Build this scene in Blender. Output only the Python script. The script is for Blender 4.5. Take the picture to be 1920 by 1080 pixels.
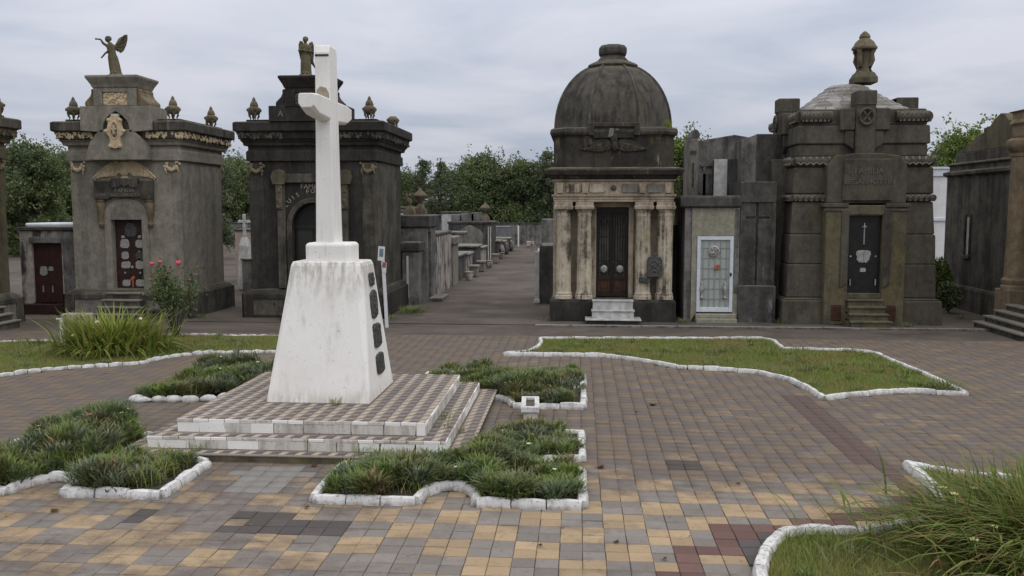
import bpy, bmesh, math, random
import numpy as np
from mathutils import Vector, Matrix, noise

for o in list(bpy.data.objects):
    bpy.data.objects.remove(o)
SC = bpy.context.scene
COL = SC.collection
R = math.radians
rng = random.Random(7)
npr = np.random.default_rng(11)

# ------------------------------------------------------------------ camera
cam_d = bpy.data.cameras.new('camera')
cam = bpy.data.objects.new('camera', cam_d)
COL.objects.link(cam)
cam_d.sensor_width = 36.0
cam_d.lens = 36.0 * 1660.0 / 1920.0
cam_d.clip_start = 0.1
cam_d.clip_end = 3000
cam.location = (0, 0, 3.0)
cam.rotation_euler = (R(90 - 5.217), 0, R(4.306))
SC.camera = cam

# ------------------------------------------------------------------ sky and light
SUN_DIR = Vector((0.50, -0.50, 0.85)).normalized()       # towards the (veiled) sun
SUN_EL = math.asin(SUN_DIR.z)
SUN_ROT = math.atan2(SUN_DIR.x, SUN_DIR.y)
W = bpy.data.worlds.new('World')
SC.world = W
W.use_nodes = True
nt = W.node_tree
nt.nodes.clear()
def wn(t, **kw):
    n = nt.nodes.new(t)
    for k, v in kw.items():
        setattr(n, k, v)
    return n
SKY_STRENGTH = 0.1
sky = wn('ShaderNodeTexSky', sky_type='NISHITA')
sky.sun_disc = False
sky.sun_elevation = SUN_EL
sky.sun_rotation = SUN_ROT
tc = wn('ShaderNodeTexCoord')
sep = wn('ShaderNodeSeparateXYZ')
nt.links.new(tc.outputs['Generated'], sep.inputs[0])
zc = wn('ShaderNodeMath', operation='MAXIMUM'); zc.inputs[1].default_value = 0.0
nt.links.new(sep.outputs['Z'], zc.inputs[0])
den = wn('ShaderNodeMath', operation='ADD'); den.inputs[1].default_value = 0.10
nt.links.new(zc.outputs[0], den.inputs[0])
dx = wn('ShaderNodeMath', operation='DIVIDE'); dy = wn('ShaderNodeMath', operation='DIVIDE')
nt.links.new(sep.outputs['X'], dx.inputs[0]); nt.links.new(den.outputs[0], dx.inputs[1])
nt.links.new(sep.outputs['Y'], dy.inputs[0]); nt.links.new(den.outputs[0], dy.inputs[1])
cmb = wn('ShaderNodeCombineXYZ')
nt.links.new(dx.outputs[0], cmb.inputs[0]); nt.links.new(dy.outputs[0], cmb.inputs[1])
cn = wn('ShaderNodeTexNoise'); cn.inputs['Scale'].default_value = 0.9
cn.inputs['Detail'].default_value = 6; cn.inputs['Roughness'].default_value = 0.52; cn.inputs['Distortion'].default_value = 0.35
nt.links.new(cmb.outputs[0], cn.inputs['Vector'])
cr = wn('ShaderNodeValToRGB')
cr.color_ramp.elements[0].position = 0.36; cr.color_ramp.elements[0].color = (0.465, 0.515, 0.615, 1)
cr.color_ramp.elements[1].position = 0.62; cr.color_ramp.elements[1].color = (0.645, 0.66, 0.735, 1)
nt.links.new(cn.outputs['Fac'], cr.inputs[0])
zb = wn('ShaderNodeMapRange'); zb.inputs['From Min'].default_value = 0.0; zb.inputs['From Max'].default_value = 1.0
zb.inputs['To Min'].default_value = 8.4; zb.inputs['To Max'].default_value = 23.0
nt.links.new(zc.outputs[0], zb.inputs['Value'])
sc_ = wn('ShaderNodeVectorMath', operation='SCALE')
nt.links.new(cr.outputs[0], sc_.inputs[0]); nt.links.new(zb.outputs[0], sc_.inputs['Scale'])
# thicker, whiter cloud overhead; bluish grey towards the horizon
zn = wn('ShaderNodeMapRange'); zn.inputs['From Min'].default_value = 0.22; zn.inputs['From Max'].default_value = 0.6
zn.inputs['To Min'].default_value = 0.0; zn.inputs['To Max'].default_value = 0.85
nt.links.new(zc.outputs[0], zn.inputs['Value'])
hi = wn('ShaderNodeMix', data_type='RGBA'); hi.inputs[7].default_value = (0.655, 0.640, 0.625, 1)
nt.links.new(zn.outputs[0], hi.inputs[0]); nt.links.new(cr.outputs[0], hi.inputs[6])
nt.links.new(hi.outputs[2], sc_.inputs[0])
mx = wn('ShaderNodeMix', data_type='RGBA'); mx.inputs[0].default_value = 0.97
nt.links.new(sky.outputs[0], mx.inputs[6]); nt.links.new(sc_.outputs[0], mx.inputs[7])
bg = wn('ShaderNodeBackground'); bg.inputs['Strength'].default_value = SKY_STRENGTH
nt.links.new(mx.outputs[2], bg.inputs['Color'])
wo = wn('ShaderNodeOutputWorld')
nt.links.new(bg.outputs[0], wo.inputs[0])

sd = bpy.data.lights.new('sun', 'SUN')
sd.energy = 0.75
sd.angle = R(45)
sd.color = (1.0, 0.965, 0.92)
sun = bpy.data.objects.new('sun', sd)
COL.objects.link(sun)
sun.rotation_euler = (-SUN_DIR).to_track_quat('-Z', 'Y').to_euler()
sun.location = (0, 0, 30)

SC.view_settings.view_transform = 'Standard'
SC.view_settings.look = 'None'
SC.view_settings.exposure = 0.0
SC.view_settings.gamma = 1.0
SC.view_settings.use_curve_mapping = False

# ------------------------------------------------------------------ materials
def new_mat(name):
    m = bpy.data.materials.new(name)
    m.use_nodes = True
    t = m.node_tree
    t.nodes.clear()
    out = t.nodes.new('ShaderNodeOutputMaterial')
    b = t.nodes.new('ShaderNodeBsdfPrincipled')
    t.links.new(b.outputs[0], out.inputs[0])
    b.inputs['Roughness'].default_value = 0.9
    if 'Specular IOR Level' in b.inputs:
        b.inputs['Specular IOR Level'].default_value = 0.25
    return m, t, b

def rgba(c):
    return (c[0], c[1], c[2], 1.0)

def nz(t, vec, scale, detail=5, rough=0.6, dist=0.0):
    n = t.nodes.new('ShaderNodeTexNoise')
    n.inputs['Scale'].default_value = scale
    n.inputs['Detail'].default_value = detail
    n.inputs['Roughness'].default_value = rough
    n.inputs['Distortion'].default_value = dist
    t.links.new(vec, n.inputs['Vector'])
    return n.outputs['Fac']

def mapr(t, val, a, b, lo=0.0, hi=1.0):
    n = t.nodes.new('ShaderNodeMapRange')
    n.interpolation_type = 'SMOOTHSTEP'
    n.inputs['From Min'].default_value = a
    n.inputs['From Max'].default_value = b
    n.inputs['To Min'].default_value = lo
    n.inputs['To Max'].default_value = hi
    t.links.new(val, n.inputs['Value'])
    return n.outputs[0]

def mixc(t, fac, a, b, blend='MIX'):
    n = t.nodes.new('ShaderNodeMix')
    n.data_type = 'RGBA'
    n.blend_type = blend
    for sock, v in ((n.inputs[0], fac), (n.inputs[6], a), (n.inputs[7], b)):
        if isinstance(v, (int, float)):
            sock.default_value = v
        elif isinstance(v, tuple):
            sock.default_value = rgba(v)
        else:
            t.links.new(v, sock)
    return n.outputs[2]

def vscale(t, vec, s, off=(0, 0, 0)):
    n = t.nodes.new('ShaderNodeMapping')
    n.inputs['Scale'].default_value = s
    n.inputs['Location'].default_value = off
    t.links.new(vec, n.inputs['Vector'])
    return n.outputs[0]

def pos(t):
    return t.nodes.new('ShaderNodeNewGeometry').outputs['Position']

def bump(t, b, h, strength=0.3, dist=0.02):
    n = t.nodes.new('ShaderNodeBump')
    n.inputs['Strength'].default_value = strength
    n.inputs['Distance'].default_value = dist
    t.links.new(h, n.inputs['Height'])
    t.links.new(n.outputs[0], b.inputs['Normal'])

def stone(name, base, dark, light, lichen, d=(0.42, 0.66), l=(0.60, 0.78), li=(0.58, 0.75), rough=0.92,
          streak=3.0, off=(0, 0, 0), bs=0.35, lscale=1.6):
    """weathered render: rain streaks of black mould, bleached patches, lichen, fine grain"""
    m, t, b = new_mat(name)
    p = vscale(t, pos(t), (1, 1, 1), off)
    s1 = nz(t, vscale(t, p, (streak, streak, 0.22)), 1.0, 6, 0.65, 0.3)
    s2 = nz(t, p, 1.3, 6, 0.7)
    add = t.nodes.new('ShaderNodeMath'); add.operation = 'MULTIPLY_ADD'
    add.inputs[1].default_value = 0.48
    t.links.new(s1, add.inputs[0])
    mul = t.nodes.new('ShaderNodeMath'); mul.operation = 'MULTIPLY'; mul.inputs[1].default_value = 0.52
    t.links.new(s2, mul.inputs[0]); t.links.new(mul.outputs[0], add.inputs[2])
    c = mixc(t, mapr(t, add.outputs[0], d[0], d[1]), base, dark)
    c = mixc(t, mapr(t, nz(t, vscale(t, p, (5, 5, 0.9), (3, 1, 7)), 1.0, 7, 0.7), l[0], l[1], 0, 0.8), c, light)
    c = mixc(t, mapr(t, nz(t, vscale(t, p, (1, 1, 0.6), (9, 4, 2)), lscale, 7, 0.72), li[0], li[1], 0, 0.75), c, lichen)
    g = nz(t, p, 26, 4, 0.7)
    c = mixc(t, 0.8, c, mixc(t, mapr(t, g, 0.3, 0.7), (0.84, 0.84, 0.84), (1.14, 1.14, 1.14)), 'MULTIPLY')
    mt = nz(t, vscale(t, p, (1, 1, 0.7), (2, 6, 4)), 6.5, 8, 0.75, 0.3)
    c = mixc(t, 0.85, c, mixc(t, mapr(t, mt, 0.36, 0.64), (0.80, 0.795, 0.79), (1.22, 1.21, 1.20)), 'MULTIPLY')
    sk = nz(t, vscale(t, p, (16, 16, 0.6), (6, 2, 9)), 1.0, 6, 0.75)
    c = mixc(t, mapr(t, sk, 0.60, 0.74, 0, 0.32), c, tuple(x * 0.6 for x in dark))
    # arrises rubbed pale, upward faces shifted to a paler tone in patches
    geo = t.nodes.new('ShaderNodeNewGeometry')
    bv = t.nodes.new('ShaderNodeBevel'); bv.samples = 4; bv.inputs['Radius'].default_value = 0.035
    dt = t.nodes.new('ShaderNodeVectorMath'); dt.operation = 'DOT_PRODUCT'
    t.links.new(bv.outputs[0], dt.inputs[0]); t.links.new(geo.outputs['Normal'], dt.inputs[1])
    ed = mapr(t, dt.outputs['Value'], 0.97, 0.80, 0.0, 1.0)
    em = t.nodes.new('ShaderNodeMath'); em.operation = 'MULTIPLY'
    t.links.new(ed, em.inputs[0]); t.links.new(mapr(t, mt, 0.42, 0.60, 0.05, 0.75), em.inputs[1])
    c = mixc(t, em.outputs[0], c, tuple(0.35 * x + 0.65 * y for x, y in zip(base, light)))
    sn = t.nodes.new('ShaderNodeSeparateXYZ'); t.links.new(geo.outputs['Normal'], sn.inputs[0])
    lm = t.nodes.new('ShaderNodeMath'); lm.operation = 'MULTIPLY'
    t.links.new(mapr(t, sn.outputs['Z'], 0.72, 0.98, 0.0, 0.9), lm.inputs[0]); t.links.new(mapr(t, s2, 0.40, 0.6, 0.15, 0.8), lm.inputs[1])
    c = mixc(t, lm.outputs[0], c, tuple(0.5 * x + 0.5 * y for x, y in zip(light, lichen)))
    t.links.new(c, b.inputs['Base Color'])
    b.inputs['Roughness'].default_value = rough
    h = t.nodes.new('ShaderNodeMath'); h.operation = 'ADD'
    t.links.new(nz(t, p, 9, 8, 0.7), h.inputs[0]); t.links.new(g, h.inputs[1])
    bump(t, b, h.outputs[0], bs, 0.02)
    return m

def plain(name, col, rough=0.6, metal=0.0, var=0.25, scale=12, col2=None, spec=0.3, bs=0.1):
    m, t, b = new_mat(name)
    p = pos(t)
    n = nz(t, p, scale, 6, 0.65)
    c2 = col2 or tuple(x * (1 - var) for x in col)
    c = mixc(t, mapr(t, n, 0.35, 0.65), col, c2)
    t.links.new(c, b.inputs['Base Color'])
    b.inputs['Roughness'].default_value = rough
    b.inputs['Metallic'].default_value = metal
    b.inputs['Specular IOR Level'].default_value = spec
    if bs:
        bump(t, b, nz(t, p, scale * 3, 5, 0.7), bs, 0.01)
    return m

def leafy(name, cols, rough=0.6, big=0.9, trans=0.0, patch=None):
    """leaves: each blade its own shade, with slow patches of another hue"""
    m, t, b = new_mat(name)
    geo = t.nodes.new('ShaderNodeNewGeometry')
    r = t.nodes.new('ShaderNodeValToRGB')
    els = r.color_ramp.elements
    while len(els) < len(cols):
        els.new(0.5)
    for i, c in enumerate(cols):
        els[i].position = i / (len(cols) - 1)
        els[i].color = rgba(c)
    t.links.new(geo.outputs['Random Per Island'], r.inputs[0])
    c = r.outputs[0]
    if patch:
        c = mixc(t, mapr(t, nz(t, geo.outputs['Position'], big, 4, 0.6), 0.42, 0.62, 0, 0.75), c, patch)
    t.links.new(c, b.inputs['Base Color'])
    b.inputs['Roughness'].default_value = rough
    if trans:
        tr = t.nodes.new('ShaderNodeBsdfTranslucent')
        t.links.new(c, tr.inputs['Color'])
        ms = t.nodes.new('ShaderNodeMixShader'); ms.inputs[0].default_value = trans
        out = [n for n in t.nodes if n.type == 'OUTPUT_MATERIAL'][0]
        t.links.new(b.outputs[0], ms.inputs[1]); t.links.new(tr.outputs[0], ms.inputs[2])
        t.links.new(ms.outputs[0], out.inputs[0])
    return m

M = {}
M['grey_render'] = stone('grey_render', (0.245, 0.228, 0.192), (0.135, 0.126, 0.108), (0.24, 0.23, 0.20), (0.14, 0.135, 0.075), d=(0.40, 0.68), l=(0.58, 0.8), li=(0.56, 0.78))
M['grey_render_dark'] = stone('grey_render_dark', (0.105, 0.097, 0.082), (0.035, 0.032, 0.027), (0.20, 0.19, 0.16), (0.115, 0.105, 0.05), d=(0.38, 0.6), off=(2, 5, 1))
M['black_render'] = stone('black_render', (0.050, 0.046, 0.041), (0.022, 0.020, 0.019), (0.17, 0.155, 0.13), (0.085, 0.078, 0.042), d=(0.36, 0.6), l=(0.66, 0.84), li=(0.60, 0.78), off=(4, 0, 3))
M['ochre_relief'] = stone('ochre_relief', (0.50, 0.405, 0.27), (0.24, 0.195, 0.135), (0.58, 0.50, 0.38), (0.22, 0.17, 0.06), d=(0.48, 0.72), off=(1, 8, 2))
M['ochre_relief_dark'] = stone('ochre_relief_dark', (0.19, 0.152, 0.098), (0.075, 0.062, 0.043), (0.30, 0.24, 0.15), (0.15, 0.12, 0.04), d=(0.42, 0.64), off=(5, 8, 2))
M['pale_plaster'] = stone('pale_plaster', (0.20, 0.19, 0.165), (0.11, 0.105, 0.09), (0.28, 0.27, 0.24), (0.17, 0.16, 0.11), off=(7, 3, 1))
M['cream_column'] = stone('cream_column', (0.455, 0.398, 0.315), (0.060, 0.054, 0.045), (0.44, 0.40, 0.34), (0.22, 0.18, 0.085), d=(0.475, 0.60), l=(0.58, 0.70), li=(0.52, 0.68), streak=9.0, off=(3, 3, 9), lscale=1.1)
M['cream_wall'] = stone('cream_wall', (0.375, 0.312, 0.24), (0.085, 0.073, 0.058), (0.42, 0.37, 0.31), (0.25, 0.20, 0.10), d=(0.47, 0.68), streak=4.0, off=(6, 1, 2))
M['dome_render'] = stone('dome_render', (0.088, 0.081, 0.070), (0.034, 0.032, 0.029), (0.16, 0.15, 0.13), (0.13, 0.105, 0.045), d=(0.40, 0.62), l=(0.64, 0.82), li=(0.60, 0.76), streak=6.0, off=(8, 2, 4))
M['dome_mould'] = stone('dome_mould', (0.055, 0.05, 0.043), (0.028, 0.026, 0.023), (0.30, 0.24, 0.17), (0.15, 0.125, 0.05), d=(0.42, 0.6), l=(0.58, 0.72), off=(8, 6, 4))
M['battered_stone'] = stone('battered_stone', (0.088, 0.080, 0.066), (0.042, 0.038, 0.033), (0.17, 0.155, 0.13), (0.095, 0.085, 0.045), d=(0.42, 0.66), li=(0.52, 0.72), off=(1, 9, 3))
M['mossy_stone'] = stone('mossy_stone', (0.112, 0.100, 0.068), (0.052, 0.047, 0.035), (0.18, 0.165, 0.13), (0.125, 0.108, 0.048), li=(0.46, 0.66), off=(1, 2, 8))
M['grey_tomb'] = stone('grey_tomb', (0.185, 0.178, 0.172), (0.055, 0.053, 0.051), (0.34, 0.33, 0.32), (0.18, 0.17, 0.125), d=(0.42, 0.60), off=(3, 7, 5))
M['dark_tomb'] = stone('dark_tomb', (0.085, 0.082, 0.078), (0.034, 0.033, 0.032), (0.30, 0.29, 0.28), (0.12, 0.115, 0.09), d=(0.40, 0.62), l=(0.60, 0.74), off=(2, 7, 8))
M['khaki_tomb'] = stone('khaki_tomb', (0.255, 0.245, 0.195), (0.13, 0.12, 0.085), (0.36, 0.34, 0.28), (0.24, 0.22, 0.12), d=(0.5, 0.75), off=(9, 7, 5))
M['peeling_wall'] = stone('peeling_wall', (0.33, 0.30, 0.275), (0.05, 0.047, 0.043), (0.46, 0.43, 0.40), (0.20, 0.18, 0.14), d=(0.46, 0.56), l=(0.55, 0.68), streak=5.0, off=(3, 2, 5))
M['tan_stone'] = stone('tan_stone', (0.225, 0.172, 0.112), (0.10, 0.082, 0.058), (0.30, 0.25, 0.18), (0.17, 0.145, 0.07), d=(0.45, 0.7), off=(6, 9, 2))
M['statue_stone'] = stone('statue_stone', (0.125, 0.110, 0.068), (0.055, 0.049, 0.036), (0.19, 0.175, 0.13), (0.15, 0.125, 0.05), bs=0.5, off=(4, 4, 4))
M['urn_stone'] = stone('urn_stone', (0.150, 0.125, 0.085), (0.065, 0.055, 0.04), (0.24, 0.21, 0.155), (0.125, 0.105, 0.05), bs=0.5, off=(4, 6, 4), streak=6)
M['white_paint'] = None
M['marble'] = plain('marble', (0.52, 0.52, 0.51), 0.45, var=0.35, scale=5)
M['black_door'] = plain('black_door', (0.016, 0.016, 0.017), 0.4, 0.0, 0.4, 6)
M['bronze'] = plain('bronze', (0.10, 0.103, 0.097), 0.55, 0.25, 0.6, 18, bs=0.4)
M['iron'] = plain('iron', (0.03, 0.03, 0.03), 0.55, 0.3, 0.4, 20)
M['silver'] = plain('silver', (0.42, 0.41, 0.39), 0.4, 0.35, 0.4, 20)
M['maroon'] = plain('maroon', (0.040, 0.016, 0.017), 0.55, 0.0, 0.45, 5)
M['red_door'] = plain('red_door', (0.048, 0.019, 0.018), 0.55, 0.0, 0.4, 4)
M['wood'] = plain('wood', (0.080, 0.032, 0.018), 0.45, 0.0, 0.5, 9)
M['dark_wood'] = plain('dark_wood', (0.030, 0.020, 0.016), 0.5, 0.0, 0.4, 9)
M['curtain'] = plain('curtain', (0.13, 0.125, 0.115), 0.8, 0.0, 0.5, 3)
M['white_metal'] = plain('white_metal', (0.60, 0.64, 0.70), 0.45, 0.0, 0.12, 6)
M['whitewall'] = plain('whitewall', (0.66, 0.66, 0.67), 0.8, 0.0, 0.12, 2)
M['pink_wall'] = plain('pink_wall', (0.42, 0.33, 0.29), 0.85, 0.0, 0.2, 2)
M['corrugated'] = plain('corrugated', (0.20, 0.205, 0.21), 0.6, 0.2, 0.2, 3)
M['letter'] = plain('letter', (0.36, 0.33, 0.27), 0.7, 0.0, 0.4, 30)
M['letter_dim'] = plain('letter_dim', (0.15, 0.14, 0.12), 0.8, 0.0, 0.4, 30)
M['letter_stone'] = plain('letter_stone', (0.21, 0.20, 0.17), 0.9, 0.0, 0.4, 30)
M['soil'] = plain('soil', (0.055, 0.045, 0.034), 0.95, 0.0, 0.5, 14, bs=0.6)
M['lawn_soil'] = plain('lawn_soil', (0.075, 0.105, 0.028), 0.95, 0.0, 0.4, 3, col2=(0.115, 0.105, 0.05))
M['bark'] = plain('bark', (0.075, 0.062, 0.050), 0.9, 0.0, 0.5, 8, bs=0.5)
M['sign_white'] = plain('sign_white', (0.70, 0.71, 0.72), 0.5, 0.0, 0.1, 8)
M['sign_blue'] = plain('sign_blue', (0.20, 0.28, 0.33), 0.5, 0.0, 0.4, 25)
M['sign_red'] = plain('sign_red', (0.33, 0.12, 0.11), 0.5, 0.0, 0.3, 25)
M['flower_pink'] = plain('flower_pink', (0.62, 0.10, 0.14), 0.6, 0.0, 0.3, 30)
M['flower_orange'] = plain('flower_orange', (0.45, 0.14, 0.08), 0.6, 0.0, 0.3, 30)
M['flower_white'] = plain('flower_white', (0.75, 0.72, 0.55), 0.6, 0.0, 0.2, 30)
M['flower_yellow'] = plain('flower_yellow', (0.62, 0.64, 0.25), 0.6, 0.0, 0.2, 30)
M['dead_leaf'] = plain('dead_leaf', (0.10, 0.045, 0.02), 0.8, 0.0, 0.5, 20)
M['water_dirt'] = plain('water_dirt', (0.045, 0.032, 0.015), 0.4, 0.0, 0.5, 20)
M['dark_void'] = plain('dark_void', (0.012, 0.012, 0.012), 0.9, 0.0, 0.3, 5)
M['mortar'] = plain('mortar', (0.080, 0.070, 0.060), 0.95, 0.0, 0.4, 1.6, col2=(0.15, 0.13, 0.108), bs=0.3)
M['roof_tile'] = None

def white_paint(name, base, dirt, amount=(0.55, 0.75), drip=None, flake=(0.60, 0.70)):
    m, t, b = new_mat(name)
    p = pos(t)
    s = nz(t, vscale(t, p, (7, 7, 1.0)), 1.0, 7, 0.7, 0.2)
    c = mixc(t, mapr(t, s, amount[0], amount[1], 0, 0.65), base, dirt)
    f = nz(t, vscale(t, p, (1, 1, 1), (4, 4, 4)), 22, 6, 0.75)
    c = mixc(t, mapr(t, f, flake[0], flake[1], 0, 0.75), c, tuple(x * 0.45 for x in dirt))
    ru = nz(t, vscale(t, p, (11, 11, 0.8), (2, 7, 3)), 1.0, 6, 0.7)
    c = mixc(t, mapr(t, ru, 0.64, 0.78, 0, 0.40), c, (0.36, 0.27, 0.19))
    big = nz(t, p, 1.1, 4, 0.6)
    c = mixc(t, mapr(t, big, 0.45, 0.7, 0, 0.35), c, tuple((x + y) / 2 for x, y in zip(base, dirt)))
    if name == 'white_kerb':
        # browner and darker towards the foot of the kerb, in patches
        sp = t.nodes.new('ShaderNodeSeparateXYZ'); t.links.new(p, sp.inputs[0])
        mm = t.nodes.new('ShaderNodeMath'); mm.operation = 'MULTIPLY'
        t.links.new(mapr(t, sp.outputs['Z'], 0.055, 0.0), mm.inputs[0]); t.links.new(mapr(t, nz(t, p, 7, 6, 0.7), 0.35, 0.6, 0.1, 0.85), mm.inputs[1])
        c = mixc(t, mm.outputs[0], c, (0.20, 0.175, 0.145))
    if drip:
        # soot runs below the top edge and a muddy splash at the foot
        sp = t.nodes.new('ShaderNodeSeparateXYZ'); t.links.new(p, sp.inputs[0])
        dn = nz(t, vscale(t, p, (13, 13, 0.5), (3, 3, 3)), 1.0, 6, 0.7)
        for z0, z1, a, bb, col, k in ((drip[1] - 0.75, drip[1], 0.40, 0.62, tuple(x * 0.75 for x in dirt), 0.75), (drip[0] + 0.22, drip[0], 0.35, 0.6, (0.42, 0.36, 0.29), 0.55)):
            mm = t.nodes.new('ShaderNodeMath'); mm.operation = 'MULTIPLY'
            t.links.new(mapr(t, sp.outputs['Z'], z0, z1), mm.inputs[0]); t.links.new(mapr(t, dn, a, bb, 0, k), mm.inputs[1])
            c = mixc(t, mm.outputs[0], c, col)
    t.links.new(c, b.inputs['Base Color'])
    b.inputs['Roughness'].default_value = 0.8
    bump(t, b, nz(t, p, 18, 8, 0.75), 0.3, 0.015)
    return m
M['white_paint'] = white_paint('white_paint', (0.80, 0.79, 0.77), (0.46, 0.43, 0.39), (0.54, 0.78))
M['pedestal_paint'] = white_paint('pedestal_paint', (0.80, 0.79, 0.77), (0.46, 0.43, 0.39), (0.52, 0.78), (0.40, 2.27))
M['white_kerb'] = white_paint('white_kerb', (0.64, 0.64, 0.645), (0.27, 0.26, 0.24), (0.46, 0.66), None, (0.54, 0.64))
M['white_riser'] = white_paint('white_riser', (0.60, 0.575, 0.54), (0.28, 0.25, 0.215), (0.42, 0.62), None, (0.55, 0.66))

def paver_mat(name, base, wear):
    """one paver colour: own shade per 20 cm tile, black grime that thickens in patches"""
    m, t, b = new_mat(name)
    p = pos(t)
    cell = t.nodes.new('ShaderNodeVectorMath'); cell.operation = 'SNAP'
    cell.inputs[1].default_value = (0.2, 0.193, 10.0)
    sh = vscale(t, p, (1, 1, 1), (20.15, 11.95, 5))
    t.links.new(sh, cell.inputs[0])
    wnz = t.nodes.new('ShaderNodeTexWhiteNoise'); wnz.noise_dimensions = '3D'
    t.links.new(cell.outputs[0], wnz.inputs[0])
    c = mixc(t, wnz.outputs['Value'], tuple(x * 0.80 for x in base), tuple(x * 1.12 for x in base))
    # grime: heavier where nobody walks, towards the monument and the avenue
    sp = t.nodes.new('ShaderNodeSeparateXYZ'); t.links.new(p, sp.inputs[0])
    def addn(x, y, k=1.0):
        n = t.nodes.new('ShaderNodeMath'); n.operation = 'MULTIPLY_ADD'; n.inputs[1].default_value = k
        t.links.new(x, n.inputs[0]); t.links.new(y, n.inputs[2]); return n.outputs[0]
    tot = addn(mapr(t, sp.outputs['Y'], 8.2, 10.9, 0.0, 0.92), mapr(t, sp.outputs['X'], -0.9, -3.4, 0.0, 0.42))
    n1 = nz(t, vscale(t, p, (0.8, 1.3, 1)), 0.9, 7, 0.66, 0.4)
    tot = addn(mapr(t, n1, 0.2, 0.8, -0.42, 0.42), tot)
    tot = addn(wnz.outputs['Value'], tot, 0.20)
    n2 = nz(t, vscale(t, p, (1, 1.6, 1), (3, 8, 1)), 3.4, 6, 0.7)
    tot = addn(mapr(t, n2, 0.25, 0.75, -0.34, 0.34), tot)
    g = mapr(t, tot, 0.02, 1.0, 0.05, 0.93)
    c = mixc(t, g, c, wear)
    f = nz(t, p, 38, 5, 0.7)
    c = mixc(t, 0.6, c, mixc(t, f, (0.62, 0.62, 0.62), (1.3, 1.3, 1.3)), 'MULTIPLY')
    bl = nz(t, vscale(t, p, (1, 1, 1), (1, 5, 0)), 11.0, 7, 0.75, 0.4)
    c = mixc(t, mapr(t, bl, 0.52, 0.72, 0, 0.55), c, tuple(x * 0.72 for x in wear))
    st = nz(t, vscale(t, p, (1, 1, 1), (7, 2, 0)), 6.0, 7, 0.75)
    c = mixc(t, mapr(t, st, 0.66, 0.80, 0, 0.35), c, (0.34, 0.32, 0.30))
    t.links.new(c, b.inputs['Base Color'])
    b.inputs['Roughness'].default_value = 0.82
    bump(t, b, nz(t, p, 30, 6, 0.75), 0.3, 0.008)
    return m
GRIME = (0.110, 0.090, 0.076)
M['paver_grey'] = paver_mat('paver_grey', (0.225, 0.204, 0.187), (0.126, 0.104, 0.092))
M['paver_yellow'] = paver_mat('paver_yellow', (0.385, 0.285, 0.180), (0.142, 0.112, 0.090))
M['paver_red'] = paver_mat('paver_red', (0.150, 0.085, 0.075), (0.108, 0.080, 0.071))
M['paver_dark'] = paver_mat('paver_dark', (0.090, 0.080, 0.078), (0.075, 0.066, 0.06))
M['paver_patch'] = paver_mat('paver_patch', (0.27, 0.27, 0.27), (0.2, 0.19, 0.18))

def mosaic_mat():
    """printed cement tile: light rhombus, dark and mid grey faces, one print per 20 cm tile"""
    m, t, b = new_mat('mosaic_tile')
    p = pos(t)
    sp = t.nodes.new('ShaderNodeSeparateXYZ')
    t.links.new(vscale(t, p, (5, 5, 5), (24.70, 47.90, 0)), sp.inputs[0])
    def fr(o):
        n = t.nodes.new('ShaderNodeMath'); n.operation = 'FRACT'; t.links.new(o, n.inputs[0]); return n.outputs[0]
    def lt(o, v):
        n = t.nodes.new('ShaderNodeMath'); n.operation = 'LESS_THAN'; t.links.new(o, n.inputs[0]); n.inputs[1].default_value = v; return n.outputs[0]
    def mul(a, c):
        n = t.nodes.new('ShaderNodeMath'); n.operation = 'MULTIPLY'; t.links.new(a, n.inputs[0]); t.links.new(c, n.inputs[1]); return n.outputs[0]
    v = fr(sp.outputs['Y'])
    sk = t.nodes.new('ShaderNodeMath'); sk.operation = 'MULTIPLY_ADD'; sk.inputs[1].default_value = -0.28
    t.links.new(v, sk.inputs[0]); t.links.new(sp.outputs['X'], sk.inputs[2])
    u = fr(sk.outputs[0])
    c = mixc(t, lt(v, 0.55), (0.215, 0.188, 0.168), (0.118, 0.100, 0.096))
    c = mixc(t, mul(lt(u, 0.40), lt(v, 0.62)), c, (0.40, 0.335, 0.27))
    n = nz(t, p, 3.0, 6, 0.7)
    c = mixc(t, mapr(t, n, 0.5, 0.75, 0, 0.6), c, (0.20, 0.17, 0.145))
    g = nz(t, p, 45, 4, 0.7)
    c = mixc(t, 0.5, c, mixc(t, g, (0.6, 0.6, 0.6), (1.3, 1.3, 1.3)), 'MULTIPLY')
    t.links.new(c, b.inputs['Base Color'])
    b.inputs['Roughness'].default_value = 0.7
    bump(t, b, nz(t, p, 25, 5, 0.7), 0.15, 0.01)
    return m
M['mosaic'] = mosaic_mat()

def asphalt_mat():
    m, t, b = new_mat('avenue_concrete')
    p = pos(t)
    n = nz(t, vscale(t, p, (0.7, 1.0, 1)), 0.8, 8, 0.7, 0.3)
    c = mixc(t, mapr(t, n, 0.36, 0.66), (0.082, 0.069, 0.060), (0.128, 0.105, 0.088))
    n2 = nz(t, vscale(t, p, (0.5, 1.3, 1), (5, 3, 0)), 0.9, 8, 0.72)
    c = mixc(t, mapr(t, n2, 0.56, 0.72, 0, 0.6), c, (0.22, 0.195, 0.168))
    n3 = nz(t, p, 0.5, 4, 0.6)
    c = mixc(t, mapr(t, n3, 0.50, 0.66, 0, 0.6), c, (0.050, 0.045, 0.042))
    g = nz(t, p, 50, 4, 0.7)
    c = mixc(t, 0.6, c, mixc(t, g, (0.55, 0.55, 0.55), (1.35, 1.35, 1.35)), 'MULTIPLY')
    t.links.new(c, b.inputs['Base Color'])
    b.inputs['Roughness'].default_value = 0.9
    bump(t, b, nz(t, p, 22, 7, 0.75), 0.4, 0.01)
    return m
M['avenue'] = asphalt_mat()
M['field'] = plain('field', (0.075, 0.095, 0.035), 0.95, 0.0, 0.4, 0.6, col2=(0.11, 0.10, 0.055))

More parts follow.
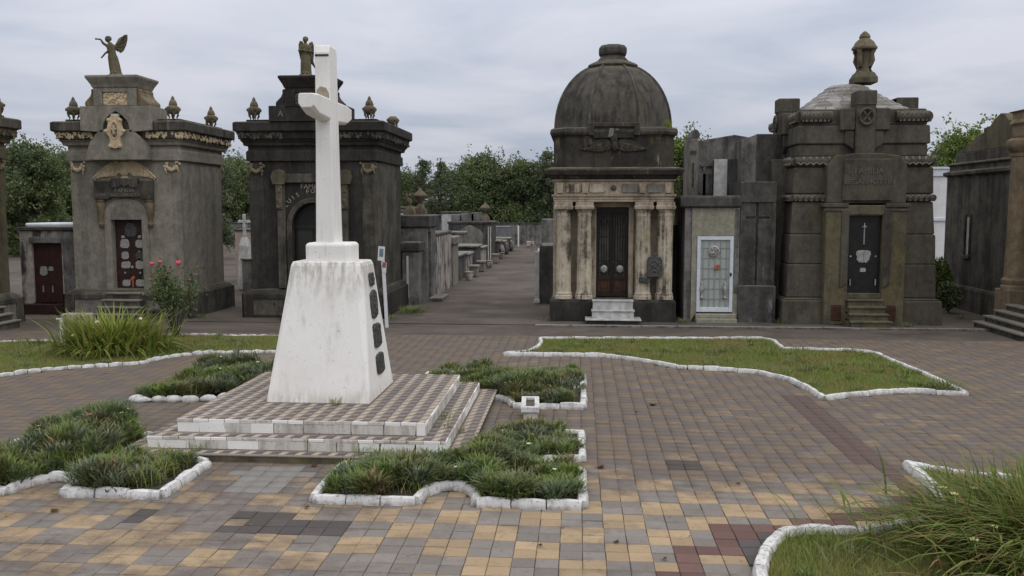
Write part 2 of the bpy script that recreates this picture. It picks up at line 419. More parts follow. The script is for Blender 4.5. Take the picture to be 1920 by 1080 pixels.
def roof_mosaic():
    m, t, b = new_mat('broken_roof_tile')
    p = pos(t)
    v = t.nodes.new('ShaderNodeTexVoronoi'); v.feature = 'DISTANCE_TO_EDGE'; v.inputs['Scale'].default_value = 3.2
    t.links.new(p, v.inputs['Vector'])
    vc = t.nodes.new('ShaderNodeTexVoronoi'); vc.inputs['Scale'].default_value = 3.2
    t.links.new(p, vc.inputs['Vector'])
    c = mixc(t, vc.outputs['Color'], (0.14, 0.135, 0.13), (0.33, 0.32, 0.31))
    c = mixc(t, mapr(t, v.outputs['Distance'], 0.0, 0.045), (0.05, 0.048, 0.045), c)
    c = mixc(t, mapr(t, nz(t, p, 2.5, 6, 0.7), 0.42, 0.62, 0, 0.8), c, (0.11, 0.10, 0.085))
    t.links.new(c, b.inputs['Base Color'])
    b.inputs['Roughness'].default_value = 0.6
    bump(t, b, v.outputs['Distance'], 0.6, 0.03)
    return m
M['roof_tile'] = roof_mosaic()

def glass_mat(name, col, rough=0.08):
    m, t, b = new_mat(name)
    b.inputs['Base Color'].default_value = rgba(col)
    b.inputs['Roughness'].default_value = rough
    b.inputs['Specular IOR Level'].default_value = 0.6
    return m
M['dark_glass'] = glass_mat('dark_glass', (0.025, 0.028, 0.028))
M['pale_glass'] = glass_mat('pale_glass', (0.33, 0.37, 0.35), 0.25)

M['leaf_bed'] = leafy('leaf_bed', [(0.060, 0.087, 0.036), (0.127, 0.167, 0.068), (0.200, 0.236, 0.116), (0.167, 0.212, 0.074), (0.281, 0.248, 0.136)], patch=(0.160, 0.236, 0.044), big=1.3, trans=0.25)
M['leaf_bed_grey'] = leafy('leaf_bed_grey', [(0.068, 0.096, 0.057), (0.136, 0.174, 0.113), (0.223, 0.251, 0.175), (0.186, 0.198, 0.113)], patch=(0.111, 0.167, 0.062), big=1.3, trans=0.25)
M['leaf_bed_brown'] = leafy('leaf_bed_brown', [(0.078, 0.065, 0.033), (0.182, 0.143, 0.070), (0.156, 0.169, 0.059), (0.286, 0.234, 0.129)], trans=0.2)
M['leaf_lawn'] = leafy('leaf_lawn', [(0.121, 0.181, 0.025), (0.177, 0.245, 0.039), (0.220, 0.270, 0.057), (0.298, 0.258, 0.099)], patch=(0.276, 0.232, 0.087), big=0.75, trans=0.3)
M['leaf_clump'] = leafy('leaf_clump', [(0.057, 0.098, 0.019), (0.108, 0.167, 0.029), (0.158, 0.207, 0.041), (0.202, 0.224, 0.062), (0.253, 0.149, 0.072)], trans=0.3)
M['leaf_lily'] = leafy('leaf_lily', [(0.099, 0.143, 0.020), (0.176, 0.231, 0.039), (0.253, 0.297, 0.061), (0.297, 0.264, 0.083)], trans=0.3)
M['leaf_rose'] = leafy('leaf_rose', [(0.045, 0.075, 0.032), (0.08, 0.125, 0.045), (0.13, 0.18, 0.07), (0.22, 0.23, 0.13)], trans=0.25)
M['leaf_tree_a'] = leafy('leaf_tree_a', [(0.068, 0.096, 0.045), (0.138, 0.173, 0.071), (0.214, 0.251, 0.100)], patch=(0.087, 0.119, 0.060), big=0.35, trans=0.25)
M['leaf_tree_b'] = leafy('leaf_tree_b', [(0.084, 0.106, 0.061), (0.150, 0.176, 0.100), (0.227, 0.259, 0.150)], patch=(0.089, 0.117, 0.066), big=0.35, trans=0.25)
M['leaf_tree_c'] = leafy('leaf_tree_c', [(0.088, 0.131, 0.028), (0.154, 0.210, 0.047), (0.221, 0.273, 0.071)], patch=(0.099, 0.137, 0.043), big=0.35, trans=0.25)

# ------------------------------------------------------------------ mesh helpers
class MB:
    def __init__(s):
        s.v = []; s.f = []
    def add(s, vs, fs):
        n = len(s.v)
        s.v += [tuple(v) for v in vs]
        s.f += [tuple(i + n for i in f) for f in fs]
        return s
    def box(s, x0, x1, y0, y1, z0, z1):
        return s.add([(x0, y0, z0), (x1, y0, z0), (x1, y1, z0), (x0, y1, z0), (x0, y0, z1), (x1, y0, z1), (x1, y1, z1), (x0, y1, z1)],
                     [(3, 2, 1, 0), (4, 5, 6, 7), (0, 1, 5, 4), (1, 2, 6, 5), (2, 3, 7, 6), (3, 0, 4, 7)])
    def loft(s, rings, cap=True, closed=True):
        n = len(rings[0]); vs = [p for r in rings for p in r]; fs = []
        for i in range(len(rings) - 1):
            for j in range(n if closed else n - 1):
                k = (j + 1) % n
                fs.append((i * n + j, i * n + k, (i + 1) * n + k, (i + 1) * n + j))
        if cap:
            fs.append(tuple(range(n - 1, -1, -1)))
            fs.append(tuple((len(rings) - 1) * n + j for j in range(n)))
        return s.add(vs, fs)
    def rect(s, prof, x0, x1, y0, y1):
        """rectangle swept up a moulding profile of (outward offset, z)"""
        return s.loft([[(x0 - o, y0 - o, z), (x1 + o, y0 - o, z), (x1 + o, y1 + o, z), (x0 - o, y1 + o, z)] for o, z in prof])
    def poly(s, prof, pts, cx=0, cy=0):
        """polygon scaled about (cx,cy) along a profile of (scale, z)"""
        return s.loft([[(cx + x * k, cy + y * k, z) for x, y in pts] for k, z in prof])
    def prism(s, pts, a, b, axis='y'):
        """(x,z) outline, counter-clockwise seen from the front (-y), extruded along y (or (y,z) along x)"""
        if axis == 'y':
            r0 = [(x, a, z) for x, z in pts]; r1 = [(x, b, z) for x, z in pts]
        elif axis == 'x':
            r0 = [(a, y, z) for y, z in pts]; r1 = [(b, y, z) for y, z in pts]
        else:
            r0 = [(x, y, a) for x, y in pts]; r1 = [(x, y, b) for x, y in pts]
        return s.loft([r0, r1])
    def lathe(s, prof, cx=0, cy=0, n=20, flute=0.0, nf=0):
        rings = []
        for r, z in prof:
            ring = []
            for i in range(n):
                a = 2 * math.pi * i / n
                q = r * (1 - (flute * (0.5 + 0.5 * math.cos(a * nf)) if nf else 0))
                ring.append((cx + q * math.cos(a), cy + q * math.sin(a), z))
            rings.append(ring)
        return s.loft(rings)
    def tube(s, path, r, n=6):
        rings = []
        P = [Vector(p) for p in path]
        for i, p in enumerate(P):
            d = (P[min(i + 1, len(P) - 1)] - P[max(i - 1, 0)])
            if d.length < 1e-9:
                d = Vector((0, 0, 1))
            d.normalize()
            u = d.cross(Vector((0, 0, 1)))
            if u.length < 0.05:
                u = d.cross(Vector((0, 1, 0)))
            u.normalize(); w = d.cross(u)
            rr = r(i / (len(P) - 1)) if callable(r) else (r[i] if isinstance(r, (list, tuple)) else r)
            rings.append([tuple(p + (u * math.cos(2 * math.pi * k / n) + w * math.sin(2 * math.pi * k / n)) * rr) for k in range(n)])
        return s.loft(rings)
    def ball(s, c, rx, ry=None, rz=None, n=8, m=5):
        ry = ry or rx; rz = rz or rx
        rings = []
        for i in range(m + 1):
            t = math.pi * (0.04 + 0.92 * i / m) - math.pi / 2
            rings.append([(c[0] + rx * math.cos(t) * math.cos(2 * math.pi * k / n), c[1] + ry * math.cos(t) * math.sin(2 * math.pi * k / n), c[2] + rz * math.sin(t)) for k in range(n)])
        return s.loft(rings)
    def mesh(s, name, mat, smooth=False):
        me = bpy.data.meshes.new(name)
        me.from_pydata(s.v, [], s.f)
        bm = bmesh.new(); bm.from_mesh(me)
        bmesh.ops.recalc_face_normals(bm, faces=bm.faces)
        bm.to_mesh(me); bm.free()
        if mat: me.materials.append(mat)
        if smooth:
            me.polygons.foreach_set('use_smooth', [True] * len(me.polygons))
        return me
    def build(s, name, mat, parent=None, smooth=False, bevel=0.0, label=None):
        o = bpy.data.objects.new(name, s.mesh(name, mat, smooth))
        COL.objects.link(o)
        if parent: o.parent = parent
        if bevel:
            b = o.modifiers.new('bevel', 'BEVEL'); b.width = bevel; b.segments = 1; b.limit_method = 'ANGLE'; b.angle_limit = R(35)
        if smooth:
            shade_auto(o)
        if label: o['label'] = label
        return o

def shade_auto(o, ang=40):
    me = o.data
    bm = bmesh.new(); bm.from_mesh(me)
    for e in bm.edges:
        if len(e.link_faces) == 2 and e.calc_face_angle(0) > R(ang):
            e.smooth = False
    bm.to_mesh(me); bm.free()

def thing(name, label, cat, loc=(0, 0, 0), rz=0.0, group=None):
    o = bpy.data.objects.new(name, None)
    COL.objects.link(o)
    o.empty_display_size = 0.3
    o.location = loc; o.rotation_euler = (0, 0, rz)
    o['label'] = label; o['category'] = cat
    if group: o['group'] = group
    return o
def tag(o, label, cat, group=None):
    o['label'] = label; o['category'] = cat
    if group: o['group'] = group
    return o
def struct(o):
    o['kind'] = 'structure'; return o
def stuff(o):
    o['kind'] = 'stuff'; return o

def np_mesh(name, V, F, mat, smooth=False):
    """V (n,3), F (m,k) numpy -> mesh"""
    me = bpy.data.meshes.new(name)
    V = np.asarray(V, dtype=np.float32); F = np.asarray(F, dtype=np.int32)
    me.vertices.add(len(V)); me.vertices.foreach_set('co', V.ravel())
    m, k = F.shape
    me.loops.add(m * k); me.loops.foreach_set('vertex_index', F.ravel())
    me.polygons.add(m)
    me.polygons.foreach_set('loop_start', np.arange(0, m * k, k, dtype=np.int32))
    try:
        me.polygons.foreach_set('loop_total', np.full(m, k, dtype=np.int32))
    except Exception:
        pass
    if smooth:
        me.polygons.foreach_set('use_smooth', np.ones(m, dtype=bool))
    me.update(calc_edges=True)
    if mat: me.materials.append(mat)
    return me
def link(name, me, parent=None):
    o = bpy.data.objects.new(name, me)
    COL.objects.link(o)
    if parent: o.parent = parent
    return o

def blades(bases, h, w, az, lean, droop, segs=2):
    """ribbons growing from bases: V,F"""
    N = len(bases)
    T = np.linspace(0, 1, segs + 1)
    d = np.stack([np.cos(az), np.sin(az), np.zeros(N)], 1)
    side = np.stack([-np.sin(az), np.cos(az), np.zeros(N)], 1)
    V = np.zeros((N, segs + 1, 2, 3))
    for i, t in enumerate(T):
        c = bases + d * (h * lean * t ** 1.6)[:, None]
        c[:, 2] += h * (t - droop * t ** 2.4)
        ww = w * (1.0 - t ** 2.2 * 0.93) * (0.6 + 0.4 * min(1, t * 4))
        V[:, i, 0] = c - side * ww[:, None] * 0.5
        V[:, i, 1] = c + side * ww[:, None] * 0.5
    F = []
    k = (segs + 1) * 2
    base = np.arange(N) * k
    for i in range(segs):
        a = base + i * 2
        F.append(np.stack([a, a + 1, a + 3, a + 2], 1))
    return V.reshape(-1, 3), np.concatenate(F)

def leaves(cen, size, nrm_up=0.3, rg=npr):
    """small diamond leaves of random tilt about the given centres"""
    N = len(cen)
    a = rg.normal(size=(N, 3)); a /= np.linalg.norm(a, axis=1)[:, None]
    b = rg.normal(size=(N, 3)); b[:, 2] += nrm_up
    b -= a * (a * b).sum(1)[:, None]; b /= np.linalg.norm(b, axis=1)[:, None]
    s = (size * rg.uniform(0.6, 1.3, N))[:, None]
    V = np.stack([cen - a * s, cen - b * s * 0.5, cen + a * s, cen + b * s * 0.5], 1).reshape(-1, 3)
    F = np.arange(N * 4).reshape(N, 4)
    return V, F

def in_poly(P, poly):
    x, y = P[:, 0], P[:, 1]
    r = np.zeros(len(P), bool)
    n = len(poly); j = n - 1
    for i in range(n):
        xi, yi = poly[i]; xj, yj = poly[j]
        c = ((yi > y) != (yj > y)) & (x < (xj - xi) * (y - yi) / (yj - yi + 1e-12) + xi)
        r ^= c; j = i
    return r
def scatter(poly, n, rg=npr):
    p = np.array(poly); lo = p.min(0); hi = p.max(0)
    out = np.zeros((0, 2))
    while len(out) < n:
        q = rg.uniform(lo, hi, (n * 2, 2))
        out = np.concatenate([out, q[in_poly(q, poly)]])
    return out[:n]
def fbm(P, s, o=0.0):
    return np.array([noise.noise(Vector((x * s + o, y * s - o, o))) for x, y in P])

def lettering(items, mat, parent, y, ext=0.012, name='lettering'):
    """items: (text, size, x, z, angle) standing on the front (-y) face at depth y"""
    vs, fs = [], []
    for txt, size, x, z, ang in items:
        cu = bpy.data.curves.new('letters', 'FONT'); cu.body = txt; cu.size = size; cu.extrude = ext
        cu.align_x = 'CENTER'; cu.align_y = 'CENTER'; cu.resolution_u = 2
        o = bpy.data.objects.new('letters', cu); COL.objects.link(o)
        me = o.to_mesh()
        n = len(vs); ca, sa = math.cos(ang), math.sin(ang)
        for v in me.vertices:
            a, b, c = v.co
            vs.append((x + a * ca - b * sa, y - c, z + a * sa + b * ca))
        fs += [tuple(n + i for i in p.vertices) for p in me.polygons]
        o.to_mesh_clear()
        bpy.data.objects.remove(o); bpy.data.curves.remove(cu)
    m = MB(); m.v = vs; m.f = fs
    return m.build(name, mat, parent)
# ================================================================== ground
def sheet(name, x0, x1, y0, y1, z, mat, n=1):
    m = MB(); m.add([(x0, y0, z), (x1, y0, z), (x1, y1, z), (x0, y1, z)], [(0, 1, 2, 3)])
    return struct(m.build(name, mat))
sheet('ground', -900, 900, -300, 1500, -0.10, M['field'])
sheet('avenue', -60, 60, -8, 72, -0.030, M['avenue'])

PX, PY, OX, OY = 0.2, 0.193, -0.15, 7.35
LAWN_A = [(-1.51, 17.69), (-1.0, 18.1), (-0.85, 18.7), (-0.80, 19.3), (-0.86, 19.92), (1.6, 20.1), (4.18, 20.28), (4.36, 19.95), (4.30, 18.85), (5.71, 18.7), (6.04, 18.39), (6.14, 16.89), (6.2, 15.6),
          (6.18, 14.43), (5.35, 14.66), (4.28, 14.25), (3.84, 13.94), (3.80, 14.6), (3.66, 15.47), (3.25, 16.13), (2.6, 16.38), (2.04, 16.45), (1.86, 16.56), (1.21, 17.27), (0.56, 17.72), (-0.3, 17.75)]
LAWN_B = [(-13.5, 11.6), (-11.6, 13.4), (-10.25, 14.81), (-9.7, 15.53), (-8.65, 16.05), (-8.40, 16.19), (-8.27, 16.8), (-8.02, 17.2), (-7.51, 17.57), (-6.21, 17.73), (-5.1, 17.75), (-5.6, 18.4), (-5.75, 19.2), (-5.55, 19.95), (-6.95, 19.9), (-9.75, 19.86), (-11.0, 19.8), (-11.3, 18.75), (-12.4, 18.6), (-14.5, 18.3), (-15.5, 15.0)]
LAWN_G = [(1.42, 6.5), (1.5, 7.14), (1.64, 7.6), (1.84, 7.97), (2.05, 8.08), (2.62, 8.12), (3.2, 8.35), (3.62, 8.85), (3.80, 9.5), (3.81, 10.35), (4.2, 10.05), (4.85, 9.80), (5.6, 9.6), (6.4, 9.5), (6.3, 7.0), (5.5, 5.4), (3.0, 5.0), (1.8, 5.6)]

def lobed(cx, cy, hx, hy, nx=0.31, ny=0.25, dx_=0.54, dy_=0.54):
    """square bed whose four sides are bitten by a rounded notch"""
    P = []
    def arc(ax, ay, ux, uy, vx, vy, w, d):
        for k in range(7):
            t = math.pi * k / 6
            P.append((ax + ux * (-math.cos(t)) * w + vx * math.sin(t) ** 0.8 * d, ay + uy * (-math.cos(t)) * w + vy * math.sin(t) ** 0.8 * d))
    P.append((cx - hx, cy - hy)); arc(cx, cy - hy, 1, 0, 0, 1, nx, dy_)
    P.append((cx + hx, cy - hy)); arc(cx + hx, cy, 0, 1, -1, 0, ny, dx_)
    P.append((cx + hx, cy + hy)); arc(cx, cy + hy, -1, 0, 0, -1, nx, dy_)
    P.append((cx - hx, cy + hy)); arc(cx - hx, cy, 0, -1, 1, 0, ny, dx_)
    return P
BED_C = lobed(-1.32, 10.05, 1.37, 1.41)
BED_D = lobed(-5.66, 10.05, 1.37, 1.41)
BED_E = lobed(-1.28, 14.47, 1.37, 1.42)
BED_F = lobed(-5.62, 14.47, 1.37, 1.42)
BEDS = [BED_C, BED_D, BED_E, BED_F]
SX, SY = -3.39, 11.97
S3 = (2.11, 2.02); S2 = (1.83, 1.78); S1 = (1.55, 1.55)

# ------------------------------------------------------------------ paving, tile by tile
def seg_d(p, a, b):
    ax, ay = a; bx, by = b; t = ((p[0] - ax) * (bx - ax) + (p[1] - ay) * (by - ay)) / ((bx - ax) ** 2 + (by - ay) ** 2)
    t = max(0, min(1, t)); return math.hypot(p[0] - ax - t * (bx - ax), p[1] - ay - t * (by - ay))
RED = [(3.45, 14.3), (3.47, 9.2), (3.15, 8.75), (2.65, 8.62), (2.55, 8.33), (1.45, 8.25), (1.42, 7.75), (1.05, 7.65), (0.95, 7.0), (0.3, 6.9)]
def cell_kind(x, y):
    if any(seg_d((x, y), RED[i], RED[i + 1]) < 0.115 for i in range(len(RED) - 1)):
        return 2
    if -3.45 < x < -2.2 and 7.72 < y < 8.12 and not (-3.3 < x < -3.1 and y > 7.9): return 3
    if -3.3 < x < -2.75 and 8.1 < y < 8.32: return 3
    if -4.35 < x < -4.13 and 7.9 < y < 8.3: return 3
    if 1.02 < x < 1.46 and 10.05 < y < 10.45: return 3
    if -3.68 < x < -3.22 and 8.83 < y < 9.95: return 4
    if -4.05 < x < -2.85 and 9.5 < y < 9.72: return 4
    if 1.5 < x < 2.2 and y < 8.1: return 3
    bx = math.floor((x - OX) / (2 * PX) + 1e-4); by = math.floor((y - OY) / (2 * PY) + 1e-4)
    k = (bx + by) % 2
    h = noise.cell(Vector((bx * 1.37 + 40.3, by * 2.11 + 11.7, 0.5)))
    if abs(h) > (0.975 if x > -1.2 else 0.93): k = 1 - k
    return 1 if k == 1 else 0
# by construction block [-0.55,-0.15] x [7.35,7.74] is yellow (bx=-1, by=0)
KM = ['paver_grey', 'paver_yellow', 'paver_red', 'paver_dark', 'paver_patch']
def tile_shape():
    g = 0.0016; b = 0.0035
    x, y = PX / 2 - g, PY / 2 - g
    v = [(-x + b, -y + b, 0), (x - b, -y + b, 0), (x - b, y - b, 0), (-x + b, y - b, 0),
         (-x, -y, -0.007), (x, -y, -0.007), (x, y, -0.007), (-x, y, -0.007), (-x, -y, -0.024), (x, -y, -0.024), (x, y, -0.024), (-x, y, -0.024)]
    f = [(0, 1, 2, 3)]
    for i in range(4):
        j = (i + 1) % 4
        f += [(4 + i, 4 + j, j, i), (8 + i, 8 + j, 4 + j, 4 + i)]
    return v, f
tv, tf = tile_shape()
TV = np.array(tv); TF = np.array(tf)
paving = sheet('paving', -17.0, 12.4, 4.0, 20.6, -0.018, M['mortar'])
cells = []
PVIEW = []
cf = Vector((-math.sin(R(4.306)), math.cos(R(4.306)), 0))
i0, i1 = math.floor((-17 - OX) / PX), math.floor((12.3 - OX) / PX)
j0, j1 = math.floor((4.2 - OY) / PY), math.floor((20.5 - OY) / PY)
cc = np.array([(OX + (i + 0.5) * PX, OY + (j + 0.5) * PY) for j in range(j0, j1) for i in range(i0, i1)])
bad = in_poly(cc, LAWN_A) | in_poly(cc, LAWN_B) | in_poly(cc, LAWN_G)
for b in BEDS: bad |= in_poly(cc, b)
bad |= (abs(cc[:, 0] - SX) < S3[0] - 0.12) & (abs(cc[:, 1] - SY) < S3[1] - 0.12)
cc = cc[~bad]
tile_me = {}
def shot(x, y):
    """where the photographer's frame edge falls on the floor, to pick the tiles that show largest"""
    dv = Vector((x, y, -3.0)); f3 = Vector((-math.sin(R(4.306)) * math.cos(R(5.217)), math.cos(R(4.306)) * math.cos(R(5.217)), -math.sin(R(5.217))))
    r3 = Vector((math.cos(R(4.306)), math.sin(R(4.306)), 0)); u3 = r3.cross(f3)
    d = dv.dot(f3)
    return d > 0 and abs(dv.dot(r3) / d) < 0.574 and -0.321 < dv.dot(u3) / d
vis = [k for k in range(len(cc)) if shot(cc[k, 0], cc[k, 1])]
vis.sort(key=lambda k: cc[k, 0] ** 2 + cc[k, 1] ** 2)
single = set(vis[:300])
VV, FF, MI, n0 = [], [], [], 0
for k in range(len(cc)):
    x, y = cc[k]
    kd = cell_kind(x, y)
    jz = rng.uniform(-0.0055, 0.0015) - (0.006 if rng.random() < 0.03 else 0); a = rng.gauss(0, 0.006); jx, jy = rng.gauss(0, 0.0012), rng.gauss(0, 0.0012)
    tx, ty = rng.gauss(0, 0.009), rng.gauss(0, 0.009)
    # slow drift of the joints: the floor was laid by hand
    jx += 0.012 * noise.noise(Vector((x * 0.5, y * 0.35, 3))); jy += 0.012 * noise.noise(Vector((x * 0.35, y * 0.5, 9)))
    if k in single:
        if kd not in tile_me:
            me = bpy.data.meshes.new('paver'); me.from_pydata(tv, [], tf); me.materials.append(M[KM[kd]]); tile_me[kd] = me
        o = bpy.data.objects.new('paver', tile_me[kd]); COL.objects.link(o); o.parent = paving
        o.location = (x + jx, y + jy, jz); o.rotation_euler = (tx, ty, a)
    else:
        v = TV.copy()
        v[:, 2] += jz + v[:, 1] * tx - v[:, 0] * ty
        ca, sa = math.cos(a), math.sin(a)
        v[:, 0], v[:, 1] = v[:, 0] * ca - v[:, 1] * sa + x + jx, v[:, 0] * sa + v[:, 1] * ca + y + jy
        VV.append(v); FF.append(TF + n0); n0 += len(v); MI += [kd] * len(TF)
me = np_mesh('paver_field', np.concatenate(VV), np.concatenate(FF), None)
for kname in KM: me.materials.append(M[kname])
me.polygons.foreach_set('material_index', np.array(MI, dtype=np.int32))
stuff(link('paver_field', me, paving))

# low kerb strip and concrete apron in front of the tombs
m = MB()
for i in range(16):
    x0 = -1.1 + i * 0.9
    m = MB(); m.box(x0 + 0.008, x0 + 0.892, 22.35, 22.55, -0.05, 0.012)
    struct(m.build('drain_strip', M['grey_tomb'], bevel=0.006))
sheet('apron', -18.0, 12.4, 22.62, 30.0, -0.018, M['avenue'])

# ================================================================== kerbed beds and lawns
def resample(pts, step, closed=True):
    P = [Vector((x, y, 0)) for x, y in pts]
    if closed: P.append(P[0])
    out = []
    for a, b in zip(P[:-1], P[1:]):
        L = (b - a).length; n = max(1, round(L / step))
        out += [(a.lerp(b, k / n), a.lerp(b, (k + 1) / n)) for k in range(n)]
    return out
def kerb(parent, pts, w, h, step, rough, closed=True, skip=None, mat='white_kerb', name='kerb_stone', gap=0.012):
    for a, b in resample(pts, step, closed):
        mid = (a + b) / 2
        if skip and skip(mid.x, mid.y): continue
        d = (b - a); L = d.length; d.normalize(); s = Vector((-d.y, d.x, 0))
        prof = [(-0.62, -0.05), (-0.50, 0.55), (-0.36, 0.92), (0.0, 1.0), (0.36, 0.92), (0.50, 0.55), (0.62, -0.05)]
        mb = MB(); rings = []
        hj = 1 + rng.uniform(-rough, rough) * 0.7; wj = 1 + rng.uniform(-rough, rough) * 0.5
        sj = rng.uniform(-rough, rough) * w * 0.35
        n = 4
        for k in range(n):
            t = (k / (n - 1))
            e = (1 - 0.5 * rough) if k in (0, n - 1) else 1.0
            c = a + d * (gap / 2 + t * (L - gap)) + s * sj
            ring = []
            for u, v in prof:
                q = c + s * (u * w * wj * (e if rough > 0.2 else 1)) + Vector((0, 0, v * h * hj * (e if v > 0.3 else 1)))
                nn = noise.noise_vector(q * 9.0) * (0.005 + rough * w * 0.25)
                q = q + Vector((nn.x, nn.y, nn.z if v > 0.3 else 0))
                ring.append(tuple(q))
            rings.append(ring)
        mb.loft(rings)
        mb.build(name, M[mat], parent, smooth=True)

def flat_poly(name, pts, z, mat, parent=None):
    mb = MB(); mb.add([(x, y, z) for x, y in pts], [tuple(range(len(pts)))])
    return mb.build(name, mat, parent)

def grass(parent, poly, n, h, wd, mat, z=0.02, name='grass', lean=(0.15, 0.9), clump=1.2, seg=1, margin=None):
    P = scatter(poly, n)
    hh = (0.72 + 0.55 * fbm(P, clump)) * npr.uniform(0.55, 1.25, n)
    hh = np.clip(hh, 0.25, 1.6) * h
    b = np.concatenate([P, np.full((n, 1), z)], 1)
    V, F = blades(b, hh, npr.uniform(0.7, 1.3, n) * wd, npr.uniform(0, 6.283, n), npr.uniform(lean[0], lean[1], n), npr.uniform(0, 0.35, n), seg)
    return stuff(link(name, np_mesh(name, V, F, M[mat]), parent))

def inset(poly, k, c=None):
    cx = sum(p[0] for p in poly) / len(poly); cy = sum(p[1] for p in poly) / len(poly)
    return [(cx + (x - cx) * k, cy + (y - cy) * k) for x, y in poly]

def on_steps(x, y, g=0.04):
    return abs(x - SX) < S3[0] + g and abs(y - SY) < S3[1] + g

def make_lawn(label, poly, n, h, wd, kw, kh, ks, rough, skip=None):
    t = thing('lawn', label, 'lawn', (0, 0, 0))
    flat_poly('soil', poly, 0.022, M['lawn_soil'], t)
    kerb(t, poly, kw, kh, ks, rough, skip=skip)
    grass(t, poly, n, h, wd, 'leaf_lawn', 0.018)
    # coarser tussocks that the mower missed
    C = scatter(poly, 70); k = 60; idx = np.repeat(np.arange(70), k)
    q = C[idx] + npr.normal(size=(70 * k, 2)) * npr.uniform(0.04, 0.16, 70)[idx][:, None]
    q = q[in_poly(q, inset(poly, 0.985))]; m_ = len(q)
    V, F = blades(np.concatenate([q, np.full((m_, 1), 0.02)], 1), npr.uniform(0.06, 0.15, m_), npr.uniform(0.8, 1.4, m_) * wd, npr.uniform(0, 6.283, m_), npr.uniform(0.2, 1.2, m_), npr.uniform(0, 0.5, m_), 2)
    stuff(link('tussocks', np_mesh('tussocks', V, F, M['leaf_bed']), t))
    return t
lawnA = make_lawn('broad lawn with stepped white kerb in front of the domed mausoleum', LAWN_A, 80000, 0.072, 0.012, 0.085, 0.075, 0.36, 0.18)
lawnB = make_lawn('lawn with rough white stone edging around the yellow green strap-leaf clump and rose bush', LAWN_B, 80000, 0.072, 0.013, 0.085, 0.062, 0.24, 0.42)
lawnG = make_lawn('near lawn corner with white kerb under the big flopping grass clump', LAWN_G, 48000, 0.105, 0.012, 0.105, 0.09, 0.30, 0.20)
# tuft of red leaved weed on the tip of the broad lawn
def tuft(name, label, cat, x, y, n, r, h, wd, mat, lean=(0.3, 1.2), droop=(0.1, 0.5), seg=3, z=0.0, group=None):
    q = npr.normal(size=(n, 2)) * r * 0.5
    b = np.concatenate([q, np.full((n, 1), z)], 1)
    az = np.arctan2(q[:, 1], q[:, 0]) + npr.normal(size=n) * 0.7
    V, F = blades(b, h * npr.uniform(0.5, 1.15, n), wd * npr.uniform(0.6, 1.3, n), az, npr.uniform(*lean, n), npr.uniform(*droop, n), seg)
    o = link(name, np_mesh(name, V, F, M[mat])); o.location = (x, y, 0)
    tag(o, label, cat, group)
    return o
tuft('weed', 'tuft of weeds over the kerb at the right tip of the broad lawn', 'weed', 5.95, 14.75, 160, 0.26, 0.34, 0.012, 'leaf_bed')
tuft('weed', 'small green weed growing beside the avenue at the dark mausoleum corner', 'weed', -4.72, 24.9, 220, 0.34, 0.26, 0.016, 'leaf_bed')

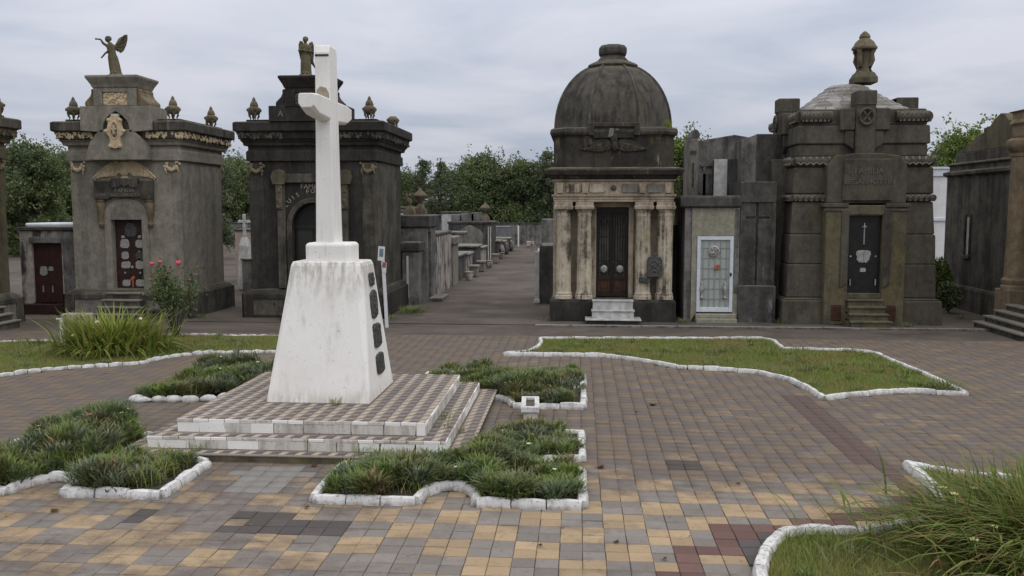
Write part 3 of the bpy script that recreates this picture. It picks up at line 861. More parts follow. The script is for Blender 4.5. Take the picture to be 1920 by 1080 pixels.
def bed(label, poly, n, h, skip_kerb, kstep, rough, grey=0.4, flowers=0, bald=None, kerb_w=0.10, extra=None):
    t = thing('flower_bed', label, 'flower bed', (0, 0, 0), group=None)
    cx = sum(p[0] for p in poly) / len(poly); cy = sum(p[1] for p in poly) / len(poly)
    flat_poly('soil', inset(poly, 0.985), 0.045, M['soil'], t)
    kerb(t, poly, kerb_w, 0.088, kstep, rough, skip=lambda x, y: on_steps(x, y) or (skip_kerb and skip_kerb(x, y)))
    def off_steps(Q, g=0.05):
        return ~((abs(Q[:, 0] - SX) < S3[0] + g) & (abs(Q[:, 1] - SY) < S3[1] + g))
    # low matted cushions, some soil showing between them
    C = scatter(inset(poly, 0.92), 190)
    C = C[off_steps(C, 0.06)]
    if bald is not None: C = C[~np.array([bald(x, y) for x, y in C])]
    if extra: C = np.concatenate([C, np.array(extra)])
    md = np.clip(0.5 + 1.1 * fbm(C, 1.15, 4.0 + cx), 0.0, 1.25)
    RC = npr.uniform(0.10, 0.23, len(C)) * (0.8 + 0.35 * md)
    pe = np.array(poly); pa, pb = pe, np.roll(pe, -1, 0)
    ab = pb - pa; tt = np.clip(((C[:, None] - pa) * ab).sum(2) / ((ab ** 2).sum(1) + 1e-9), 0, 1)
    edge = np.sqrt(((C[:, None] - pa - tt[..., None] * ab) ** 2).sum(2)).min(1)
    RC = np.minimum(RC, np.maximum(0.075, edge * 1.02))
    kind = np.where(npr.uniform(size=len(C)) < grey, 1, 0); kind = np.where(npr.uniform(size=len(C)) < 0.12, 2, kind)
    wts = RC ** 2 / (RC ** 2).sum()
    idx = np.repeat(np.arange(len(C)), np.maximum(20, (n * 1.25 * wts)).astype(int))
    nn = len(idx)
    az = npr.uniform(0, 6.283, nn); u = npr.uniform(0, 1, nn) ** 0.5
    Rr = RC[idx]
    zb = 0.03 + h * (0.35 + 0.55 * md[idx]) * np.sqrt(np.clip(1 - u ** 2, 0, 1)) * npr.uniform(0.45, 1.0, nn)
    b = np.stack([C[idx, 0] + Rr * u * np.cos(az), C[idx, 1] + Rr * u * np.sin(az), zb], 1)
    az = az + npr.normal(size=nn) * 0.7
    hh = npr.uniform(0.06, 0.125, nn) * (0.8 + 0.5 * md[idx])
    wd = npr.uniform(0.013, 0.028, nn)
    ln = 0.25 + 1.1 * u * npr.uniform(0.4, 1.3, nn); dr = npr.uniform(0.0, 0.5, nn)
    ok = off_steps(b[:, :2], 0.02); b, hh, wd, ln, dr, az, idx = b[ok], hh[ok], wd[ok], ln[ok], dr[ok], az[ok], idx[ok]
    nn = len(idx)
    # thin grass standing up through the cushions
    ng = n // 9
    Q = scatter(inset(poly, 0.92), ng); Q = Q[off_steps(Q, 0.03)]; ng = len(Q)
    V, F = blades(np.concatenate([Q, np.full((ng, 1), 0.03)], 1), npr.uniform(0.10, h * 0.95, ng), npr.uniform(0.006, 0.012, ng), npr.uniform(0, 6.283, ng), npr.uniform(0.1, 0.8, ng), npr.uniform(0, 0.4, ng), 3)
    stuff(link('grass', np_mesh('grass', V, F, M['leaf_lawn']), t))
    for kd, mt in ((0, 'leaf_bed'), (1, 'leaf_bed_grey'), (2, 'leaf_bed_brown')):
        sel = kind[idx] == kd
        if sel.any():
            V, F = blades(b[sel], hh[sel], wd[sel], az[sel], ln[sel], dr[sel], 3)
            stuff(link('foliage', np_mesh('foliage', V, F, M[mt]), t))
    for _ in range(flowers):
        i = rng.randrange(nn)
        c = Vector(b[i]) + Vector((0, 0, hh[i] * 0.98))
        mb = MB(); r0 = rng.uniform(0.022, 0.036)
        n6 = 7
        ring = [(c.x + r0 * math.cos(k * 6.283 / n6) * (1 if k % 2 else 0.8), c.y + r0 * math.sin(k * 6.283 / n6), c.z + 0.008) for k in range(n6)]
        mb.add(ring + [(c.x, c.y, c.z - 0.006)], [(k, (k + 1) % n6, n6) for k in range(n6)])
        mb.build('flower', M[rng.choice(['flower_white', 'flower_white', 'flower_orange'])], t)
    return t
bedC = bed('lobed flower bed with white kerb at the right front corner of the cross steps', BED_C, 21000, 0.27, None, 0.42, 0.16, 0.35, 6)
bedD = bed('overgrown lobed flower bed at the left front corner of the cross steps', BED_D, 23000, 0.36, lambda x, y: (y > 9.9 and rng.random() < 0.55), 0.34, 0.3, 0.55, 9, extra=[(-5.02, 8.70), (-4.92, 8.66), (-5.12, 8.74), (-4.8, 8.68), (-5.0, 8.85), (-4.86, 8.8), (-6.3, 11.3), (-6.6, 11.2), (-6.1, 11.35), (-6.45, 11.4)])
bedE = bed('lobed flower bed behind the small white urn stand, right of the cross steps', BED_E, 20000, 0.27, lambda x, y: y > 15.4, 0.40, 0.22, 0.35, 9)
bedF = bed('ragged flower bed with loose white stones left behind the cross steps', BED_F, 20000, 0.33, lambda x, y: True, 0.34, 0.3, 0.45, 16)
for (x, y, r0) in ((-6.76, 13.03, 0.20), (-6.46, 13.05, 0.14), (-6.24, 13.06, 0.15), (-5.98, 13.06, 0.15), (-5.72, 13.16, 0.16), (-5.50, 13.30, 0.15)):
    mb = MB(); mb.ball((x, y, 0.03), r0, r0 * 0.45, 0.075, 10, 6)
    mb.v = [tuple(Vector(v) + noise.noise_vector(Vector(v) * 7) * 0.03) for v in mb.v]
    mb.build('edging_stone', M['white_kerb'], bedF, smooth=True)
for (x, y, r0) in ((-6.90, 11.30, 0.16), (-6.62, 11.42, 0.13), (-4.55, 10.95, 0.10), (-4.92, 10.30, 0.10)):
    mb = MB(); mb.ball((x, y, 0.06), r0, r0 * 0.7, 0.09, 10, 6)
    mb.v = [tuple(Vector(v) + noise.noise_vector(Vector(v) * 7) * 0.03) for v in mb.v]
    mb.build('edging_stone', M['white_kerb'], bedD, smooth=True)

# ================================================================== stone cross on tiled steps
cross = thing('monument_cross', 'tall white cross on a tapering pedestal and tiled steps in the middle of the plaza', 'cross monument', (SX, SY, 0))
Z3, Z2, Z1 = 0.085, 0.235, 0.40
count = [0]
tile_mosaic = {}
def mosaic_tile(parent, x, y, z):
    b = 0.003; g = 0.0015; w = 0.1 - g
    key = 'm'
    if key not in tile_mosaic:
        v = [(-w + b, -w + b, 0), (w - b, -w + b, 0), (w - b, w - b, 0), (-w + b, w - b, 0), (-w, -w, -0.004), (w, -w, -0.004), (w, w, -0.004), (-w, w, -0.004), (-w, -w, -0.012), (w, -w, -0.012), (w, w, -0.012), (-w, w, -0.012)]
        me = bpy.data.meshes.new('mosaic_tile'); me.from_pydata(v, [], tf); me.materials.append(M['mosaic']); tile_mosaic[key] = me
    o = bpy.data.objects.new('mosaic_tile', tile_mosaic[key]); COL.objects.link(o); o.parent = parent
    o.location = (x, y, z + rng.uniform(-0.0015, 0.001)); o.rotation_euler = (rng.gauss(0, 0.004), rng.gauss(0, 0.004), rng.gauss(0, 0.003))
    count[0] += 1
def step(hx, hy, z0, z1, top_inner):
    mb = MB(); mb.rect([(0, z0), (0, z1 - 0.012)], -hx + 0.012, hx - 0.012, -hy + 0.012, hy - 0.012)
    s = mb.build('step', M['grey_render_dark'] if z0 > 0 else M['mossy_stone'], cross)
    # tiles on the tread: full 20 cm grid counted from the top slab's corner
    nx0 = math.floor((-hx + 1.55) / 0.2 + 1e-6); nx1 = math.ceil((hx + 1.55) / 0.2 - 1e-6)
    ny0 = math.floor((-hy + 1.55) / 0.2 + 1e-6); ny1 = math.ceil((hy + 1.55) / 0.2 - 1e-6)
    mbr = MB(); rest = []
    for j in range(ny0, ny1):
        for i in range(nx0, nx1):
            x0, x1 = max(-hx, -1.55 + i * 0.2), min(hx, -1.55 + (i + 1) * 0.2)
            y0, y1 = max(-hy, -1.55 + j * 0.2), min(hy, -1.55 + (j + 1) * 0.2)
            if x1 - x0 < 0.02 or y1 - y0 < 0.02: continue
            if top_inner and x0 > -top_inner[0] and x1 < top_inner[0] and y0 > -top_inner[1] and y1 < top_inner[1]: continue
            full = x1 - x0 > 0.199 and y1 - y0 > 0.199
            hidden = (y0 + y1) / 2 > 0.9 or (not top_inner and -0.6 < (x0 + x1) / 2 < 0.5 and -0.4 < (y0 + y1) / 2 < 0.9)
            if full and not hidden and count[0] < 300:
                mosaic_tile(s, (x0 + x1) / 2, (y0 + y1) / 2, z1)
            elif full or True:
                mbr.box(x0 + 0.0015, x1 - 0.0015, y0 + 0.0015, y1 - 0.0015, z1 - 0.012, z1 + rng.uniform(-0.001, 0.0008))
    stuff(mbr.build('cut_tiles', M['mosaic'], s))
    return s
st1 = step(S1[0], S1[1], Z2, Z1, None)
st2 = step(S2[0], S2[1], Z3, Z2, S1)
st3 = step(S3[0], S3[1], -0.04, Z3, S2)
def riser(parent, hx, hy, z0, z1, side):
    """broken white edge tiles: a nosing row over a riser row, cracked and out of line"""
    for zz0, zz1, out, L in ((z0 + 0.002, z0 + (z1 - z0) * 0.735, 0.008, 0.36), (z0 + (z1 - z0) * 0.75, z1 - 0.002, 0.011, 0.20)):
        half = hx if side == 'f' else hy
        a = -half
        while a < half - 0.03:
            l = L * rng.uniform(0.7, 1.7) if out < 0.01 else 0.2
            b = min(half, a + l)
            sk = rng.uniform(-0.035, 0.035) if out < 0.01 and b < half - 0.1 and rng.random() < 0.6 else 0
            o_ = out + rng.uniform(-0.003, 0.004); dz = rng.uniform(-0.005, 0.003)
            if rng.random() < 0.03 and out > 0.01:
                a = b; continue
            mb = MB()
            g = 0.002 if rng.random() < 0.65 else 0.006
            if side == 'f':
                mb.prism([(a + g, zz0 + dz), (b - g + sk, zz0 + dz), (b - g, zz1 + dz * 0.3), (a + g - sk * 0.5, zz1 + dz * 0.3)], -hy - o_, -hy + 0.010)
            else:
                mb.prism([(a + g, zz0 + dz), (b - g + sk, zz0 + dz), (b - g, zz1 + dz * 0.3), (a + g - sk * 0.5, zz1 + dz * 0.3)], hx - 0.010, hx + o_, 'x')
            mb.build('riser_tile', M['white_paint' if rng.random() < 0.4 else 'white_riser'], parent, bevel=0.003)
            a = b
for s, (hx, hy), a, b in ((st1, S1, Z2, Z1), (st2, S2, Z3, Z2)):
    riser(s, hx, hy, a, b, 'f'); riser(s, hx, hy, a, b, 's')
# pedestal: battered block with chamfered arrises
def oct_ring(cx, cy, hx, hy, c, z):
    return [(cx - hx + c, cy - hy, z), (cx + hx - c, cy - hy, z), (cx + hx, cy - hy + c, z), (cx + hx, cy + hy - c, z), (cx + hx - c, cy + hy, z), (cx - hx + c, cy + hy, z), (cx - hx, cy + hy - c, z), (cx - hx, cy - hy + c, z)]
PCX, PCY = -3.445 - SX, 12.10 - SY
mb = MB()
rings = []
for t in [0, 0.25, 0.5, 0.75, 0.97, 1.0]:
    k = 1.0 if t < 1 else 0.97
    rings.append(oct_ring(PCX + 0.03 * t, PCY, (0.705 - 0.205 * t) * k, (0.75 - 0.40 * t) * k, 0.015 + 0.06 * min(1, t * 1.4), Z1 + 1.86 * t))
mb.loft(rings)
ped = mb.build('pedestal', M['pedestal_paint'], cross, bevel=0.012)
mb = MB(); zc0 = Z1 + 1.86
mb.loft([oct_ring(PCX + 0.03, PCY, 0.315, 0.27, 0.05, zc0 - 0.02), oct_ring(PCX + 0.03, PCY, 0.315, 0.27, 0.05, zc0 + 0.22), oct_ring(PCX + 0.03, PCY, 0.285, 0.245, 0.05, zc0 + 0.255)])
mb.build('pedestal_cap', M['white_paint'], cross, bevel=0.01)
# bronze plaques on the side towards the avenue
def plaque(parent, yc, zc, w, h, seed, jag=0.5):
    r2 = random.Random(seed)
    n = 18; pts = []
    for k in range(n):
        a = 2 * math.pi * k / n
        s = 1 / max(abs(math.cos(a)), abs(math.sin(a))) ** 0.9
        q = 1 - jag * 0.25 * r2.random()
        pts.append((math.cos(a) * s * q * w / 2, math.sin(a) * s * q * h / 2))
    mb = MB()
    tl = math.atan2(0.185, 1.86)
    def put(yy, zz, o):
        z = zc + zz; x = PCX + 0.705 - 0.175 * (z - Z1) / 1.86 + o
        return (x, PCY + yc + yy, z)
    mb.loft([[put(a, b, -0.01) for a, b in pts], [put(a, b, 0.022) for a, b in pts], [put(a * 0.9, b * 0.93, 0.030) for a, b in pts]])
    for q in range(9):
        a, b = r2.uniform(-.35, .35) * w, r2.uniform(-.38, .38) * h
        c = put(a, b, 0.030); mb.ball(c, 0.012, 0.03 + 0.03 * r2.random(), 0.02 + 0.02 * r2.random(), 6, 3)
    mb.build('plaque', M['bronze'], parent)
for k, (zc_, w, h) in enumerate(((2.00, 0.25, 0.19), (1.655, 0.38, 0.40), (1.22, 0.42, 0.35), (0.82, 0.44, 0.30))):
    plaque(ped, 0.02, zc_, w, h, k + 3, 0.6 if k == 1 else 0.35)
# cross shaft and arms (arms run along the avenue)
CX_, CY_ = -3.455 - SX, 12.09 - SY
mb = MB(); zb0 = zc0 + 0.25
def rr(hx, hy, z, cx=CX_, cy=CY_): return [(cx - hx, cy - hy, z), (cx + hx, cy - hy, z), (cx + hx, cy + hy, z), (cx - hx, cy + hy, z)]
mb.loft([rr(0.130, 0.21, zb0 - 0.02), rr(0.122, 0.205, zb0 + 0.5), rr(0.107, 0.20, 4.0), rr(0.098, 0.195, 5.07), rr(0.098, 0.15, 5.17)])
mb.build('cross_shaft', M['white_paint'], cross, bevel=0.012)
mb = MB()
rings = []
for k in range(9):
    t = k / 8; y = -0.94 + 1.88 * t
    e = abs(2 * t - 1)
    lo = 4.20 - 0.05 * (1 - e) + (0.06 if e > 0.98 else 0); hi = 4.46 - (0.02 if e > 0.98 else 0)
    hx = 0.105 * (0.97 if e > 0.98 else 1)
    rings.append([(CX_ - hx, CY_ + y, lo + 0.05), (CX_ - hx * 0.6, CY_ + y, lo), (CX_ + hx * 0.6, CY_ + y, lo), (CX_ + hx, CY_ + y, lo + 0.03), (CX_ + hx, CY_ + y, hi - 0.015), (CX_ + hx * 0.8, CY_ + y, hi), (CX_ - hx * 0.8, CY_ + y, hi), (CX_ - hx, CY_ + y, hi - 0.02)])
mb.loft(rings)
mb.build('cross_arm', M['white_paint'], cross, bevel=0.008)
# bare mortar where the arm meets the shaft and on the worn top
mb = MB(); mb.prism([(CX_ - 0.085, 4.462), (CX_ + 0.09, 4.462), (CX_ + 0.085, 4.53), (CX_ + 0.05, 4.60), (CX_ - 0.03, 4.62), (CX_ - 0.08, 4.57)], CY_ - 0.205, CY_ - 0.19)
mb.build('bare_patch', M['cream_wall'], cross)
mb = MB(); mb.prism([(CX_ - 0.095, 5.02), (CX_ + 0.092, 5.02), (CX_ + 0.092, 5.045), (CX_ - 0.095, 5.045)], CY_ - 0.204, CY_ - 0.17)
mb.build('bare_patch', M['dome_mould'], cross)
# weeds along the foot of the tombs
for k, (x, y, lab) in enumerate(((2.75, 23.3, 'thin weed in the gap right of the domed mausoleum'), (8.25, 22.75, 'green weed at the right end of the battered mausoleum steps'), (-0.85, 23.35, 'weed at the left corner of the domed mausoleum plinth'), (-10.3, 23.3, 'weed at the foot of the grey mausoleum side wall'), (5.3, 23.35, 'weed between the dark wall tomb and the battered mausoleum'), (-5.0, 23.4, 'weed at the near corner of the blackened mausoleum plinth'), (10.3, 24.6, 'weed patch before the slit window tomb'))):
    tuft('weed', lab, 'weed', x, y, 70, 0.16, 0.16, 0.010, 'leaf_bed')
# weeds in the joints of the steps
for (x, y, z) in ((-2.6, 10.14, 0.08), (-2.35, 10.12, 0.08), (-2.0, 10.12, 0.08), (-1.72, 11.35, 0.23), (-1.5, 11.15, 0.08), (-1.68, 10.9, 0.23), (-4.55, 10.12, 0.08), (-3.2, 11.31, 0.40)):
    tuft('joint_weed', 'small weeds sprouting from the joints of the tiled steps', 'weed', x, y, 26, 0.10, 0.17, 0.008, 'leaf_bed', (0.2, 1.0), z=z, group='weeds in the step joints')

# ------------------------------------------------------------------ small urn stand beside the bed
us = thing('flower_stand', 'low white masonry flower stand with an open trough, beside the steps', 'flower stand', (-0.67, 12.38, 0), R(3)); us.scale = (0.76, 0.92, 0.76)
mb = MB(); mb.rect([(0, 0), (0, 0.085), (-0.012, 0.095)], -0.135, 0.135, -0.42, 0.30); mb.build('base', M['grey_tomb'], us, bevel=0.01)
mb = MB(); mb.rect([(0, 0.093), (-0.01, 0.24)], -0.13, 0.13, -0.40, 0.28); mb.build('body', M['white_riser'], us, bevel=0.015)
mb = MB()
for x0, x1, y0, y1 in ((-0.165, -0.08, -0.43, 0.36), (0.08, 0.165, -0.43, 0.36), (-0.08, 0.08, -0.43, -0.34), (-0.08, 0.08, 0.27, 0.36)):
    mb.box(x0, x1, y0, y1, 0.24, 0.33)
mb.build('rim', M['white_kerb'], us)
mb = MB(); mb.box(-0.08, 0.08, -0.34, 0.27, 0.242, 0.285); mb.build('trough_water', M['water_dirt'], us)

# ------------------------------------------------------------------ big clumps
def clump(name, label, cat, x, y, parts, z=0.02):
    t = thing(name, label, cat, (x, y, z))
    for nm, n, r, h, wd, mat, lean, droop, aim in parts:
        q = npr.normal(size=(n, 2)) * np.array(r) * 0.5
        az = np.arctan2(q[:, 1], q[:, 0]) + npr.normal(size=n) * 0.5
        if aim is not None:
            az = np.where(npr.uniform(size=n) < aim[1], aim[0] + npr.normal(size=n) * 0.6, az)
        b = np.concatenate([q, np.zeros((n, 1))], 1)
        V, F = blades(b, h * npr.uniform(0.55, 1.15, n), wd * npr.uniform(0.7, 1.3, n), az, npr.uniform(*lean, n), npr.uniform(*droop, n), 5)
        stuff(link(nm, np_mesh(nm, V, F, M[mat]), t))
    return t
cl = clump('grass_clump', 'big flopping clump of long dark green blades at the near right', 'grass clump', 4.42, 7.75,
           [('long_blades', 3200, (1.25, 0.95), 0.74, 0.026, 'leaf_clump', (0.55, 1.25), (0.35, 0.95), (R(178), 0.35)), ('upright_blades', 1300, (1.0, 0.9), 0.74, 0.022, 'leaf_clump', (0.10, 0.65), (0.05, 0.35), None), ('low_blades', 1500, (1.3, 1.0), 0.42, 0.022, 'leaf_clump', (0.5, 1.5), (0.2, 0.8), None)])
for (x, y, z) in ((-1.05, 0.25, 0.42), (-0.98, -0.35, 0.34), (-1.22, -0.55, 0.30), (-0.70, -0.60, 0.40), (-1.0, 0.62, 0.36), (-0.72, 0.62, 0.36), (0.35, 0.9, 0.75)):
    mb = MB(); mb.tube([(x + 0.1, y, 0.0), (x + 0.03, y, z * 0.6), (x, y, z)], 0.004, 4)
    for k in range(5):
        a = k * 1.257; mb.add([(x, y, z), (x + 0.035 * math.cos(a - .4), y + 0.035 * math.sin(a - .4), z + 0.012), (x + 0.045 * math.cos(a), y + 0.045 * math.sin(a), z + 0.006), (x + 0.035 * math.cos(a + .4), y + 0.035 * math.sin(a + .4), z + 0.012)], [(0, 1, 2, 3)])
    mb.build('flower', M['flower_yellow'], cl)
lily = clump('strap_leaf_clump', 'rounded clump of yellow green strap leaves on the left lawn', 'plant', -9.62, 17.45,
      [('strap_leaves', 800, (0.85, 0.7), 0.98, 0.050, 'leaf_lily', (0.15, 0.8), (0.1, 0.6), None), ('low_leaves', 300, (0.95, 0.7), 0.66, 0.046, 'leaf_lily', (0.9, 1.5), (0.6, 1.05), None), ('inner_leaves', 600, (0.8, 0.6), 0.58, 0.035, 'leaf_clump', (0.2, 0.9), (0.1, 0.6), None)])
for (x, y, z) in ((0.75, -0.2, 0.72), (-0.12, -0.3, 0.66), (0.62, -0.55, 0.1), (-0.55, -0.45, 0.40)):
    mb = MB(); mb.ball((x, y, z), 0.04, 0.04, 0.028, 6, 4); mb.build('flower', M['flower_white'], lily)

# rose bush
rose = thing('rose_bush', 'leggy rose bush with pink blooms on the left lawn', 'rose bush', (-9.24, 19.55, 0.02))
mb = MB(); tips = []
for k in range(26):
    a = rng.uniform(0, 6.283); s = rng.uniform(0.15, 0.62); h = rng.uniform(1.05, 1.75)
    b = Vector((rng.uniform(-.05, .05), rng.uniform(-.05, .05), 0))
    p1 = b + Vector((math.cos(a) * s * 0.35, math.sin(a) * s * 0.35, h * 0.4)); p2 = b + Vector((math.cos(a) * s, math.sin(a) * s, h))
    mb.tube([b, p1, p2], [0.010, 0.008, 0.004], 5); tips.append((p1, p2))
mb.build('stems', M['bark'], rose)
cs = []
for p1, p2 in tips:
    for _ in range(95):
        t = rng.uniform(0.22, 1.0)
        c = p1.lerp(p2, t) + Vector((rng.gauss(0, .09), rng.gauss(0, .09), rng.gauss(0, .06))); cs.append(c)
V, F = leaves(np.array(cs), 0.038)
stuff(link('foliage', np_mesh('foliage', V, F, M['leaf_rose']), rose))
for (x, z, r_, mt) in ((-0.47, 1.70, 0.055, 'flower_pink'), (0.15, 1.72, 0.065, 'flower_pink'), (-0.27, 1.74, 0.045, 'flower_pink'), (-0.08, 1.52, 0.045, 'flower_orange'), (-0.52, 1.33, 0.045, 'flower_orange'), (-0.35, 1.28, 0.055, 'flower_orange'), (-0.22, 1.31, 0.05, 'flower_orange'), (0.42, 1.33, 0.03, 'flower_pink')):
    mb = MB()
    for k in range(7):
        a = k * 0.9; mb.ball((x + 0.5 * r_ * math.cos(a), -0.05 + 0.5 * r_ * math.sin(a), z + r_ * 0.2 * math.sin(k * 2)), r_ * 0.55, r_ * 0.55, r_ * 0.62, 6, 4)
    mb.tube([(x * 0.8, -0.04, z - 0.35), (x, -0.05, z)], 0.006, 4)
    mb.build('rose', M[mt], rose, smooth=True)

# white stake and concrete block behind the strap-leaf clump
mb = MB(); mb.rect([(0, 0), (0, 0.60), (-0.02, 0.64)], -0.30, 0.34, -0.14, 0.14)
mb.v = [(x + 0.02 * noise.noise(Vector((x * 3, y * 3, z * 3))), y, z + 0.02 * noise.noise(Vector((x * 5, z, 1)))) for x, y, z in mb.v]
o = mb.build('concrete_block', M['peeling_wall'], None, bevel=0.02); o.location = (-11.2, 18.9, 0)
tag(o, 'pinkish grey concrete block half hidden by the strap leaves', 'block')
mb = MB(); mb.rect([(0, -0.05), (-0.004, 0.54)], -0.025, 0.025, -0.02, 0.02); mb.box(-0.10, 0.02, -0.025, 0.025, 0.54, 0.565)
o = mb.build('stake', M['sign_white'], None); o.location = (-11.36, 18.55, 0); tag(o, 'short pale stake at the lawn edge by the strap leaves', 'stake')

# sign post by the dark mausoleum
sp_ = thing('sign_post', 'leaning white post with small notice plates beside the dark mausoleum', 'sign post', (-4.82, 21.9, 0), R(-18))
mb = MB(); mb.loft([[(x, y, z) for x, y in ((-0.038 + o, -0.02), (0.038 + o, -0.02), (0.038 + o, 0.02), (-0.038 + o, 0.02))] for z, o in ((-0.05, 0.0), (1.0, -0.05), (1.78, -0.10))])
mb.build('post', M['sign_white'], sp_)
def rot_plate(x0, x1, z0, z1, y, tilt):
    cx, cz = (x0 + x1) / 2, (z0 + z1) / 2
    mb = MB(); pts = [(x0, z0), (x1, z0), (x1, z1), (x0, z1)]
    c, s = math.cos(tilt), math.sin(tilt)
    mb.prism([(cx + (a - cx) * c - (b - cz) * s, cz + (a - cx) * s + (b - cz) * c) for a, b in pts], y, y + 0.012)
    return mb
pl = rot_plate(-0.21, -0.02, 1.66, 2.02, -0.035, R(-4)).build('notice_plate', M['sign_white'], sp_)
rot_plate(-0.165, -0.055, 1.76, 1.96, -0.040, R(-4)).build('printed_panel', M['sign_blue'], pl)
p2 = rot_plate(-0.09, 0.02, 1.36, 1.62, -0.034, R(-4)).build('small_plate', M['sign_white'], sp_)
rot_plate(-0.085, 0.015, 1.49, 1.62, -0.040, R(-4)).build('printed_panel', M['sign_red'], p2)

# specks of litter and grit blown over the paving
n_ = 900
P_ = np.stack([npr.uniform(-12, 9, n_), npr.uniform(7, 21, n_)], 1)
P_ = np.concatenate([P_, np.stack([npr.uniform(-14.5, 9.5, 700), 23.02 - np.abs(npr.normal(size=700)) * 0.22], 1)])  # denser band along the tomb fronts, added in place of contact shade
n_ = len(P_)
ok = ~(in_poly(P_, LAWN_A) | in_poly(P_, LAWN_B) | in_poly(P_, LAWN_G)) & ~((abs(P_[:, 0] - SX) < S3[0]) & (abs(P_[:, 1] - SY) < S3[1]))
P_ = P_[ok]; n_ = len(P_)
a_ = npr.uniform(0, 6.283, n_); s_ = npr.uniform(0.006, 0.02, n_)
ring = []
for k in range(4):
    rr0 = s_ * (1.0 if k % 2 == 0 else 0.45)
    ring.append(np.stack([P_[:, 0] + rr0 * np.cos(a_ + k * 1.571), P_[:, 1] + rr0 * np.sin(a_ + k * 1.571), 0.004 + npr.uniform(0, 0.010, n_)], 1))
V_ = np.stack(ring, 1).reshape(-1, 3)
stuff(link('litter', np_mesh('litter', V_, np.arange(n_ * 4).reshape(n_, 4), M['leaf_bed_brown'])))
# dead leaves on the pavement
for (x, y, s) in ((0.27, 10.05, 1.0), (1.14, 13.35, 1.1), (0.35, 7.75, 0.6), (0.75, 7.4, 0.5), (1.75, 9.55, 0.5), (-5.15, 8.15, 0.9), (-2.7, 8.45, 0.7), (-0.32, 7.62, 0.5), (0.86, 12.9, 0.5), (-4.3, 8.75, 0.6), (-3.05, 9.85, 0.9), (2.9, 12.0, 0.5)):
    mb = MB(); n = 9
    pts = []
    for k in range(n):
        a = 6.283 * k / n; r0 = 0.055 * s * (1 if k % 2 else 0.55) * rng.uniform(0.8, 1.2)
        pts.append((r0 * math.cos(a) * 1.2, r0 * math.sin(a), 0.006 + 0.02 * s * abs(math.sin(a * 1.5))))
    mb.add(pts + [(0, 0, 0.004)], [(k, (k + 1) % n, n) for k in range(n)])
    o = mb.build('dead_leaf', M['dead_leaf']); o.location = (x, y, 0.004); o.rotation_euler = (0, 0, rng.uniform(0, 6))
    tag(o, 'curled brown dead leaf lying on the pavement', 'leaf', 'dead leaves on the pavement')
# ================================================================== mausolea
def arch_pts(hw, z0, zs, r, n=10, point=0.0, cx=0.0):
    """outline of an opening from the right foot over the arch to the left foot"""
    P = [(cx + hw, z0)]
    for k in range(n + 1):
        a = math.pi * k / n
        P.append((cx + hw * math.cos(a), zs + r * math.sin(a) ** (1.0 - 0.25 * point) * (1 + point * (1 - abs(math.cos(a))))))
    P.append((cx - hw, z0))
    return P
def wall_with_opening(x0, x1, z0, z1, opening):
    """(x,z) outline of a wall whose opening reaches its foot"""
    return [(x0, z0)] + [(x, z) for x, z in reversed(opening)] + [(x1, z0), (x1, z1), (x0, z1)]

def bumps(mb, n, x0, x1, y, z0, z1, r, axis='x', depth=0.035, seed=1):
    """leafy carved relief: a crowd of small knobs and tongues"""
    r2 = random.Random(seed)
    for _ in range(n):
        u = r2.uniform(x0, x1); z = r2.uniform(z0, z1); s = r * r2.uniform(0.6, 1.3)
        c = (u, y, z) if axis == 'x' else (y, u, z)
        mb.ball(c, s if axis == 'x' else depth * r2.uniform(.6, 1.2), depth * r2.uniform(.6, 1.2) if axis == 'x' else s, s * r2.uniform(0.8, 1.7), 6, 3)

def urn(mat, parent, x, y, z, s=1.0, lid=True, name='urn'):
    """squat footed urn with a flame lid, on three lion legs"""
    mb = MB()
    mb.lathe([(r * s, z + h * s) for r, h in ((0.03, 0.14), (0.13, 0.17), (0.185, 0.25), (0.20, 0.32), (0.17, 0.37), (0.115, 0.395), (0.12, 0.415))] + ([(0.125 * s, z + 0.43 * s), (0.105 * s, z + 0.50 * s), (0.075 * s, z + 0.555 * s), (0.05 * s, z + 0.57 * s), (0.055 * s, z + 0.60 * s), (0.02 * s, z + 0.665 * s), (0.008 * s, z + 0.68 * s)] if lid else [(0.09 * s, z + 0.41 * s)]), x, y, 14, 0.10, 7)
    for k in range(4):
        a = k * math.pi / 2 + 0.6
        ca, sa = math.cos(a), math.sin(a)
        mb.tube([(x + ca * 0.14 * s, y + sa * 0.14 * s, z + 0.24 * s), (x + ca * 0.135 * s, y + sa * 0.135 * s, z + 0.13 * s), (x + ca * 0.10 * s, y + sa * 0.10 * s, z + 0.06 * s), (x + ca * 0.12 * s, y + sa * 0.12 * s, z + 0.0 * s)], [0.05 * s, 0.035 * s, 0.024 * s, 0.034 * s], 6)
        mb.ball((x + ca * 0.19 * s, y + sa * 0.19 * s, z + 0.30 * s), 0.035 * s, 0.035 * s, 0.05 * s, 6, 4)
    return mb.build(name, mat, parent, smooth=True)

def scroll(mb, x, z, s, y0, y1, flip=1):
    """S-shaped volute beside a pediment block"""
    P = [(0, 0), (0.26, 0), (0.285, 0.05), (0.27, 0.12), (0.20, 0.19), (0.13, 0.26), (0.085, 0.36), (0.10, 0.42), (0.07, 0.46), (0.0, 0.46)]
    pts = [(x + flip * a * s, z + b * s) for a, b in P]
    if flip < 0: pts = pts[::-1]
    mb.prism(pts, y0, y1)
    mb.lathe([(0.001, 0), (0.07 * s, 0), (0.07 * s, 0.01), (0.001, 0.012)], 0, 0, 10) if False else None

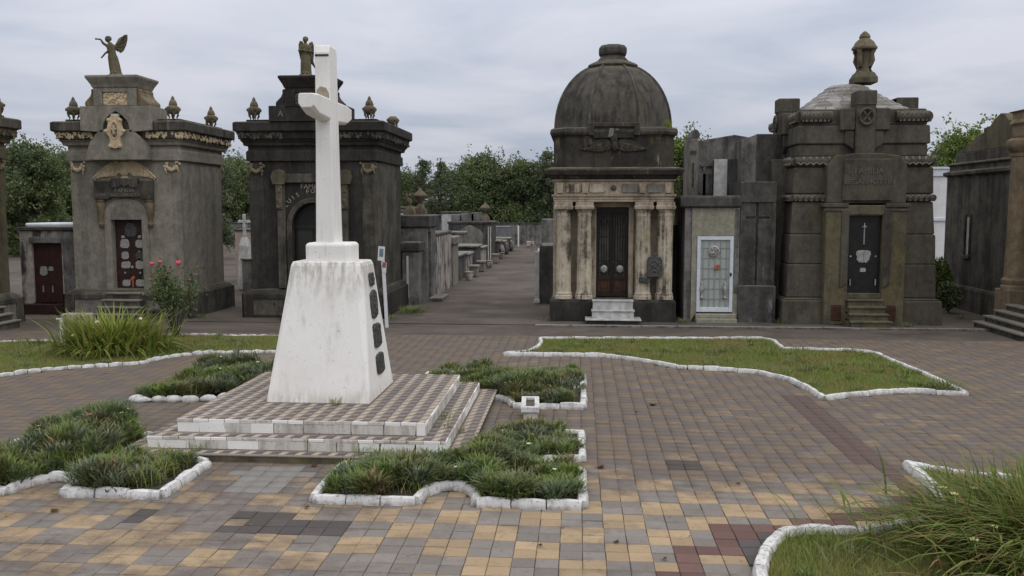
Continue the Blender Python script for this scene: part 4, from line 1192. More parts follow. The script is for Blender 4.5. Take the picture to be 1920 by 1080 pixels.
def wing_relief(parent, mat, cx, z, span, h, y):
    """winged hourglass over the door: two wings of feather rows, a squared middle"""
    w = bpy.data.objects
    for f in (-1, 1):
        mb = MB()
        top = [(0.10, 0.86), (0.22, 1.0), (0.40, 0.93), (0.60, 0.70), (0.80, 0.40), (1.0, 0.04)]
        bot = [(0.97, 0.0), (0.72, 0.12), (0.50, 0.14), (0.30, 0.16), (0.16, 0.34)]
        pts = [(cx + f * a * span, z + b * h) for a, b in top + bot]
        if f > 0: pts = pts[::-1]
        mb.prism(pts, y - 0.035, y + 0.01)
        for row in range(3):
            for k in range(9):
                t = k / 8
                xx = 0.14 + 0.80 * t; zt = np.interp(xx, [p[0] for p in top], [p[1] for p in top]); zb = np.interp(xx, [0.16, 0.3, 0.5, 0.72, 0.97], [0.34, 0.16, 0.14, 0.12, 0.0])
                zz = zb + (zt - zb) * (0.18 + 0.32 * row)
                mb.ball((cx + f * xx * span, y - 0.040, z + zz * h), 0.028, 0.022, 0.055, 6, 3)
        mb.tube([(cx + f * a * span, y - 0.045, z + b * h * 0.98) for a, b in top], 0.022, 6)
        mb.build('wing', mat, parent, smooth=True)
    mb = MB(); mb.box(cx - 0.10 * span / 0.85, cx + 0.10 * span / 0.85, y - 0.07, y, z + 0.22 * h, z + 0.98 * h)
    mb.prism([(cx - 0.13, z), (cx + 0.13, z), (cx + 0.07, z + 0.2 * h), (cx - 0.07, z + 0.2 * h)], y - 0.06, y)
    mb.build('hourglass', mat, parent, bevel=0.015)

def swag(parent, mat, x, z, y, f=1):
    """carved ribbon garland: knot, sagging fruit rope, hanging end"""
    mb = MB()
    mb.tube([(x + a * f, y - 0.03, z - b) for a, b in ((0.04, 0.02), (0.10, 0.10), (0.19, 0.145), (0.28, 0.11), (0.34, 0.03))], [0.03, 0.05, 0.06, 0.05, 0.03], 7)
    for a0, l in ((0.03, 0.20), (0.35, 0.26)):
        mb.tube([(x + a0 * f, y - 0.03, z + 0.05), (x + (a0 + 0.015) * f, y - 0.04, z - l * 0.5), (x + (a0 - 0.01) * f, y - 0.02, z - l)], [0.028, 0.04, 0.012], 6)
        for k in range(5): mb.ball((x + (a0 + rng.uniform(-.06, .06)) * f, y - 0.035, z + rng.uniform(-.05, .08)), 0.035, 0.03, 0.04, 6, 3)
    for k in range(8): mb.ball((x + (0.05 + 0.28 * k / 7) * f, y - 0.055, z - 0.03 - 0.11 * math.sin(math.pi * k / 7) + rng.uniform(-.03, .03)), 0.034, 0.03, 0.036, 6, 3)
    return mb.build('garland', mat, parent, smooth=True)

def cartouche(parent, mat, cx, z0, z1, w, y):
    mb = MB(); h = z1 - z0
    half = [(0.0, 0.0), (0.22, 0.03), (0.36, 0.0), (0.42, 0.10), (0.34, 0.20), (0.36, 0.36), (0.62, 0.48), (0.74, 0.56), (0.52, 0.62), (0.44, 0.78), (0.48, 0.90), (0.30, 0.96), (0.22, 1.0), (0.0, 1.0)]
    pts = [(cx + a * w, z0 + b * h) for a, b in half] + [(cx - a * w, z0 + b * h) for a, b in reversed(half[1:-1])]
    mb.prism(pts, y - 0.07, y)
    for f in (-1, 1):
        for a, b, r in ((0.34, 0.07, 0.05), (0.40, 0.88, 0.05), (0.60, 0.54, 0.05)):
            mb.ball((cx + f * a * w, y - 0.075, z0 + b * h), r, 0.03, r, 8, 4)
    mb.tube([(cx + 0.24 * w * math.cos(t), y - 0.075, z0 + 0.56 * h + 0.27 * h * math.sin(t)) for t in np.linspace(0, 2 * math.pi, 17)], 0.018, 5)
    o = mb.build('cartouche', mat, parent, smooth=True)
    m2 = MB(); m2.ball((cx, y - 0.06, z0 + 0.56 * h), 0.20 * w, 0.05, 0.24 * h, 12, 6); m2.build('oval_boss', M['ochre_relief_dark'], o, smooth=True)
    m2 = MB(); m2.box(cx - 0.025, cx + 0.025, y - 0.13, y - 0.10, z0 + 0.44 * h, z0 + 0.72 * h); m2.box(cx - 0.07, cx + 0.07, y - 0.128, y - 0.102, z0 + 0.57 * h, z0 + 0.63 * h); m2.build('small_cross', mat, o)
    return o

def console(parent, mat, x, z0, z1, y):
    h = z1 - z0
    mb = MB(); mb.lathe([(0.05, z0), (0.06, z0 + 0.04 * h), (0.085, z0 + 0.10 * h), (0.06, z0 + 0.16 * h), (0.055, z0 + 0.24 * h), (0.075, z0 + 0.34 * h), (0.11, z0 + 0.66 * h), (0.125, z0 + 0.82 * h), (0.10, z0 + 0.90 * h), (0.12, z0 + 0.94 * h), (0.13, z1)], x, y - 0.02, 12)
    return mb.build('console', mat, parent, smooth=True)

def door_plates(door, spec, y):
    for kind, x, z, w, h in spec:
        mb = MB()
        r2 = random.Random(int((x * 91 + z * 37) * 100))
        n = 12; pts = []
        for k in range(n):
            a = 6.283 * k / n
            s = 1 / max(abs(math.cos(a)), abs(math.sin(a))) ** (0.95 if kind != 'dot' else 0)
            q = 1 - (0.14 * r2.random() if kind == 'plate' else 0)
            pts.append((x + math.cos(a) * s * q * w / 2, z + math.sin(a) * s * q * h / 2))
        mb.prism(pts, y - 0.018, y)
        mb.build('medallion' if kind == 'dot' else 'plaque', M['silver'] if kind != 'dark' else M['bronze'], door, bevel=0.004)

def steps(parent, cx, hw, y0, ztop, n, run, mat, grow=0.0, tmat=None):
    hgt = ztop / n
    for k in range(n):
        z1 = ztop - k * hgt; y1 = y0 - k * run
        mb = MB(); mb.box(cx - hw - grow * k, cx + hw + grow * k, y1 - run, y0 + 0.02 * (1 + k), z1 - hgt - (0.03 if k == n - 1 else 0), z1 - 0.045)
        o = mb.build('step', mat, parent)
        mb = MB(); mb.box(cx - hw - grow * k - 0.03, cx + hw + grow * k + 0.03, y1 - run - 0.035, y0 - (k and (k - 1) * run) - (run if k else -0.0) + 0.004 * k, z1 - 0.045, z1)
        mb.build('tread', tmat or mat, o, bevel=0.008)

def gabled(name, label, loc, rz, hw, D, mats, variant):
    A, B, ORN, PLN = mats      # body, weathered cornice, relief, plinth
    t = thing(name, label, 'mausoleum', loc, rz)
    ph = hw + 0.24
    # plinth with sunk panels either side of the steps
    mb = MB()
    mb.rect([(0, -0.05), (0, 0.64), (0, 0.66), (-0.10, 0.74), (-0.20, 0.78)], -ph + 0.05, ph - 0.05, -0.17, D + 0.17)
    for x0, x1, z0, z1 in ((-ph, -ph + 0.30, -0.05, 0.64), (ph - 0.30, ph, -0.05, 0.64), (-0.60, -0.42, -0.05, 0.64), (0.42, 0.60, -0.05, 0.64), (-ph + 0.30, -0.60, 0.50, 0.64), (0.60, ph - 0.30, 0.50, 0.64), (-ph + 0.30, -0.60, -0.05, 0.07), (0.60, ph - 0.30, -0.05, 0.07)):
        mb.box(x0, x1, -0.225, -0.168, z0, z1)
    for f in (-1, 1):
        x = f * ph
        mb.box(min(x, x - f * 0.052), max(x, x - f * 0.052), -0.225, D + 0.2, -0.05, 0.64)
    mb.build('plinth', PLN, t, bevel=0.012)
    for f in (-1, 1):
        mb = MB(); xa, xb = sorted((f * (ph - 0.31), f * 0.61)); mb.box(xa, xb, -0.185, -0.171, 0.075, 0.495)
        pn = mb.build('plinth_panel', M['pale_plaster'] if variant == 1 else M['grey_render_dark'], t)
        if variant == 2:
            mb = MB(); mb.lathe([(0.001, 0), (0.03, 0), (0.03, 0.012), (0.001, 0.012)], 0, 0, 10)
            mb.v = [((xa + xb) / 2 + 0.05 + x, -0.188 - z, 0.36 + y) for x, y, z in mb.v]; mb.build('vent_hole', M['dark_void'], pn)
    # body
    mb = MB()
    mb.box(-hw, hw, 0.30, D, 0.74, 4.26)
    if variant == 1:
        op = [(0.42, 0.70), (0.42, 2.66), (-0.42, 2.66), (-0.42, 0.70)]
    else:
        op = arch_pts(0.60, 0.64, 2.50, 0.62, 12)
    mb.prism(wall_with_opening(-hw, hw, 0.70, 4.26, op), 0.0, 0.303)
    mb.build('wall', A, t)
    if variant == 2:
        for f in (-1, 1):
            mb = MB(); xa, xb = sorted((f * (hw - 0.38), f * (hw + 0.025))); mb.box(xa, xb, -0.03, 0.38, 0.76, 4.2)
            mb.build('corner_pilaster', M['grey_render_dark'] if f > 0 else A, t, bevel=0.02)
    if variant == 2:
        mb = MB(); mb.box(hw - 0.02, hw + 0.010, 0.42, D - 0.02, 0.78, 4.23); mb.build('side_wall', M['grey_render_dark'], t)
    # entablature
    mb = MB()
    mb.rect([(0.02, 4.24), (0.075, 4.25), (0.075, 4.50), (0.03, 4.54), (0.03, 4.64), (0.12, 4.66), (0.14, 4.74), (0.20, 4.80)], -hw, hw, 0, D)
    mb.build('frieze', A, t, bevel=0.008)
    mb = MB()
    mb.rect([(0.17, 4.802), (0.22, 4.84), (0.25, 5.0), (0.29, 5.02), (0.33, 5.04), (0.33, 5.26), (0.28, 5.29), (0.1, 5.30)], -hw, hw, 0, D)
    mb.build('cornice', B, t, bevel=0.008)
    mb = MB()
    for f in (-1, 1):
        bumps(mb, 60, f * 0.75, f * (hw + 0.24), -0.245, 4.85, 4.99, 0.035, 'x', 0.025, 3 + f)
    bumps(mb, 110, -0.2, D + 0.2, hw + 0.245, 4.85, 4.99, 0.035, 'y', 0.025, 9)
    stuff(mb.build('carved_band', ORN if variant == 1 else M['grey_render_dark'], t, smooth=True))
    # flat roof behind the gable, then gable blocks
    mb = MB(); mb.rect([(-0.05, 5.29), (-0.05, 5.36)], -hw - 0.1, hw + 0.1, -0.1, D + 0.1); mb.build('roof', B, t)
    if variant == 1:
        mb = MB()
        pl = [(0.83, 4.256), (0.83, 4.45), (0.74, 4.72), (0.58, 4.92), (0.42, 5.05), (-0.42, 5.05), (-0.58, 4.92), (-0.74, 4.72), (-0.83, 4.45), (-0.83, 4.256)]
        mb.prism(pl[::-1], -0.40, -0.02)
        mb.build('arch_panel', A, t, bevel=0.01)
    mb = MB()
    op = arch_pts(0.36, 4.98 if variant == 1 else 5.2, 5.10, 0.30, 10, 0.45)
    if variant == 1:
        mb.prism(wall_with_opening(-0.98, 0.98, 5.03, 5.67, op), -0.40, -0.16)
        mb.prism([(-0.98, 5.30), (0.98, 5.30), (0.98, 5.67), (-0.98, 5.67)], -0.16, 0.55)
    else:
        mb.prism([(-1.05, 5.28), (1.05, 5.28), (1.05, 5.69), (-1.05, 5.69)], -0.38, 0.55)
    mb.build('gable_base', A, t, bevel=0.01)
    mb = MB(); mb.box(-0.585, 0.585, -0.34, 0.5, 5.671, 6.14)
    for x0, x1, z0, z1 in ((-0.585, -0.34, 5.672, 6.138), (0.34, 0.585, 5.672, 6.138), (-0.34, 0.34, 6.03, 6.138), (-0.34, 0.34, 5.672, 5.70)):
        mb.box(x0, x1, -0.40, -0.338, z0, z1)
    gb = mb.build('gable_block', A, t, bevel=0.008)
    mb = MB(); mb.box(-0.335, 0.335, -0.355, -0.341, 5.705, 6.025); bumps(mb, 60, -0.31, 0.31, -0.36, 5.72, 6.01, 0.035, 'x', 0.03, 21)
    stuff(mb.build('carved_panel', ORN if variant == 1 else M['grey_render_dark'], gb, smooth=True))
    for f in (-1, 1):
        mb = MB(); scroll(mb, f * 0.586, 5.671, 1.0, -0.34, 0.42, f)
        mb.build('scroll', M['ochre_relief_dark'] if variant == 1 else B, t, bevel=0.02)
    mb = MB(); mb.rect([(0.0, 6.14), (0.02, 6.16), (0.05, 6.24), (0.10, 6.33), (0.14, 6.40), (0.14, 6.45), (0.08, 6.47)], -0.585, 0.585, -0.40, 0.5)
    mb.build('gable_cap', A if variant == 1 else B, t, bevel=0.006)
    if variant == 1:
        cartouche(t, ORN, 0, 4.55, 5.40, 0.40, -0.40)
        m2 = MB(); m2.box(-0.10, 0.10, -0.44, -0.2, 5.40, 5.46); m2.build('niche_stone', M['marble'], t)
    # urns
    for x, y in ((-hw + 0.15, 0.02), (hw - 0.15, 0.02), (hw - 0.15, D - 0.25), (-hw + 0.15, D - 0.25)):
        urn(M['urn_stone'], t, x, y, 5.34, 0.93, lid=not (variant == 2 and x > 0 and y > 1))
    # door and its surround
    if variant == 1:
        mb = MB()
        for f in (-1, 1):
            xa, xb = sorted((f * 0.43, f * 0.62)); mb.box(xa, xb, -0.05, 0.0, 0.75, 2.66)
        ar = [(0.62, 2.661), (0.62, 2.9)] + [(0.62 * math.cos(a), 2.78 + 0.45 * math.sin(a)) for a in np.linspace(0.2, math.pi - 0.2, 10)] + [(-0.62, 2.9), (-0.62, 2.661)]
        mb.prism(ar[::-1], -0.05, 0.0)
        mb.build('door_surround', A, t, bevel=0.012)
        mb = MB(); ar = [(0.44, 2.665)] + [(0.44 * math.cos(a), 2.70 + 0.42 * math.sin(a)) for a in np.linspace(0.0, math.pi, 12)] + [(-0.44, 2.665)]
        mb.prism(ar[::-1], -0.068, -0.045); mb.build('door_hood', M['pale_plaster'], t)
        mb = MB(); mb.box(-0.415, -0.005, 0.14, 0.19, 0.72, 2.65); mb.box(0.005, 0.415, 0.14, 0.19, 0.72, 2.65); mb.box(-0.41, 0.41, 0.16, 0.2, 0.715, 2.655)
        dr = mb.build('door', M['maroon'], t)
        door_plates(dr, [('dark', 0.03, 2.38, 0.34, 0.38), ('dot', -0.11, 2.49, 0.05, 0.05), ('dot', 0.16, 2.49, 0.05, 0.05),
                         ('plate', -0.20, 2.19, 0.11, 0.08), ('plate', -0.16, 2.0, 0.28, 0.26), ('plate', 0.27, 2.19, 0.11, 0.08), ('plate', 0.26, 2.0, 0.24, 0.24),
                         ('plate', -0.16, 1.68, 0.22, 0.22), ('dot', 0.24, 1.78, 0.06, 0.06), ('dark', 0.25, 1.66, 0.22, 0.24), ('plate', -0.15, 1.42, 0.28, 0.20), ('plate', 0.25, 1.42, 0.26, 0.24), ('plate', 0.22, 1.56, 0.10, 0.09),
                         ('dot', -0.18, 1.20, 0.05, 0.06), ('dot', 0.25, 1.20, 0.06, 0.06), ('plate', -0.15, 0.92, 0.25, 0.20), ('plate', 0.24, 0.92, 0.28, 0.22), ('plate', 0.03, 1.36, 0.07, 0.08)], 0.142)
        mb = MB()
        for k in range(6): mb.ball((0.04 + rng.uniform(-.05, .05), 0.12, 1.02 + rng.uniform(-.04, .07)), 0.035, 0.02, 0.035, 6, 3)
        mb.tube([(0.03, 0.13, 0.80), (0.04, 0.12, 1.0)], 0.02, 5); mb.build('dry_flowers', M['flower_orange'], dr, smooth=True)
        wing_relief(t, ORN, 0.0, 3.76, 0.88, 0.48, 0.0)
        # name block on consoles
        mb = MB(); mb.prism([(-0.80, 3.20), (-0.48, 3.20), (-0.36, 3.27), (0.50, 3.27), (0.58, 3.20), (0.80, 3.20), (0.80, 3.72), (0.44, 3.72), (0.44, 3.62), (-0.36, 3.62), (-0.36, 3.72), (-0.80, 3.72)], -0.13, 0.0)
        mb.prism([(-0.33, 3.52), (-0.12, 3.52), (-0.06, 3.60), (0.04, 3.54), (0.16, 3.60), (0.22, 3.52), (0.40, 3.52), (0.40, 3.78), (-0.33, 3.78)], -0.17, 0.0)
        for xa, xb in ((-0.82, -0.40), (0.46, 0.82)): mb.box(xa, xb, -0.16, -0.13, 3.22, 3.715)
        nb = mb.build('name_block', M['mossy_stone'] if False else M['grey_render_dark'], t, bevel=0.02)
        lettering([('FAMILIA', 0.155, 0.03, 3.445, 0), ('NZO SERVETTI', 0.125, 0.06, 3.325, 0)], M['letter_stone'], nb, -0.135, 0.010)
        lettering([('LORE', 0.12, -0.62, 3.33, 0)], M['letter_stone'], nb, -0.165, 0.010)
        for f in (-1, 1): console(t, M['ochre_relief_dark'], f * 0.69, 2.46, 3.20, -0.03)
        for f in (-1, 1): swag(t, ORN, f * (hw - 0.02), 4.14, 0.0, -f)
        steps(t, 0.0, 0.46, -0.20, 0.70, 4, 0.16, B, 0.05, M['pale_plaster'])
        mb = MB(); mb.box(0.62, 1.02, -0.42, -0.23, 0.20, 0.27); mb.box(0.66, 0.98, -0.36, -0.24, -0.02, 0.20); mb.build('bench_ledge', B, t, bevel=0.012)
    else:
        # arched iron door, hood beam on stub posts
        mb = MB(); pts = [(0.575, 0.66)] + [(0.575 * math.cos(a), 2.50 + 0.60 * math.sin(a)) for a in np.linspace(0, math.pi, 14)] + [(-0.575, 0.66)]
        mb.prism(pts[::-1], 0.20, 0.26); dr = mb.build('door', M['black_door'], t)
        mb = MB()
        for k in range(9): mb.box(-0.55, 0.55, 0.185, 0.20, 2.56 + k * 0.055, 2.58 + k * 0.055) if (2.56 + k * 0.055) < 2.50 + 0.60 * 0.8 else None
        mb.box(-0.575, 0.575, 0.18, 0.202, 2.42, 2.50); mb.box(-0.03, 0.03, 0.178, 0.202, 0.68, 3.05)
        for f in (-1, 1):
            for zz0, zz1 in ((0.72, 1.2), (1.26, 2.38)):
                xa, xb = sorted((f * 0.06, f * 0.54))
                for a, b, c, d in ((xa, xb, zz0, zz0 + 0.03), (xa, xb, zz1 - 0.03, zz1), (xa, xa + 0.03, zz0, zz1), (xb - 0.03, xb, zz0, zz1)): mb.box(a, b, 0.188, 0.20, c, d)
        mb.build('grille', M['iron'], dr)
        m2 = MB(); m2.box(-0.50, -0.1, 0.190, 0.199, 1.32, 2.34); m2.box(0.1, 0.50, 0.190, 0.199, 1.32, 2.34); m2.build('pane', M['dark_glass'], dr)
        mb = MB()
        ring = []
        for a in np.linspace(0, math.pi, 15):
            ring.append((math.cos(a), math.sin(a)))
        out = [(0.74 * c, 2.50 + 0.76 * s) for c, s in ring]; inn = [(0.60 * c, 2.50 + 0.62 * s) for c, s in ring]
        for k in range(14):
            mb.prism([out[k + 1], out[k], inn[k], inn[k + 1]][::-1], -0.05, 0.0)
        for f in (-1, 1):
            xa, xb = sorted((f * 0.60, f * 0.74)); mb.box(xa, xb, -0.048, 0.0, 0.78, 2.498)
        mb.build('door_surround', M['grey_render_dark'], t, bevel=0.01)
        mb = MB()
        for f in (-1, 1):
            xa, xb = sorted((f * 0.76, f * 0.98)); mb.box(xa, xb, -0.10, 0.0, 0.78, 3.92)
        mb.box(-0.75, 0.75, -0.12, 0.0, 3.66, 3.90)
        mb.build('door_frame', M['grey_render_dark'], t, bevel=0.015)
        for f in (-1, 1):
            mb = MB(); xa, xb = sorted((f * 0.74, f * 1.06)); mb.prism([(xa, 3.62), (xb, 3.62), (xb + 0.05, 3.80), (xb, 3.97), ((xa + xb) / 2, 4.02), (xa, 3.97), (xa - 0.05, 3.80)], -0.17, -0.02)
            mb.box(xa + 0.07, xb - 0.07, -0.14, -0.02, 2.95, 3.62); bumps(mb, 12, xa + 0.1, xb - 0.1, -0.145, 3.0, 3.6, 0.04, 'x', 0.025, 5)
            mb.build('bracket', M['mossy_stone'], t, bevel=0.02)
        items = [('FAMILIA', 0.19, 0.0, 3.56, 0)]
        word = 'LUIS POGHETTI'
        for k, ch in enumerate(word):
            a = math.pi * (0.80 - 0.60 * k / (len(word) - 1))
            items.append((ch, 0.165, 0.93 * math.cos(a), 2.50 + 0.93 * math.sin(a), a - math.pi / 2))
        items = [i for i in items if i[0] != ' ']
        lettering(items, M['letter'], t, -0.012, 0.012)
        lettering([('A', 0.22, -0.72, 5.47, 0)], M['letter_stone'], t, -0.39, 0.012)
        for f in (-1, 1): swag(t, M['ochre_relief_dark'], f * (hw + 0.0), 4.10, -0.03, -f)
        steps(t, 0.0, 0.55, -0.20, 0.64, 4, 0.16, B, 0.05)
    return t

M1 = gabled('mausoleum', 'grey gabled mausoleum with ochre carving, winged hourglass and maroon plaque-covered door', (-12.27, 23.32, 0), 0, 1.54, 2.75,
            (M['grey_render'], M['grey_render_dark'], M['ochre_relief'], M['grey_render_dark']), 1)
M2 = gabled('mausoleum', 'blackened gabled mausoleum with arched iron door directly behind the white cross', (-7.22, 23.75, 0), 0, 1.74, 3.3,
            (M['black_render'], M['black_render'], M['ochre_relief_dark'], M['black_render']), 2)
M0 = gabled('mausoleum', 'dark olive mausoleum cut by the left picture edge, turned towards the plaza', (-14.93, 20.62, 0), R(90), 1.55, 2.75,
            (M['mossy_stone'], M['grey_render_dark'], M['ochre_relief_dark'], M['grey_render_dark']), 1)

# ------------------------------------------------------------------ statues
def statue(name, label, loc, rz, pose):
    t = thing(name, label, 'statue', loc, rz)
    mb = MB()
    # pedestal hump and robe
    def ringe(z, rx, ry, cx, cy, fold=0.0, n=18, ph=0):
        return [(cx + rx * (1 + fold * math.sin(7 * 2 * math.pi * k / n + ph)) * math.cos(2 * math.pi * k / n), cy + ry * (1 + fold * math.sin(7 * 2 * math.pi * k / n + ph)) * math.sin(2 * math.pi * k / n), z) for k in range(n)]
    b = MB(); b.loft([ringe(0, 0.24, 0.22, 0, 0), ringe(0.06, 0.21, 0.19, 0, 0), ringe(0.12, 0.13, 0.13, 0.01, 0)]); b.build('base', M['statue_stone'], t, smooth=True)
    ln = pose['lean']
    prof = [(0.10, 0.15, 0.13, 0.09), (0.22, 0.145, 0.125, 0.08), (0.38, 0.14, 0.12, 0.07), (0.54, 0.13, 0.105, 0.05), (0.62, 0.105, 0.085, 0.02), (0.70, 0.105, 0.08, 0.02), (0.80, 0.125, 0.085, 0.01), (0.86, 0.12, 0.075, 0.0), (0.895, 0.06, 0.05, 0), (0.93, 0.045, 0.045, 0)]
    mb.loft([ringe(z, rx, ry, ln * (z - 0.1), 0, f) for z, rx, ry, f in prof])
    hx = ln * 0.9 + pose.get('head', 0)
    mb.ball((hx, -0.02, 1.01), 0.068, 0.078, 0.088, 12, 8)
    mb.ball((hx + 0.01, 0.03, 1.03), 0.074, 0.07, 0.075, 10, 6)      # hair
    mb.ball((hx, -0.095, 1.0), 0.014, 0.016, 0.022, 6, 4)              # nose
    for arm in pose['arms']:
        mb.tube(arm, [0.042, 0.036, 0.026, 0.024][:len(arm)], 8)
        h = Vector(arm[-1]); d = (Vector(arm[-1]) - Vector(arm[-2])).normalized()
        mb.ball(tuple(h + d * 0.03), 0.03, 0.022, 0.03, 8, 5)
    for fx in (-0.05, 0.06):
        mb.ball((fx, -0.12, 0.11), 0.035, 0.07, 0.03, 8, 5)
    o = mb.build('figure', M['statue_stone'], t)
    rm = o.modifiers.new('remesh', 'REMESH'); rm.mode = 'VOXEL'; rm.voxel_size = 0.014; rm.use_smooth_shade = True
    sm = o.modifiers.new('smooth', 'SMOOTH'); sm.factor = 0.5; sm.iterations = 2
    for wing in pose['wings']:
        mb = MB(); n = len(wing['pts'])
        th = wing.get('th', 0.04)
        P = [Vector(p) for p in wing['pts']]
        nrm = Vector(wing['n']).normalized()
        mb.loft([[tuple(p - nrm * th / 2) for p in P], [tuple(p + nrm * th / 2) for p in P]])
        root = P[0]
        for q in P[3:-1]:
            mb.tube([tuple(root + (q - root) * 0.3 - nrm * th * 0.6), tuple(root + (q - root) * 0.96 - nrm * th * 0.5)], [0.02, 0.012], 5)
        mb.build('wing', M['statue_stone'], t, bevel=0.008)
    return t
statue('angel_statue', 'stone angel with raised arm and spread wing on the gable of the grey mausoleum', (-12.43, 23.35, 6.47), R(0),
       dict(lean=-0.16, head=-0.04, arms=[[(-0.22, 0, 0.84), (-0.30, -0.05, 0.90), (-0.36, -0.06, 1.0), (-0.46, -0.06, 1.01)], [(-0.02, 0.0, 0.84), (-0.12, -0.06, 0.72), (-0.24, -0.08, 0.62), (-0.31, -0.09, 0.54)]],
            wings=[dict(n=(0.25, 1, 0), pts=[(-0.06, 0.10, 0.80), (0.0, 0.12, 0.92), (0.10, 0.12, 1.06), (0.24, 0.10, 1.14), (0.31, 0.08, 1.14), (0.31, 0.08, 1.02), (0.26, 0.09, 0.86), (0.18, 0.10, 0.72), (0.09, 0.11, 0.66)]),
                   dict(n=(-0.5, 1, 0), th=0.03, pts=[(-0.10, 0.11, 0.80), (-0.05, 0.17, 0.95), (0.0, 0.20, 1.06), (0.08, 0.22, 1.12), (0.11, 0.22, 1.02), (0.08, 0.2, 0.84), (0.0, 0.14, 0.70)])]))
statue('angel_statue', 'upright stone angel with folded wings and joined hands on the gable behind the white cross', (-7.36, 23.8, 6.47), R(8),
       dict(lean=0.0, arms=[[(-0.12, -0.02, 0.84), (-0.16, -0.06, 0.70), (-0.04, -0.13, 0.72)], [(0.12, -0.02, 0.84), (0.16, -0.06, 0.68), (0.03, -0.14, 0.70)]],
            wings=[dict(n=(0.35, 1, 0), pts=[(-0.05, 0.08, 0.82), (-0.09, 0.10, 0.98), (-0.15, 0.10, 1.0), (-0.19, 0.08, 0.9), (-0.19, 0.08, 0.7), (-0.15, 0.09, 0.5), (-0.08, 0.10, 0.42), (-0.03, 0.10, 0.6)]),
                   dict(n=(-0.35, 1, 0), pts=[(0.05, 0.08, 0.82), (0.09, 0.10, 0.95), (0.17, 0.10, 0.98), (0.21, 0.08, 0.88), (0.21, 0.08, 0.66), (0.19, 0.09, 0.46), (0.25, 0.08, 0.24), (0.16, 0.09, 0.36), (0.08, 0.10, 0.42), (0.03, 0.10, 0.6)])]))

# ------------------------------------------------------------------ domed mausoleum
dm = thing('domed_mausoleum', 'domed mausoleum with paired cream columns streaked black and glazed wooden door', 'mausoleum', (0.90, 23.55, 0))
DD = 3.1
mb = MB(); mb.rect([(0.03, -0.05), (0.03, 0.50), (0.0, 0.55), (-0.05, 0.57)], -1.63, 1.63, -0.14, DD)
mb.build('plinth', M['black_render'], dm, bevel=0.012)
mb = MB()
op = [(0.43, 0.57), (0.43, 3.0), (-0.43, 3.0), (-0.43, 0.57)]
mb.prism(wall_with_opening(-1.50, 1.50, 0.57, 3.14, op), 0.34, 0.62)
mb.box(-1.50, 1.50, 0.62, DD - 0.1, 0.57, 3.14)
for f in (-1, 1):
    xa, xb = sorted((f * 0.44, f * 0.56)); mb.box(xa, xb, 0.26, 0.345, 0.57, 3.0)
    xa, xb = sorted((f * 1.46, f * 1.58)); mb.box(xa, xb, 0.12, 0.5, 0.57, 3.13)
mb.build('wall', M['cream_wall'], dm, bevel=0.01)
cp = [(0.245, 0.57), (0.245, 0.66), (0.225, 0.68), (0.235, 0.72), (0.205, 0.76), (0.20, 0.80), (0.205, 1.6), (0.185, 2.74), (0.195, 2.76), (0.205, 2.80), (0.19, 2.83), (0.20, 2.87), (0.235, 2.93)]
for x in (-1.30, -0.75, 0.80, 1.36):
    mb = MB(); mb.lathe(cp, x, 0.06, 40, 0.045, 20)
    c = mb.build('column', M['cream_column'], dm, smooth=True)
    mb = MB(); mb.rect([(0.0, 2.932), (0.035, 2.95), (0.045, 3.03), (0.02, 3.04), (0.02, 3.135)], x - 0.215, x + 0.215, -0.15, 0.25); mb.build('capital', M['cream_wall'], c, bevel=0.008)
mb = MB(); mb.rect([(0.0, 3.14), (0.0, 3.20), (0.015, 3.205), (0.015, 3.27), (0.05, 3.28), (0.06, 3.33)], -1.56, 1.56, -0.14, DD - 0.1); mb.build('architrave', M['cream_wall'], dm, bevel=0.006)
mb = MB(); mb.rect([(0.0, 3.332), (0.0, 3.66), (0.05, 3.68), (0.07, 3.72)], -1.55, 1.55, -0.13, DD - 0.1)
fr_ = mb.build('frieze', M['cream_wall'], dm, bevel=0.006)
for x in (-1.05, -0.42, 0.42, 1.08):
    mb = MB(); w, h = 0.21, 0.115; c = 0.035
    mb.prism([(x - w + c, 3.49 - h), (x + w - c, 3.49 - h), (x + w, 3.49 - h + c), (x + w, 3.49 + h - c), (x + w - c, 3.49 + h), (x - w + c, 3.49 + h), (x - w, 3.49 + h - c), (x - w, 3.49 - h + c)], -0.165, -0.125)
    mb.build('frieze_panel', M['cream_column'] if x < 0 else M['pale_plaster'], fr_, bevel=0.012)
for x in (-1.40, -0.735, 0.75, 1.41):
    mb = MB(); mb.prism([(x - 0.07, 3.36), (x + 0.07, 3.36), (x + 0.10, 3.64), (x - 0.10, 3.64)], -0.20, -0.125); mb.build('frieze_block', M['cream_wall'], fr_, bevel=0.012)
mb = MB(); mb.lathe([(0.001, 0), (0.075, 0), (0.075, 0.02), (0.055, 0.03), (0.001, 0.02)], 0, 0, 14); mb.v = [(x, -0.132 - z, 3.50 + y) for x, y, z in mb.v]; mb.build('frieze_boss', M['bronze'], fr_, smooth=True)
mb = MB(); mb.rect([(0.02, 3.722), (0.06, 3.76), (0.10, 3.80), (0.20, 3.84), (0.22, 3.90), (0.24, 3.96), (0.20, 4.0), (0.02, 4.04)], -1.57, 1.57, -0.15, DD - 0.1)
mb.build('cornice', M['dome_mould'], dm, bevel=0.008)
